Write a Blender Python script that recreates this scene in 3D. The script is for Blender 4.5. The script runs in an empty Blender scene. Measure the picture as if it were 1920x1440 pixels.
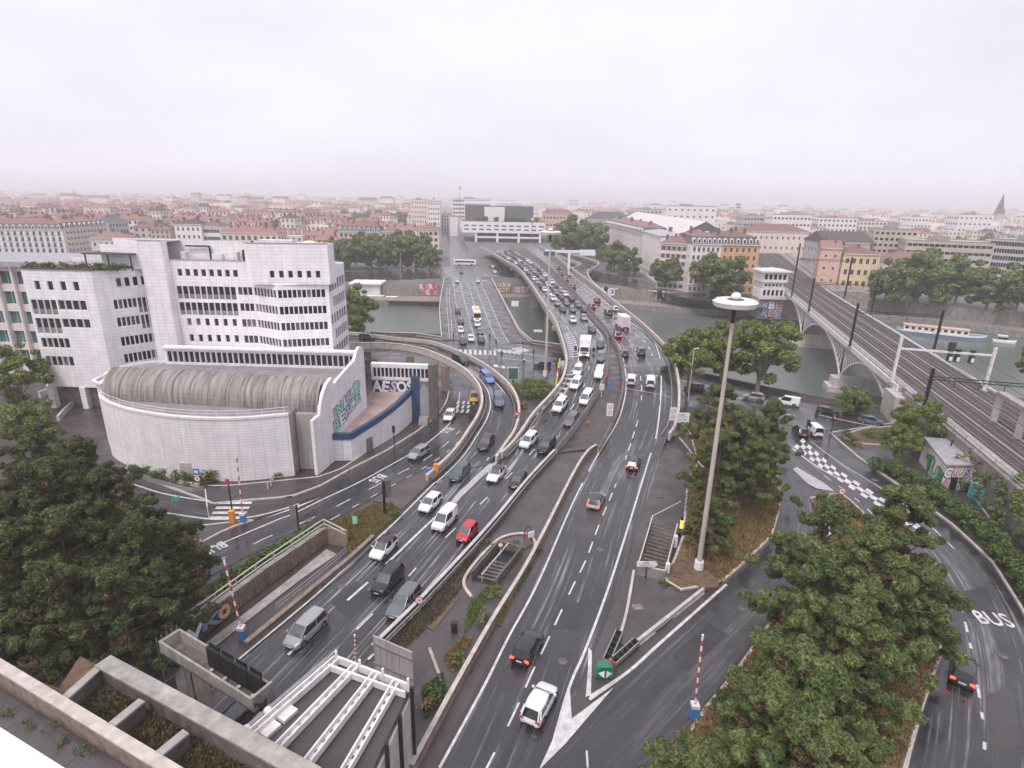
import bpy, bmesh, math, random
import numpy as np
from mathutils import Vector, Matrix
R = math.radians
random.seed(7); RNG = np.random.default_rng(7)
sc = bpy.context.scene
COL = sc.collection
# ------------------------------------------------------------------ camera
CAMH = 39.0; FPX = 1080.0; PITCH = R(18.0); ROLL = R(1.1)
cam = bpy.data.cameras.new('camera'); cam.sensor_width = 36.0; cam.lens = 36.0 * FPX / 1920.0
cam.clip_start = 0.2; cam.clip_end = 20000.0
camo = bpy.data.objects.new('camera', cam); COL.objects.link(camo); sc.camera = camo
_F = Vector((0, math.cos(PITCH), -math.sin(PITCH))); _U = Vector((0, math.sin(PITCH), math.cos(PITCH))); _X = Vector((1, 0, 0))
_xc = math.cos(ROLL) * _X + math.sin(ROLL) * _U; _yc = -math.sin(ROLL) * _X + math.cos(ROLL) * _U
camo.matrix_world = Matrix(((_xc.x, _yc.x, -_F.x, 0), (_xc.y, _yc.y, -_F.y, 0), (_xc.z, _yc.z, -_F.z, CAMH), (0, 0, 0, 1)))
# ------------------------------------------------------------------ sky, sun, exposure
SUN_EL, SUN_AZ = R(58), R(-150)
w = bpy.data.worlds.new('World'); sc.world = w; w.use_nodes = True
nt = w.node_tree; nt.nodes.clear()
out = nt.nodes.new('ShaderNodeOutputWorld'); bg = nt.nodes.new('ShaderNodeBackground')
sky = nt.nodes.new('ShaderNodeTexSky'); sky.sky_type = 'NISHITA'; sky.sun_disc = False
sky.sun_elevation = SUN_EL; sky.sun_rotation = SUN_AZ; sky.air_density = 1.0; sky.dust_density = 6.0
tc = nt.nodes.new('ShaderNodeTexCoord'); mp = nt.nodes.new('ShaderNodeMapping'); mp.inputs['Scale'].default_value = (1.0, 1.0, 3.2)
nz = nt.nodes.new('ShaderNodeTexNoise'); nz.inputs['Scale'].default_value = 2.3; nz.inputs['Detail'].default_value = 5.0; nz.inputs['Roughness'].default_value = 0.5
cr = nt.nodes.new('ShaderNodeValToRGB')
cr.color_ramp.elements[0].position = 0.25; cr.color_ramp.elements[0].color = (7.9, 7.65, 8.75, 1)
cr.color_ramp.elements[1].position = 0.75; cr.color_ramp.elements[1].color = (9.8, 9.55, 10.45, 1)
mx = nt.nodes.new('ShaderNodeMix'); mx.data_type = 'RGBA'; mx.inputs['Factor'].default_value = 0.93
bg.inputs['Strength'].default_value = 0.072
nt.links.new(tc.outputs['Generated'], mp.inputs['Vector']); nt.links.new(mp.outputs['Vector'], nz.inputs['Vector'])
nt.links.new(nz.outputs['Fac'], cr.inputs['Fac']); nt.links.new(sky.outputs['Color'], mx.inputs[6]); nt.links.new(cr.outputs['Color'], mx.inputs[7])
nt.links.new(mx.outputs[2], bg.inputs['Color']); nt.links.new(bg.outputs[0], out.inputs['Surface'])
sun = bpy.data.lights.new('sun', 'SUN'); sun.energy = 1.5; sun.angle = R(24); sun.color = (1.0, 0.96, 0.93)
suno = bpy.data.objects.new('sun', sun); COL.objects.link(suno)
_sd = Vector((math.sin(SUN_AZ) * math.cos(SUN_EL), math.cos(SUN_AZ) * math.cos(SUN_EL), math.sin(SUN_EL)))
suno.rotation_euler = _sd.to_track_quat('Z', 'Y').to_euler()
sc.view_settings.view_transform = 'Standard'; sc.view_settings.look = 'None'
sc.view_settings.exposure = 0.68; sc.view_settings.gamma = 1.0; sc.view_settings.use_curve_mapping = False
sc.cycles.max_bounces = 6; sc.cycles.diffuse_bounces = 3; sc.cycles.glossy_bounces = 3; sc.cycles.transmission_bounces = 3
sc.cycles.volume_bounces = 2; sc.cycles.transparent_max_bounces = 6
# ------------------------------------------------------------------ pixel <-> place
_c, _s = math.cos(ROLL), math.sin(ROLL); _sp, _cp = math.sin(PITCH), math.cos(PITCH)
def ray(u, v):
    a = (u - 960) / FPX; b = (v - 720) / FPX
    a0 = a * _c + b * _s; b0 = -a * _s + b * _c
    return (a0, _cp - b0 * _sp, -_sp - b0 * _cp)
def P(u, v, z=0.0):
    """the place at height z that the photograph shows at (u, v)"""
    if callable(z):
        zz = 0.0
        for _ in range(14):
            q = P(u, v, zz); zz = 0.5 * zz + 0.5 * z(q.y)
        q = P(u, v, zz); return q
    d = ray(u, v); t = (z - CAMH) / d[2]
    return Vector((d[0] * t, d[1] * t, z))
def XZ(u, v, Y):
    """x and height of what is seen at (u, v) if it stands Y metres out"""
    d = ray(u, v); t = Y / d[1]
    return d[0] * t, CAMH + d[2] * t
def smooth01(t):
    t = max(0.0, min(1.0, t)); return t * t * (3 - 2 * t)
def zm(y): return 5.6 * smooth01((y - 82) / 36.0)          # motorway profile: climbs onto the viaduct
# ------------------------------------------------------------------ materials
M = {}
def mat(name, col, rough=0.7, var=0.12, scale=3.0, bump=0.0, bscale=None, metal=0.0, spec=0.5, island=0.0, col2=None, stretch=None, emit=None, coat=0.0, objr=0.0, streak=0.0):
    m = bpy.data.materials.new(name); m.use_nodes = True; n = m.node_tree.nodes; l = m.node_tree.links
    b = n['Principled BSDF']; b.inputs['Roughness'].default_value = rough; b.inputs['Metallic'].default_value = metal
    b.inputs['Specular IOR Level'].default_value = spec; b.inputs['Coat Weight'].default_value = coat
    if coat: b.inputs['Coat Roughness'].default_value = 0.06
    c2 = col2 if col2 else tuple(min(1, c * (1 + var)) for c in col); c1 = col if col2 else tuple(c * (1 - var) for c in col)
    t = n.new('ShaderNodeTexCoord'); v = t.outputs['Object']
    if stretch:
        mpn = n.new('ShaderNodeMapping'); mpn.inputs['Scale'].default_value = stretch; l.new(v, mpn.inputs['Vector']); v = mpn.outputs['Vector']
    z = n.new('ShaderNodeTexNoise'); z.inputs['Scale'].default_value = scale; z.inputs['Detail'].default_value = 6; z.inputs['Roughness'].default_value = 0.62
    l.new(v, z.inputs['Vector'])
    r = n.new('ShaderNodeValToRGB'); r.color_ramp.elements[0].position = 0.3; r.color_ramp.elements[1].position = 0.7
    r.color_ramp.elements[0].color = (*c1, 1); r.color_ramp.elements[1].color = (*c2, 1)
    l.new(z.outputs['Fac'], r.inputs['Fac']); cc = r.outputs['Color']
    def hsv(fac, amount, cc):
        h = n.new('ShaderNodeHueSaturation'); mr = n.new('ShaderNodeMapRange'); mr.inputs['To Min'].default_value = 1 - amount; mr.inputs['To Max'].default_value = 1 + amount
        l.new(fac, mr.inputs['Value']); l.new(mr.outputs['Result'], h.inputs['Value']); l.new(cc, h.inputs['Color']); return h.outputs['Color']
    if island:
        g = n.new('ShaderNodeNewGeometry'); cc = hsv(g.outputs['Random Per Island'], island, cc)
    if objr:
        g = n.new('ShaderNodeObjectInfo'); cc = hsv(g.outputs['Random'], objr, cc)
    if streak:      # rain and soot runs down a wall
        mp2 = n.new('ShaderNodeMapping'); mp2.inputs['Scale'].default_value = (1.3, 1.3, 0.07); l.new(t.outputs['Object'], mp2.inputs['Vector'])
        z2 = n.new('ShaderNodeTexNoise'); z2.inputs['Scale'].default_value = 1.6; z2.inputs['Detail'].default_value = 5; l.new(mp2.outputs['Vector'], z2.inputs['Vector'])
        cc = hsv(z2.outputs['Fac'], streak, cc)
    l.new(cc, b.inputs['Base Color'])
    if bump:
        z3 = n.new('ShaderNodeTexNoise'); z3.inputs['Scale'].default_value = bscale or scale * 6; z3.inputs['Detail'].default_value = 4; l.new(v, z3.inputs['Vector'])
        bp = n.new('ShaderNodeBump'); bp.inputs['Strength'].default_value = bump; bp.inputs['Distance'].default_value = 0.05
        l.new(z3.outputs['Fac'], bp.inputs['Height']); l.new(bp.outputs['Normal'], b.inputs['Normal'])
    if emit:
        b.inputs['Emission Color'].default_value = (*emit[:3], 1); b.inputs['Emission Strength'].default_value = emit[3]
    M[name] = m; return m
def wet(name, col, rmin, rmax, tracks=0.0, var=0.3, cracks=0.0):
    """wet asphalt: patches, puddles with a mirror film, wet sheen and spray painted as pale colour along the wheel tracks (UV in metres: u across, v along)"""
    m = bpy.data.materials.new(name); m.use_nodes = True; n = m.node_tree.nodes; l = m.node_tree.links
    b = n['Principled BSDF']; b.inputs['Specular IOR Level'].default_value = 0.75
    t = n.new('ShaderNodeTexCoord')
    def noise(vec, s, d=5):
        z = n.new('ShaderNodeTexNoise'); z.inputs['Scale'].default_value = s; z.inputs['Detail'].default_value = d; z.inputs['Roughness'].default_value = 0.6; l.new(vec, z.inputs['Vector']); return z.outputs['Fac']
    def ramp(f, a, b_, c0, c1):
        r = n.new('ShaderNodeValToRGB'); r.color_ramp.elements[0].position = a; r.color_ramp.elements[1].position = b_
        r.color_ramp.elements[0].color = (*c0, 1); r.color_ramp.elements[1].color = (*c1, 1); l.new(f, r.inputs['Fac']); return r.outputs['Color']
    def mapr(f, a, b_, c0, c1):
        r = n.new('ShaderNodeMapRange'); r.inputs[1].default_value = a; r.inputs[2].default_value = b_; r.inputs[3].default_value = c0; r.inputs[4].default_value = c1; l.new(f, r.inputs[0]); return r.outputs[0]
    big = noise(t.outputs['Object'], 0.13); fine = noise(t.outputs['Object'], 9.0, 3)
    cc = ramp(big, 0.3, 0.7, tuple(c * (1 - var) for c in col), tuple(c * (1 + var) for c in col))
    mxn = n.new('ShaderNodeMix'); mxn.data_type = 'RGBA'; mxn.blend_type = 'MULTIPLY'; mxn.inputs['Factor'].default_value = 0.8
    l.new(cc, mxn.inputs[6]); l.new(ramp(fine, 0.3, 0.7, (0.72, 0.72, 0.72), (1.25, 1.25, 1.25)), mxn.inputs[7]); cc = mxn.outputs[2]
    ro = mapr(noise(t.outputs['Object'], 0.32, 4), 0.38, 0.62, rmin, rmax)
    if tracks:
        mpn = n.new('ShaderNodeMapping'); mpn.inputs['Scale'].default_value = (2.2, 0.03, 1); l.new(t.outputs['UV'], mpn.inputs['Vector'])
        st = noise(mpn.outputs['Vector'], 1.0, 4)
        mp3 = n.new('ShaderNodeMapping'); mp3.inputs['Scale'].default_value = (0.5, 0.12, 1); l.new(t.outputs['UV'], mp3.inputs['Vector'])
        brk = mapr(noise(mp3.outputs['Vector'], 1.0, 3), 0.42, 0.62, 0.0, 1.0)
        sm = mapr(st, 0.53, 0.63, 0.0, 1.0); mu = n.new('ShaderNodeMath'); mu.operation = 'MULTIPLY'; l.new(sm, mu.inputs[0]); l.new(brk, mu.inputs[1])
        mx2 = n.new('ShaderNodeMix'); mx2.data_type = 'RGBA'; mu2 = n.new('ShaderNodeMath'); mu2.operation = 'MULTIPLY'; mu2.inputs[1].default_value = tracks; l.new(mu.outputs[0], mu2.inputs[0])
        l.new(mu2.outputs[0], mx2.inputs[0]); l.new(cc, mx2.inputs[6]); mx2.inputs[7].default_value = (0.55, 0.52, 0.55, 1); cc = mx2.outputs[2]  # pale mix puts the sheen of the wet wheel tracks into the colour
        dk = n.new('ShaderNodeMix'); dk.data_type = 'RGBA'; dk.blend_type = 'MULTIPLY'; dk.inputs['Factor'].default_value = 0.7
        l.new(cc, dk.inputs[6]); l.new(ramp(st, 0.3, 0.5, (0.62, 0.62, 0.62), (1, 1, 1)), dk.inputs[7]); cc = dk.outputs[2]
    if cracks:
        vo = n.new('ShaderNodeTexVoronoi'); vo.feature = 'DISTANCE_TO_EDGE'; vo.inputs['Scale'].default_value = 0.22
        ad = n.new('ShaderNodeMix'); ad.data_type = 'RGBA'; ad.blend_type = 'ADD'; ad.inputs['Factor'].default_value = 0.9
        zc = n.new('ShaderNodeTexNoise'); zc.inputs['Scale'].default_value = 0.9; l.new(t.outputs['Object'], zc.inputs['Vector']); l.new(t.outputs['Object'], ad.inputs[6]); l.new(zc.outputs['Color'], ad.inputs[7])
        l.new(ad.outputs[2], vo.inputs['Vector'])
        ck = n.new('ShaderNodeMix'); ck.data_type = 'RGBA'; ck.blend_type = 'MULTIPLY'; ck.inputs['Factor'].default_value = cracks
        l.new(cc, ck.inputs[6]); l.new(ramp(vo.outputs['Distance'], 0.004, 0.012, (0.2, 0.2, 0.2), (1, 1, 1)), ck.inputs[7]); cc = ck.outputs[2]
    l.new(cc, b.inputs['Base Color']); l.new(ro, b.inputs['Roughness'])
    bp = n.new('ShaderNodeBump'); bp.inputs['Strength'].default_value = 0.12; bp.inputs['Distance'].default_value = 0.02
    l.new(fine, bp.inputs['Height']); l.new(bp.outputs['Normal'], b.inputs['Normal'])
    M[name] = m; return m
wet('asphalt', (0.033, 0.030, 0.034), 0.09, 0.32, tracks=0.85)
wet('asphalt_out', (0.033, 0.030, 0.034), 0.09, 0.34, tracks=0.4)
wet('asphalt_plain', (0.035, 0.032, 0.035), 0.1, 0.38, tracks=0.15)
wet('asphalt_old', (0.062, 0.050, 0.049), 0.25, 0.6, cracks=0.45)
wet('pavement', (0.066, 0.056, 0.056), 0.22, 0.55, cracks=0.5)
wet('pavement_red', (0.075, 0.056, 0.053), 0.25, 0.55)
mat('concrete', (0.33, 0.30, 0.28), 0.75, 0.28, 0.9, 0.25, 14, streak=0.35)
mat('concrete_light', (0.50, 0.45, 0.43), 0.7, 0.2, 0.7, 0.15, 14, streak=0.3)
mat('concrete_dark', (0.13, 0.11, 0.10), 0.8, 0.4, 1.1, 0.3, 12, streak=0.45)
mat('concrete_brown', (0.235, 0.175, 0.145), 0.8, 0.35, 1.5, 0.3, 12, streak=0.4)
mat('coping_tan', (0.49, 0.43, 0.39), 0.75, 0.25, 1.2, 0.15, 14, streak=0.25)
mat('paint_white', (0.78, 0.75, 0.76), 0.45, 0.10, 2.0)
mat('road_white', (0.40, 0.38, 0.39), 0.4, 0.22, 1.6, 0.1, 30, col2=(0.74, 0.71, 0.72))
wet('asphalt_patch', (0.022, 0.021, 0.023), 0.25, 0.5)
wet('asphalt_pale', (0.052, 0.047, 0.048), 0.25, 0.5)
mat('gore_worn', (0.42, 0.40, 0.40), 0.45, 0.3, 2.5, 0.1, 30)
mat('brake_reflection_red', (0.26, 0.15, 0.12), 0.5, 0.25, 3.5)  # colour of the painted brake-light reflection on the bridge
mat('white_metal', (0.72, 0.69, 0.68), 0.45, 0.14, 1.2, streak=0.12)
mat('galv', (0.42, 0.42, 0.43), 0.38, 0.15, 2.0, metal=0.6)
mat('rail_cream', (0.62, 0.60, 0.52), 0.5, 0.12, 2.0)
mat('black_metal', (0.018, 0.018, 0.02), 0.45, 0.3, 4)
mat('pylon_black', (0.022, 0.02, 0.021), 0.6, 0.3, 2)
mat('rust', (0.16, 0.085, 0.05), 0.8, 0.35, 3.0, 0.2)
mat('ballast', (0.062, 0.051, 0.048), 0.8, 0.45, 2.5, 0.6, 20)
mat('rail_steel', (0.30, 0.26, 0.25), 0.35, 0.2, 2.0, metal=0.5)
mat('mast_paint', (0.50, 0.43, 0.40), 0.6, 0.15, 1.5, stretch=(1, 1, 0.2))
mat('lamp_white', (0.70, 0.67, 0.64), 0.45, 0.1, 2.0)
mat('orange', (0.80, 0.27, 0.04), 0.45, 0.08, 2)
mat('blue', (0.05, 0.20, 0.50), 0.45, 0.1, 2)
mat('sign_blue', (0.06, 0.16, 0.48), 0.4, 0.05, 2)
mat('sign_green', (0.02, 0.20, 0.11), 0.4, 0.05, 2)
mat('sign_red', (0.52, 0.08, 0.08), 0.4, 0.05, 2)
mat('sign_white', (0.80, 0.78, 0.80), 0.4, 0.03, 2)
mat('blue_coping', (0.035, 0.075, 0.15), 0.4, 0.2, 2)
mat('lime', (0.38, 0.55, 0.04), 0.5, 0.15, 2)
mat('lamp_red', (0.5, 0.02, 0.02), 0.4, 0.05, 2, emit=(1.0, 0.07, 0.04, 2.5))
mat('lamp_amber', (0.6, 0.2, 0.02), 0.4, 0.05, 2, emit=(1.0, 0.35, 0.04, 2.0))
mat('lamp_head', (0.8, 0.8, 0.78), 0.2, 0.03, 2, emit=(1.0, 0.93, 0.82, 2.2))
mat('lamp_green', (0.05, 0.5, 0.3), 0.4, 0.05, 2, emit=(0.1, 1.0, 0.6, 2.0))
# walls
def tilewall(name, col, bw, bh, streak=0.25, mort=0.025, dark=0.80):
    m = mat(name, col, 0.6, 0.08, 0.5, streak=streak); n = m.node_tree.nodes; l = m.node_tree.links; b = n['Principled BSDF']
    src = b.inputs['Base Color'].links[0].from_socket
    uv = n.new('ShaderNodeTexCoord'); br = n.new('ShaderNodeTexBrick'); br.offset = 0.0
    br.inputs['Scale'].default_value = 1.0; br.inputs['Brick Width'].default_value = bw; br.inputs['Row Height'].default_value = bh; br.inputs['Mortar Size'].default_value = mort
    br.inputs['Color1'].default_value = (1, 1, 1, 1); br.inputs['Color2'].default_value = (0.93, 0.93, 0.94, 1); br.inputs['Mortar'].default_value = (dark, dark, dark, 1)
    l.new(uv.outputs['UV'], br.inputs['Vector'])
    x = n.new('ShaderNodeMix'); x.data_type = 'RGBA'; x.blend_type = 'MULTIPLY'; x.inputs['Factor'].default_value = 1.0
    l.new(src, x.inputs[6]); l.new(br.outputs['Color'], x.inputs[7]); l.new(x.outputs[2], b.inputs['Base Color'])
    bp = n.new('ShaderNodeBump'); bp.inputs['Strength'].default_value = 0.5; bp.inputs['Distance'].default_value = 0.02
    l.new(br.outputs['Fac'], bp.inputs['Height']); bp.invert = True; l.new(bp.outputs['Normal'], b.inputs['Normal'])
    return m
tilewall('white_tile', (0.84, 0.80, 0.82), 1.35, 0.62, 0.16, 0.03, 0.74)
tilewall('white_tile_low', (0.81, 0.77, 0.79), 1.6, 0.42, 0.2, 0.03, 0.68)
tilewall('concrete_slab', (0.40, 0.36, 0.36), 1.3, 1.3, 0.45)
for k, c in dict(w_cream=(0.70, 0.59, 0.51), w_white=(0.75, 0.70, 0.69), w_pink=(0.68, 0.57, 0.55), w_yellow=(0.66, 0.52, 0.33), w_orange=(0.62, 0.36, 0.18), w_grey=(0.45, 0.42, 0.43), w_beige=(0.47, 0.40, 0.34), w_pale=(0.60, 0.56, 0.55), w_rose=(0.60, 0.40, 0.33)).items():
    mat(k, c, 0.8, 0.10, 0.4, streak=0.15)
mat('w_city', (0.68, 0.61, 0.58), 0.8, 0.12, 0.03, island=0.25)
for k, c in dict(roof_red=(0.25, 0.125, 0.11), roof_brown=(0.20, 0.12, 0.11), roof_dark=(0.085, 0.07, 0.075), roof_slate=(0.10, 0.105, 0.12), roof_zinc=(0.34, 0.33, 0.35)).items():
    mat(k, c, 0.75, 0.28, 1.1, 0.3, 6, stretch=(1, 1, 2.5), objr=0.2)
mat('roof_flat', (0.25, 0.235, 0.24), 0.5, 0.25, 0.5)
mat('roof_city', (0.25, 0.14, 0.125), 0.8, 0.25, 0.05, island=0.45)
mat('chimney', (0.20, 0.11, 0.09), 0.85, 0.25, 2.0)
mat('glass', (0.016, 0.016, 0.019), 0.1, 0.4, 1.5, spec=0.6, objr=0.6)
mat('glass_grey', (0.10, 0.095, 0.10), 0.14, 0.5, 0.9, spec=0.6, objr=0.6)
mat('glass_green', (0.05, 0.13, 0.115), 0.12, 0.3, 0.8, spec=0.6, objr=0.35)
mat('shutter', (0.20, 0.18, 0.17), 0.7, 0.2, 3, objr=0.4)
mat('barrel', (0.085, 0.070, 0.064), 0.55, 0.5, 1.7, 0.1, 12, stretch=(1.3, 0.12, 0.12), col2=(0.38, 0.33, 0.31))
mat('terrace_pink', (0.42, 0.31, 0.27), 0.6, 0.25, 0.6, 0.1, 10)
mat('soil', (0.13, 0.085, 0.055), 0.95, 0.5, 1.6, 0.7, 9)
mat('dry_grass', (0.17, 0.11, 0.06), 0.95, 0.4, 1.2, 0.8, 14)
mat('grass', (0.12, 0.12, 0.05), 0.95, 0.45, 0.7, 0.8, 14, col2=(0.22, 0.16, 0.08))
mat('quay_stone', (0.25, 0.22, 0.20), 0.8, 0.35, 0.8, 0.4, 5, streak=0.35)
mat('city_ground', (0.13, 0.12, 0.12), 0.7, 0.3, 0.06)
mat('hill', (0.14, 0.15, 0.14), 0.9, 0.3, 0.004)
# graffiti colours
for k, c in dict(g_mint=(0.30, 0.62, 0.47), g_black=(0.02, 0.02, 0.025), g_white=(0.75, 0.75, 0.78), g_lilac=(0.45, 0.42, 0.66), g_blue=(0.17, 0.25, 0.36), g_red=(0.6, 0.12, 0.10), g_pink=(0.65, 0.32, 0.42), g_yellow=(0.70, 0.52, 0.10), g_green=(0.10, 0.38, 0.16), g_cyan=(0.12, 0.48, 0.50)).items():
    mat(k, c, 0.6, 0.15, 3)
# foliage (leaf materials follow)
def leafmat(name, a, b_, isl=0.45, trans=0.25, nscale=0.35):
    m = mat(name, a, 0.62, 0.1, nscale, col2=b_, island=isl, spec=0.35); n = m.node_tree.nodes; l = m.node_tree.links; b = n['Principled BSDF']
    tr = n.new('ShaderNodeBsdfTranslucent'); ms = n.new('ShaderNodeMixShader'); ms.inputs[0].default_value = trans
    l.new(b.inputs['Base Color'].links[0].from_socket, tr.inputs['Color']); l.new(b.outputs[0], ms.inputs[1]); l.new(tr.outputs[0], ms.inputs[2])
    l.new(ms.outputs[0], n['Material Output'].inputs['Surface']); return m
leafmat('pine_leaf', (0.046, 0.082, 0.027), (0.205, 0.235, 0.074), 0.55, nscale=0.55)
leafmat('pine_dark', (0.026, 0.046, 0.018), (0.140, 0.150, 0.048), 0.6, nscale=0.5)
leafmat('pine_brown', (0.150, 0.100, 0.052), (0.105, 0.105, 0.040), 0.5)
leafmat('plane_leaf', (0.090, 0.135, 0.028), (0.260, 0.290, 0.075), 0.5, nscale=0.5)
leafmat('far_leaf', (0.120, 0.165, 0.052), (0.220, 0.255, 0.090), 0.4)
leafmat('shrub_leaf', (0.060, 0.105, 0.024), (0.135, 0.185, 0.048))
leafmat('lime_leaf', (0.10, 0.15, 0.03), (0.20, 0.25, 0.06))
leafmat('dry_leaf', (0.22, 0.15, 0.06), (0.32, 0.24, 0.11), 0.3)
mat('bark', (0.12, 0.085, 0.065), 0.9, 0.35, 2, 0.6, 8, stretch=(1, 1, 0.3))
mat('bark_pale', (0.27, 0.24, 0.20), 0.9, 0.35, 1.5, 0.4, 6)
# water
def water():
    m = bpy.data.materials.new('river_water'); m.use_nodes = True; n = m.node_tree.nodes; l = m.node_tree.links; b = n['Principled BSDF']
    b.inputs['Base Color'].default_value = (0.115, 0.132, 0.122, 1); b.inputs['Roughness'].default_value = 0.25; b.inputs['IOR'].default_value = 1.33
    t = n.new('ShaderNodeTexCoord'); z = n.new('ShaderNodeTexNoise'); z.inputs['Scale'].default_value = 0.8; z.inputs['Detail'].default_value = 6; l.new(t.outputs['Object'], z.inputs['Vector'])
    bp = n.new('ShaderNodeBump'); bp.inputs['Strength'].default_value = 0.35; bp.inputs['Distance'].default_value = 0.12
    l.new(z.outputs['Fac'], bp.inputs['Height']); l.new(bp.outputs['Normal'], b.inputs['Normal']); M['water'] = m
water()
# car paints
for k, c in dict(c_white=(0.72, 0.71, 0.72), c_silver=(0.30, 0.30, 0.32), c_grey=(0.13, 0.135, 0.15), c_black=(0.014, 0.014, 0.016), c_dark=(0.035, 0.035, 0.04), c_red=(0.48, 0.025, 0.035), c_blue=(0.12, 0.22, 0.46), c_slate=(0.10, 0.14, 0.20), c_teal=(0.05, 0.075, 0.09), c_yellow=(0.70, 0.40, 0.05), c_maroon=(0.10, 0.02, 0.035), c_beige=(0.42, 0.38, 0.33)).items():
    mat(k, c, 0.28, 0.03, 1.0, coat=0.7)
mat('tyre', (0.013, 0.013, 0.013), 0.8, 0.2, 5); mat('rim', (0.30, 0.30, 0.31), 0.35, 0.1, 4, metal=0.6)
mat('car_glass', (0.012, 0.013, 0.015), 0.05, 0.2, 2, spec=0.7); mat('windscreen', (0.10, 0.11, 0.12), 0.05, 0.3, 2, spec=0.8)
mat('plastic', (0.03, 0.03, 0.032), 0.6, 0.2, 4); mat('plate', (0.75, 0.74, 0.70), 0.5, 0.05, 4)
mat('skin', (0.45, 0.28, 0.21), 0.6, 0.05, 3); mat('cloth_dark', (0.03, 0.03, 0.04), 0.85, 0.1, 5); mat('cloth_red', (0.5, 0.06, 0.05), 0.85, 0.1, 5); mat('cloth_orange', (0.85, 0.22, 0.03), 0.8, 0.1, 5); mat('hair', (0.03, 0.02, 0.015), 0.8, 0.1, 5)
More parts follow.
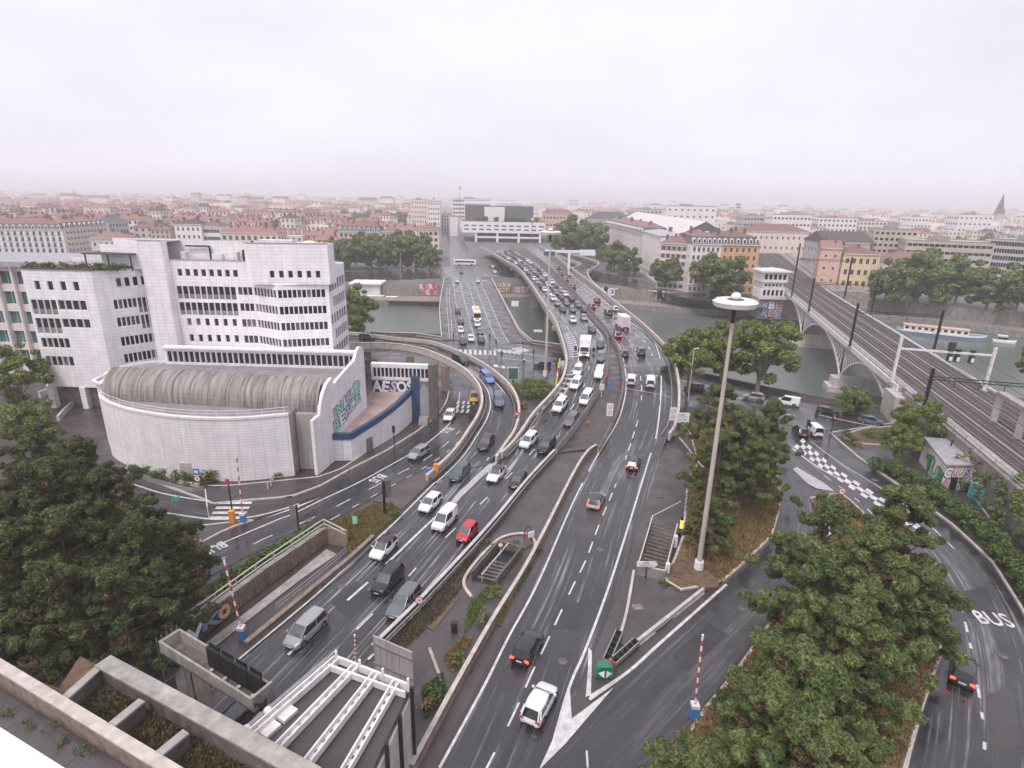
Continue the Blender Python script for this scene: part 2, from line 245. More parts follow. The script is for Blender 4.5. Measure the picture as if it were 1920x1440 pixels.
# ------------------------------------------------------------------ mesh helpers
class MB:
    def __init__(s): s.v = []; s.f = []; s.m = []; s.uv = {}
    def add(s, vs, fs, mi=0, uvs=None):
        o = len(s.v); s.v += [tuple(p) for p in vs]
        for k, f in enumerate(fs):
            if uvs: s.uv[len(s.f)] = uvs[k]
            s.f.append(tuple(i + o for i in f)); s.m.append(mi)
    def quad(s, a, b, c, d, mi=0, uv=None): s.add([a, b, c, d], [(0, 1, 2, 3)], mi, [uv] if uv else None)
    def box(s, x0, y0, z0, x1, y1, z1, mi=0):
        s.add([(x0, y0, z0), (x1, y0, z0), (x1, y1, z0), (x0, y1, z0), (x0, y0, z1), (x1, y0, z1), (x1, y1, z1), (x0, y1, z1)],
              [(0, 3, 2, 1), (4, 5, 6, 7), (0, 1, 5, 4), (1, 2, 6, 5), (2, 3, 7, 6), (3, 0, 4, 7)], mi)
    def obox(s, c, ax, hl, hw, z0, z1, mi=0):
        """box centred on c (x, y) with half length hl along the horizontal direction ax"""
        a = Vector((ax[0], ax[1], 0)).normalized(); b = Vector((-a.y, a.x, 0)); c = Vector((c[0], c[1], 0))
        q = [c - a * hl - b * hw, c + a * hl - b * hw, c + a * hl + b * hw, c - a * hl + b * hw]
        s.prism([(p.x, p.y) for p in q], z0, z1, mi)
    def prism(s, poly, z0, z1, mi=0):
        n = len(poly); z0s = z0 if hasattr(z0, '__len__') else [z0] * n; z1s = z1 if hasattr(z1, '__len__') else [z1] * n
        s.add([(p[0], p[1], z0s[i]) for i, p in enumerate(poly)] + [(p[0], p[1], z1s[i]) for i, p in enumerate(poly)],
              [tuple(range(n))[::-1], tuple(range(n, 2 * n))] + [(i, (i + 1) % n, n + (i + 1) % n, n + i) for i in range(n)], mi)
    def tube(s, p0, p1, r0, r1=None, n=8, mi=0, cap=True):
        r1 = r0 if r1 is None else r1; p0 = Vector(p0); p1 = Vector(p1); d = (p1 - p0)
        if d.length < 1e-6: return
        d.normalize(); a = d.orthogonal().normalized(); b = d.cross(a)
        vs = []
        for p, r in ((p0, r0), (p1, r1)):
            for i in range(n):
                t = 2 * math.pi * i / n; vs.append(p + a * (r * math.cos(t)) + b * (r * math.sin(t)))
        fs = [(i, (i + 1) % n, n + (i + 1) % n, n + i) for i in range(n)]
        if cap: fs += [tuple(range(n))[::-1], tuple(range(n, 2 * n))]
        s.add(vs, fs, mi)
    def bar(s, p0, p1, wd, ht, mi=0):
        """rectangular bar between two points"""
        p0 = Vector(p0); p1 = Vector(p1); d = p1 - p0; 
        if d.length < 1e-6: return
        d.normalize(); up = Vector((0, 0, 1)) if abs(d.z) < 0.95 else Vector((0, 1, 0))
        a = d.cross(up).normalized() * (wd / 2); b = a.cross(d).normalized() * (ht / 2)
        vs = [p + sa * a + sb * b for p in (p0, p1) for sa, sb in ((-1, -1), (1, -1), (1, 1), (-1, 1))]
        s.add(vs, [(0, 1, 2, 3), (7, 6, 5, 4), (0, 4, 5, 1), (1, 5, 6, 2), (2, 6, 7, 3), (3, 7, 4, 0)], mi)
    def sweep(s, pts, sec, mi=0, cap=True):
        """sweep a section [(across, up)...] (closed) along a 3-D path; across is to the right of travel"""
        pts = [Vector(p) for p in pts]; n = len(sec); vs = []
        for i, p in enumerate(pts):
            a = pts[max(0, i - 1)]; b = pts[min(len(pts) - 1, i + 1)]; d = Vector((b.x - a.x, b.y - a.y, 0)).normalized(); r = Vector((d.y, -d.x, 0))
            for x, z in sec: vs.append(p + r * x + Vector((0, 0, z)))
        fs = []
        for i in range(len(pts) - 1):
            for j in range(n):
                k = (j + 1) % n; fs.append((i * n + j, i * n + k, (i + 1) * n + k, (i + 1) * n + j))
        if cap: fs += [tuple(range(n)), tuple(range((len(pts) - 1) * n, len(pts) * n))[::-1]]
        s.add(vs, fs, mi)
    def strip(s, L, Rr, mi=0, dz=0.0):
        o = 0.0; vs = []; fs = []; uvs = []; D = [0.0]
        for i in range(1, len(L)): D.append(D[-1] + ((L[i] - L[i - 1]).length + (Rr[i] - Rr[i - 1]).length) / 2)
        for a, b in zip(L, Rr): vs += [(a.x, a.y, a.z + dz), (b.x, b.y, b.z + dz)]
        for i in range(len(L) - 1):
            fs.append((2 * i, 2 * i + 1, 2 * i + 3, 2 * i + 2)); w0 = (L[i] - Rr[i]).length; w1 = (L[i + 1] - Rr[i + 1]).length
            uvs.append(((0, D[i]), (w0, D[i]), (w1, D[i + 1]), (0, D[i + 1])))
        s.add(vs, fs, mi, uvs)
    def ribbon(s, pts, wd, dz=0.02, dash=None, mi=0):
        """painted line along a path; dash = (paint, gap)"""
        pts = resample(pts, step=0.8 if dash is None or dash[0] > 1.6 else 0.3); D = [0.0]
        for i in range(1, len(pts)): D.append(D[-1] + (pts[i] - pts[i - 1]).length)
        segs = []; cur = []
        for p, d in zip(pts, D):
            on = dash is None or (d % (dash[0] + dash[1])) < dash[0]
            if on: cur.append(p)
            else:
                if len(cur) > 1: segs.append(cur)
                cur = []
        if len(cur) > 1: segs.append(cur)
        for sg in segs:
            L = []; Rr = []
            for i, p in enumerate(sg):
                a = sg[max(0, i - 1)]; b = sg[min(len(sg) - 1, i + 1)]; d = Vector((b.x - a.x, b.y - a.y, 0)).normalized(); r = Vector((d.y, -d.x, 0)) * (wd / 2)
                L.append(p - r); Rr.append(p + r)
            s.strip(L, Rr, mi, dz)
    def poly(s, pts, mi=0):
        s.add(pts, [tuple(range(len(pts)))], mi, [[(p[0], p[1]) for p in pts]])
    def cyl(s, x, y, z0, z1, r0, r1=None, n=12, mi=0): s.tube((x, y, z0), (x, y, z1), r0, r1, n, mi)
    def sphere(s, c, rx, ry=None, rz=None, n=10, m=6, mi=0):
        ry = ry or rx; rz = rz or rx; vs = [(c[0], c[1], c[2] - rz)]; fs = []
        for j in range(1, m):
            t = -math.pi / 2 + math.pi * j / m
            for i in range(n):
                a = 2 * math.pi * i / n; vs.append((c[0] + rx * math.cos(t) * math.cos(a), c[1] + ry * math.cos(t) * math.sin(a), c[2] + rz * math.sin(t)))
        vs.append((c[0], c[1], c[2] + rz)); top = len(vs) - 1
        for i in range(n): fs.append((0, 1 + (i + 1) % n, 1 + i)); fs.append((top, 1 + (m - 2) * n + i, 1 + (m - 2) * n + (i + 1) % n))
        for j in range(m - 2):
            for i in range(n): fs.append((1 + j * n + i, 1 + j * n + (i + 1) % n, 1 + (j + 1) * n + (i + 1) % n, 1 + (j + 1) * n + i))
        s.add(vs, fs, mi)
    def mesh(s, name, mats, smooth=None, origin=None):
        me = bpy.data.meshes.new(name)
        if origin is not None:
            ox, oy, oz = origin; vs = [(x - ox, y - oy, z - oz) for x, y, z in s.v]
        else: vs = s.v
        me.from_pydata(vs, [], s.f)
        for m in (mats if isinstance(mats, (list, tuple)) else [mats]): me.materials.append(M[m])
        me.polygons.foreach_set('material_index', s.m)
        ul = me.uv_layers.new(name='UVMap'); buf = []
        for i, f in enumerate(s.f):
            u = s.uv.get(i)
            if u: buf += [c for p in u for c in p]
            else:
                a, b, c = (Vector(s.v[f[0]]), Vector(s.v[f[1]]), Vector(s.v[f[2]])); nn = (b - a).cross(c - b)
                if abs(nn.z) > 0.8 * nn.length: buf += [c for j in f for c in (s.v[j][0], s.v[j][1])]
                else:
                    h = Vector((-nn.y, nn.x, 0)); h = h.normalized() if h.length > 1e-9 else Vector((1, 0, 0))
                    for j in f: p = s.v[j]; buf += [p[0] * h.x + p[1] * h.y, p[2]]
        ul.data.foreach_set('uv', buf)
        if smooth is not None:
            me.polygons.foreach_set('use_smooth', [True] * len(s.f)); me.set_sharp_from_angle(angle=R(smooth))
        me.update(); return me
def tags(o, label=None, cat=None, group=None, kind=None):
    if label: o['label'] = label
    if cat: o['category'] = cat
    if group: o['group'] = group
    if kind: o['kind'] = kind
    return o
def link(name, me, parent=None, loc=None, rz=0.0, **t):
    o = bpy.data.objects.new(name, me); COL.objects.link(o)
    if parent: o.parent = parent
    if loc is not None: o.location = loc
    if rz: o.rotation_euler = (0, 0, rz)
    return tags(o, **t)
ORG = {}
def thing(name, loc, label, cat, group=None, rz=0.0):
    o = bpy.data.objects.new(name, None); COL.objects.link(o); o.location = loc; o.rotation_euler = (0, 0, rz); o.empty_display_size = 0.3
    ORG[o] = tuple(loc); return tags(o, label, cat, group)
def part(mb, name, mats, parent, smooth=None, kind=None, label=None):
    """mesh given in world coordinates, as a part of an unrotated thing"""
    r = parent
    while r.parent: r = r.parent
    o = link(name, mb.mesh(name, mats, smooth, ORG[r] if r in ORG else (0, 0, 0)), parent)
    return tags(o, label=label, kind=kind)
def lpart(mb, name, mats, parent, smooth=None, kind=None):
    """mesh given in the thing's own coordinates"""
    return tags(link(name, mb.mesh(name, mats, smooth), parent), kind=kind)
def single(mb, name, mats, label=None, cat=None, group=None, kind=None, origin=None, smooth=None):
    if origin is None:
        a = np.array(mb.v); origin = ((a[:, 0].min() + a[:, 0].max()) / 2, (a[:, 1].min() + a[:, 1].max()) / 2, a[:, 2].min())
    o = link(name, mb.mesh(name, mats, smooth, origin), None, origin); ORG[o] = tuple(origin)
    return tags(o, label, cat, group, kind)
def copy_tree(o, parent=None):
    c = o.copy(); COL.objects.link(c); c.parent = parent
    for ch in list(o.children): copy_tree(ch, c)
    return c
def catmull(pts, n=8):
    pts = [Vector(p) for p in pts]
    if len(pts) < 3: return resample(pts, n=n + 1)
    o = []
    for i in range(len(pts) - 1):
        p0 = pts[max(0, i - 1)]; p1 = pts[i]; p2 = pts[i + 1]; p3 = pts[min(len(pts) - 1, i + 2)]
        for k in range(n):
            t = k / n; o.append(0.5 * ((2 * p1) + (p2 - p0) * t + (2 * p0 - 5 * p1 + 4 * p2 - p3) * t * t + (3 * p1 - p0 - 3 * p2 + p3) * t ** 3))
    return o + [pts[-1]]
def resample(pts, n=None, step=None):
    pts = [Vector(p) for p in pts]; D = [0.0]
    for i in range(1, len(pts)): D.append(D[-1] + (pts[i] - pts[i - 1]).length)
    n = n or max(2, int(D[-1] / step) + 1); o = []; j = 0
    for k in range(n):
        d = D[-1] * k / (n - 1)
        while j < len(D) - 2 and D[j + 1] < d: j += 1
        t = (d - D[j]) / max(1e-9, D[j + 1] - D[j]); o.append(pts[j].lerp(pts[j + 1], max(0, min(1, t))))
    return o
def path(px, z=0.0, n=8):
    """smooth path through pixels; a pixel may carry its own height"""
    return catmull([P(p[0], p[1], p[2] if len(p) > 2 else z) for p in px], n)
def offset(pts, d):
    o = []
    for i, p in enumerate(pts):
        a = pts[max(0, i - 1)]; b = pts[min(len(pts) - 1, i + 1)]; t = Vector((b.x - a.x, b.y - a.y, 0)).normalized(); o.append(p + Vector((t.y, -t.x, 0)) * d)
    return o
def rect(hw, z0, z1): return [(-hw, z0), (hw, z0), (hw, z1), (-hw, z1)]
_glyph = {}; _gm = {}
def glyph(body, bold):
    """lettering of size 1 as a mesh, made once"""
    key = (body, round(bold, 3))
    if key not in _glyph:
        c = bpy.data.curves.new('lettering', 'FONT'); c.body = body; c.size = 1.0; c.align_x = 'CENTER'; c.align_y = 'CENTER'; c.offset = bold; c.resolution_u = 2
        o = bpy.data.objects.new('lettering', c); COL.objects.link(o); dg = bpy.context.evaluated_depsgraph_get()
        _glyph[key] = bpy.data.meshes.new_from_object(o.evaluated_get(dg)); bpy.data.objects.remove(o)
    return _glyph[key]
for _b in (.085, .04):
    for _ch in 'ABCDEFGHIJKLMNOPRSTUVYZ': glyph(_ch, _b)
for _b in ('BUS', '70', '50', 'CITE', 'A7'): glyph(_b, .02)
def put_text(body, size, mname, parent, M4, bold=0.02, name='lettering'):
    key = (body, round(bold, 3), mname)
    if key not in _gm:
        me = glyph(body, bold).copy(); me.materials.clear(); me.materials.append(M[mname]); _gm[key] = me
    o = bpy.data.objects.new(name, _gm[key]); COL.objects.link(o); o.parent = parent
    o.matrix_local = M4 @ Matrix.Diagonal((size, size, 1, 1)); return o
def frame4(loc, xdir, ydir):
    x = Vector(xdir).normalized(); y = Vector(ydir); y = (y - x * y.dot(x)).normalized(); z = x.cross(y)
    return Matrix(((x.x, y.x, z.x, loc[0]), (x.y, y.y, z.y, loc[1]), (x.z, y.z, z.z, loc[2]), (0, 0, 0, 1)))
# ================================================================== the setting
def structure(mb, name, mats, smooth=None):
    o = link(name, mb.mesh(name, mats, smooth), None, kind='structure'); ORG[o] = (0, 0, 0); return o
V3 = lambda *a: Vector(a)
NEAR_BANK = [(-900, 300), (-260, 205), (-60, 168), (-43, 163.5), (-20.7, 163), (5, 158), (22, 147), (39.3, 132.2), (47, 126), (55.3, 118.6), (63.5, 113), (90, 98), (140, 75), (330, -10), (900, -300)]
FAR_BANK = [(-900, 395), (-260, 290), (-63, 249), (-32, 252), (-8, 262), (14, 265), (55, 249), (75, 243), (105, 238), (160, 232), (190, 208), (300, 130), (900, -120)]
WATER_Z = -7.0
mb = MB()
for (x0, y0), (x1, y1) in zip(NEAR_BANK, NEAR_BANK[1:]):
    mb.quad((x0, -400, -0.05), (x1, -400, -0.05), (x1, y1, -0.05), (x0, y0, -0.05))
near_ground = structure(mb, 'ground', 'asphalt_old')
mb = MB(); n = len(FAR_BANK) - 1
UP = [(x + 0, y + 11) for x, y in FAR_BANK]
for i in range(n):
    a, b = UP[i], UP[i + 1]; fa, fb = (-7000 + 14000 * i / n, 7500), (-7000 + 14000 * (i + 1) / n, 7500)
    mb.quad((*a, -0.05), (*b, -0.05), (*fb, -0.05), (*fa, -0.05))
far_ground = structure(mb, 'city_ground', 'city_ground')
mb = MB(); mb.quad((-1500, -500, WATER_Z), (1500, -500, WATER_Z), (1500, 600, WATER_Z), (-1500, 600, WATER_Z)); river = structure(mb, 'river_water', 'water')
# quay walls
mb = MB(); pts = [V3(x, y, 0) for x, y in NEAR_BANK]; mb.sweep(pts, [(-0.5, -8), (0.35, -8), (0.35, 0.0), (-0.5, 0.0)]); q = structure(mb, 'quay_wall', 'quay_stone')
for seg in (pts[3:5], pts[5:]): mb = MB(); mb.sweep(seg, rect(0.28, 0.0, 0.95)); part(mb, 'parapet', 'concrete_dark', q)
mb = MB(); pts = [V3(x, y, 0) for x, y in FAR_BANK]; mb.sweep(pts, [(-0.0, -8), (0.5, -8), (0.5, -4.6), (-0.0, -4.6)]); mb.sweep([V3(x, y, 0) for x, y in UP], rect(0.4, -4.7, -0.06))
for seg in (UP[:4], UP[4:]): mb.sweep([V3(x, y, 0) for x, y in seg], rect(0.3, -0.07, 0.6))
L = [V3(x, y, -4.65) for x, y in FAR_BANK]; Rr = [V3(x, y, -4.65) for x, y in UP]; mb.strip(Rr, L); q2 = structure(mb, 'far_quay', 'quay_stone')
# ---- roads on the flat
IN_L = [(255, 1410), (300, 1368), (448, 1233), (600, 1106), (742, 975), (798, 918), (848, 868), (868, 845)]
IN_MID = [(868, 845), (926, 862), (973, 818), (1000, 778), (1040, 735), (1056, 703), (1059, 668), (1050, 632), (1037, 600), (1014, 568), (989, 531), (966, 504), (938, 487), (915, 475)]
IN_R = [(560, 1380), (721, 1203), (788, 1136), (869, 1049), (929, 981), (990, 906), (1042, 850), (1096, 780), (1110, 755), (1127, 730), (1137, 703), (1140, 675), (1140, 647), (1136, 628), (1114, 602), (1079, 562), (1040, 520), (1000, 487), (955, 464)]
OUT_L = [(790, 1490), (815, 1440), (895, 1286), (942, 1194), (998, 1090), (1060, 950), (1103, 872), (1121, 850), (1152, 790), (1164, 753), (1168, 723), (1166, 693), (1160, 663), (1149, 639), (1113, 592), (1087, 562), (1045, 516), (1006, 484), (975, 464)]
OUT_R = [(985, 1490), (1012, 1440), (1085, 1290), (1115, 1215), (1160, 1099), (1200, 978), (1240, 851), (1252, 815), (1260, 767), (1260, 707), (1250, 668), (1230, 632), (1185, 597), (1135, 560), (1086, 520), (1055, 497), (1018, 472), (998, 462)]
def road(name, Lp, Rp, m, z=0.0, n=90, dz=0.01, pre=None):
    L = resample(path(Lp, z), n); Rr = resample(path(Rp, z), n); mb = MB()
    if not callable(z): mb.strip(L, Rr, 0, dz); return structure(mb, name, m)
    K = 8; D = [0.0]; W_ = [(a - b).length for a, b in zip(L, Rr)]
    for i in range(1, n): D.append(D[-1] + (L[i] - L[i - 1]).length)
    vs = []; fs = []; uv = []
    for a, b in zip(L, Rr):
        for k in range(K + 1): p = a.lerp(b, k / K); vs.append((p.x, p.y, z(p.y) + dz))
    for i in range(n - 1):
        for k in range(K):
            o = i * (K + 1) + k; fs.append((o, o + 1, o + K + 2, o + K + 1)); uv.append(((W_[i] * k / K, D[i]), (W_[i] * (k + 1) / K, D[i]), (W_[i + 1] * (k + 1) / K, D[i + 1]), (W_[i + 1] * k / K, D[i + 1])))
    mb.add(vs, fs, 0, uv); return structure(mb, name, m)
inbound = road('motorway_inbound', IN_L + IN_MID[1:], IN_R, 'asphalt', zm, 140)
outbound = road('motorway_outbound', OUT_L, OUT_R, 'asphalt_out', zm, 140)
# bus road and quay street on the left
BUS_L = [(150, 1120), (380, 1020), (450, 985), (535, 955), (600, 922), (657, 889), (724, 854), (784, 815), (827, 783), (845, 755), (850, 725), (838, 700), (800, 685)]
BUS_R = [(150, 1200), (385, 1085), (480, 1035), (560, 1010), (640, 968), (690, 940), (740, 908), (795, 880), (850, 842), (885, 800), (900, 762), (905, 730), (940, 705)]
bus_road = road('bus_road', BUS_L, BUS_R, 'asphalt_plain', 0.0, 60)
slip = road('tunnel_access_road', [(180, 860), (250, 900), (330, 930), (400, 945), (470, 948), (545, 940)], [(120, 905), (230, 952), (330, 975), (400, 985), (470, 975), (555, 948)], 'asphalt_plain', 0.0, 30, 0.006)
# junction in front of the bridge and the quay street running right under the viaduct
mb = MB(); J = [(620, 668), (800, 662), (830, 640), (868, 632), (955, 640), (1000, 655), (1060, 668), (1130, 690), (1280, 715), (1420, 742), (1530, 765), (1660, 795), (1720, 815), (1660, 828), (1560, 812), (1480, 850), (1300, 800), (1130, 760), (1010, 730), (940, 720), (880, 720), (840, 712), (800, 695), (620, 690)]
L = resample(path([(560, 662), (800, 655), (868, 632), (955, 640), (1060, 668), (1130, 690), (1280, 712), (1420, 740), (1530, 760), (1660, 792), (1760, 815)]), 60)
Rr = resample(path([(560, 700), (800, 705), (860, 722), (940, 728), (1040, 735), (1130, 752), (1280, 772), (1400, 785), (1500, 800), (1600, 815), (1740, 850)]), 60)
mb.strip(L, Rr, 0, 0.004); quay_st = structure(mb, 'quay_street', 'asphalt_plain')
# right-hand roads
RQ_OUT = [(1551, 815), (1608, 862), (1688, 918), (1783, 989), (1854, 1055), (1915, 1150), (1960, 1270), (1985, 1400), (1985, 1500)]
RQ_IN = [(1440, 815), (1475, 870), (1560, 935), (1640, 990), (1720, 1060), (1765, 1140), (1770, 1230), (1735, 1330), (1700, 1480)]
right_road = road('quay_road', RQ_OUT, RQ_IN, 'asphalt_out', 0.0, 70, 0.008)
SL_L = [(1445, 860), (1458, 906), (1463, 958), (1449, 1010), (1407, 1056), (1358, 1099), (1240, 1207), (1110, 1330), (1040, 1400), (960, 1490)]
SL_R = [(1480, 870), (1530, 930), (1545, 1000), (1500, 1080), (1440, 1160), (1370, 1260), (1320, 1320), (1260, 1400), (1215, 1440), (1150, 1510)]
slip_r = road('slip_road', SL_L, SL_R, 'asphalt_plain', 0.0, 60, 0.012)
# ---- painted markings: one mesh per line, a part of its road
def line(road, pts, wd=0.18, dash=None, z=0.0, m='road_white', dz=0.03, name='lane_line'):
    mb = MB(); mb.ribbon(path(pts, z), wd, dz, dash); return part(mb, name, m, road)
OUTL = [(824, 1440), (908, 1286), (954, 1194), (1010, 1090), (1071, 950), (1110, 872), (1132, 835), (1158, 790), (1170, 753), (1174, 723), (1172, 693), (1166, 663), (1155, 639), (1118, 592), (1092, 562), (1050, 516)]
OUTR = [(1030, 1420), (1067, 1290), (1099, 1215), (1142, 1099), (1181, 978), (1220, 851), (1230, 820), (1237, 767), (1240, 707), (1237, 670), (1220, 633), (1173, 597), (1123, 557), (1073, 517)]
line(outbound, OUTL, 0.22, None, zm); line(outbound, OUTR[:], 0.24, None, zm)
line(outbound, [(900, 1465), (962, 1342), (996, 1265), (1025, 1205), (1071, 1106), (1099, 1049), (1124, 982), (1152, 915), (1173, 861), (1198, 780), (1203, 740), (1201, 705), (1196, 672), (1185, 645), (1150, 605), (1108, 565), (1060, 520)], 0.17, (3.2, 1.0), zm)
line(outbound, [(1232, 705), (1226, 678), (1212, 645), (1180, 618), (1140, 582), (1100, 545), (1070, 522)], 0.3, (3.0, 3.5), zm)
line(outbound, [(1171, 728), (1205, 734), (1245, 742), (1256, 745)], 0.18, None, zm, name='joint_line'); line(outbound, [(1157, 628), (1190, 632), (1222, 634)], 0.16, None, zm, name='joint_line')
line(inbound, [(390, 1285), (448, 1236), (600, 1109), (692, 1024), (742, 978), (798, 922), (848, 872)], 0.22, None, zm)
line(inbound, [(690, 1237), (728, 1200), (795, 1133), (866, 1056), (923, 990), (985, 914), (1036, 855), (1063, 820), (1100, 770), (1124, 727), (1132, 690), (1132, 655), (1125, 625), (1100, 595)], 0.2, None, zm)
line(inbound, [(852, 938), (800, 985), (724, 1058)], 0.3, None, zm)
line(inbound, [(690, 1092), (648, 1129), (560, 1210), (470, 1290)], 0.28, (3.3, 5.2), zm)
line(inbound, [(530, 1310), (592, 1255), (700, 1150), (756, 1092), (808, 1035), (870, 975), (950, 897), (1010, 835), (1050, 795), (1090, 735), (1104, 690), (1105, 655), (1095, 620)], 0.17, (3.0, 5.5), zm)
line(inbound, [(930, 866), (1000, 800), (1040, 762), (1066, 725), (1082, 690), (1084, 660), (1076, 634), (1062, 612)], 0.2, None, zm)
line(inbound, [(940, 843), (985, 797), (1020, 762), (1050, 727)], 0.5, (1.2, 1.3), zm)
mb = MB()   # hatching beside the left viaduct parapet
a = resample(path([(1052, 628), (1062, 650), (1066, 672), (1062, 700), (1050, 728), (1030, 752)], zm), 24); b = resample(path([(1066, 620), (1080, 645), (1083, 668), (1078, 697), (1066, 722), (1050, 748)], zm), 24)
for i in range(0, 22):
    p, q_ = a[i], b[i + 1]; d = (a[i + 1] - a[i]) * 0.38; mb.quad(p + V3(0, 0, .03), q_ + V3(0, 0, .03), q_ + d + V3(0, 0, .03), p + d + V3(0, 0, .03))
part(mb, 'hatching', 'road_white', inbound)
mb = MB(); g = [P(927, 862), P(933, 867), P(898, 900), P(855, 942), P(846, 947), P(852, 932), P(892, 892)]; mb.poly([p + V3(0, 0, 0.035) for p in g]); part(mb, 'gore_marking', 'gore_worn', inbound)
# bus road markings
line(bus_road, [(395, 1028), (520, 975), (545, 966), (600, 939), (674, 904), (752, 861), (798, 833), (842, 795), (858, 765), (862, 735)], 0.22)
line(bus_road, [(380, 1062), (440, 1038), (492, 1012), (530, 996), (600, 965), (661, 934), (705, 911), (740, 892), (790, 866), (830, 838), (862, 808)], 0.17, (3.2, 2.4))
line(bus_road, [(620, 975), (700, 930), (770, 892), (822, 860), (860, 828), (880, 800)], 0.14, (1.6, 1.8))
line(bus_road, [(250, 952), (300, 960), (380, 972), (420, 974), (480, 968), (540, 952), (560, 945)], 0.28); line(bus_road, [(250, 908), (300, 924), (350, 934), (395, 941)], 0.24)
mb = MB(); mb.poly([P(*p) + V3(0, 0, 0.035) for p in [(498, 972), (560, 948), (600, 933), (556, 953)]]); part(mb, 'gore_marking', 'road_white', bus_road)
mb = MB()
for k in range(4):
    y = 941 + k * 9.3; x0 = 412 - k * 6; x1 = 474 - k * 5; mb.poly([P(x0, y) + V3(0, 0, .04), P(x1, y) + V3(0, 0, .04), P(x1 - 3, y + 4.6) + V3(0, 0, .04), P(x0 - 3, y + 4.6) + V3(0, 0, .04)])
part(mb, 'zebra_crossing', 'road_white', bus_road)
def ground_text(body, size, u, v, u2, v2, road, sy=2.4):
    """lettering painted on the road, its baseline running from (u, v) towards (u2, v2)"""
    a = P(u, v); b = P(u2, v2); x = (b - a).normalized(); y = V3(-x.y, x.x, 0)
    m4 = frame4((a.x, a.y, 0.045), x, y) @ Matrix.Diagonal((1, sy, 1, 1)); put_text(body, size, 'road_white', road, m4, 0.02)
ground_text('BUS', 1.5, 708, 897, 695, 905, bus_road, 1.5); ground_text('BUS', 1.5, 838, 807, 828, 813, bus_road, 1.5); ground_text('BUS', 1.5, 402, 1028, 385, 1036, bus_road, 1.5)
ground_text('BUS', 1.9, 1862, 1162, 1878, 1164, right_road, 1.5)
mb = MB()
for k in range(7):
    for r in range(3):
        if (k + r) % 2 == 0:
            u = 858 + k * 5.0 - r * 6; v = 752 + r * 8 + k * 0.0; mb.poly([P(u, v) + V3(0, 0, .04), P(u + 5, v) + V3(0, 0, .04), P(u + 2, v + 6) + V3(0, 0, .04), P(u - 3, v + 6) + V3(0, 0, .04)])
part(mb, 'chequer_marking', 'road_white', bus_road)
# junction markings
mb = MB()
for k in range(9): u = 852 + k * 9.2; mb.poly([P(u, 655 + k * .3) + V3(0, 0, .03), P(u + 4.5, 655 + k * .3) + V3(0, 0, .03), P(u + 5, 664 + k * .3) + V3(0, 0, .03), P(u, 664 + k * .3) + V3(0, 0, .03)])
for k in range(5): u = 925 + k * 9; mb.poly([P(u, 654 + k) + V3(0, 0, .03), P(u + 4, 654 + k) + V3(0, 0, .03), P(u + 17, 660 + k) + V3(0, 0, .03), P(u + 13, 661 + k) + V3(0, 0, .03)])
for k in range(3): u = 958 + k * 7; mb.poly([P(u, 653 - k) + V3(0, 0, .03), P(u + 5, 653 - k) + V3(0, 0, .03), P(u + 22, 660 - k) + V3(0, 0, .03), P(u + 16, 661 - k) + V3(0, 0, .03)])
for k in range(4): u = 925 + k * 13; mb.poly([P(u, 683 + k * 2.5) + V3(0, 0, .03), P(u + 8, 684 + k * 2.5) + V3(0, 0, .03), P(u + 10, 689 + k * 2.5) + V3(0, 0, .03), P(u + 1, 688 + k * 2.5) + V3(0, 0, .03)])
part(mb, 'zebra_crossing', 'road_white', quay_st)
for pts in ([(935, 672), (985, 676), (1040, 682)], [(950, 655), (990, 664), (1045, 674)], [(1270, 720), (1340, 738), (1420, 752)], [(1535, 778), (1590, 790), (1645, 800)], [(1455, 772), (1490, 780)]): line(quay_st, pts, 0.3, None, 0.0)
# right road markings
line(right_road, [(1486, 842), (1540, 880), (1640, 932), (1700, 968), (1760, 1020)], 0.28)
line(right_road, [(1520, 828), (1575, 868), (1650, 915), (1720, 965), (1790, 1030)], 0.14)
line(right_road, [(1800, 1130), (1815, 1190), (1827, 1250), (1838, 1320), (1846, 1383), (1842, 1450)], 0.22, (1.9, 1.2))
line(right_road, [(1545, 892), (1600, 932), (1640, 968)], 0.16, (1.6, 1.6)); line(right_road, [(1690, 1480), (1728, 1320), (1752, 1250)], 0.2)
mb = MB()
a = resample(path([(1505, 822), (1560, 872), (1640, 925), (1700, 965), (1745, 1000)]), 24); b = resample(path([(1488, 838), (1545, 882), (1625, 936), (1682, 972), (1722, 1005)]), 24)
for i in range(23):
    for r in range(3):
        if (i + r) % 2 == 0:
            f = lambda A, B, t: A.lerp(B, t) + V3(0, 0, .04); mb.quad(f(a[i], b[i], r / 3), f(a[i + 1], b[i + 1], r / 3), f(a[i + 1], b[i + 1], (r + 1) / 3), f(a[i], b[i], (r + 1) / 3))
part(mb, 'chequer_marking', 'road_white', right_road)
line(slip_r, [(1362, 1096), (1240, 1204), (1180, 1258), (1105, 1312)], 0.28, dz=0.03)
mb = MB(); mb.poly([P(*p) + V3(0, 0, .04) for p in [(1103, 1215), (1110, 1222), (1108, 1302), (1098, 1308), (1102, 1262)]]); mb.poly([P(*p) + V3(0, 0, .045) for p in [(1068, 1286), (1072, 1348), (1150, 1290), (1120, 1325), (1060, 1395), (1010, 1445), (1035, 1390)]]); part(mb, 'gore_marking', 'road_white', outbound)
mb = MB(); mb.poly([P(*p) + V3(0, 0, .046) for p in [(1104, 1305), (1108, 1312), (1172, 1268), (1166, 1266)]]); part(mb, 'gore_marking', 'road_white', outbound)
line(slip_r, [(1102, 1440), (1100, 1408)], 0.15)
# zebra-hatched splitter tip on the right road
mb = MB(); mb.poly([P(*p) + V3(0, 0, .05) for p in [(1486, 880), (1494, 876), (1545, 906), (1565, 922), (1530, 916), (1515, 908)]]); part(mb, 'splitter_marking', 'gore_worn', right_road)
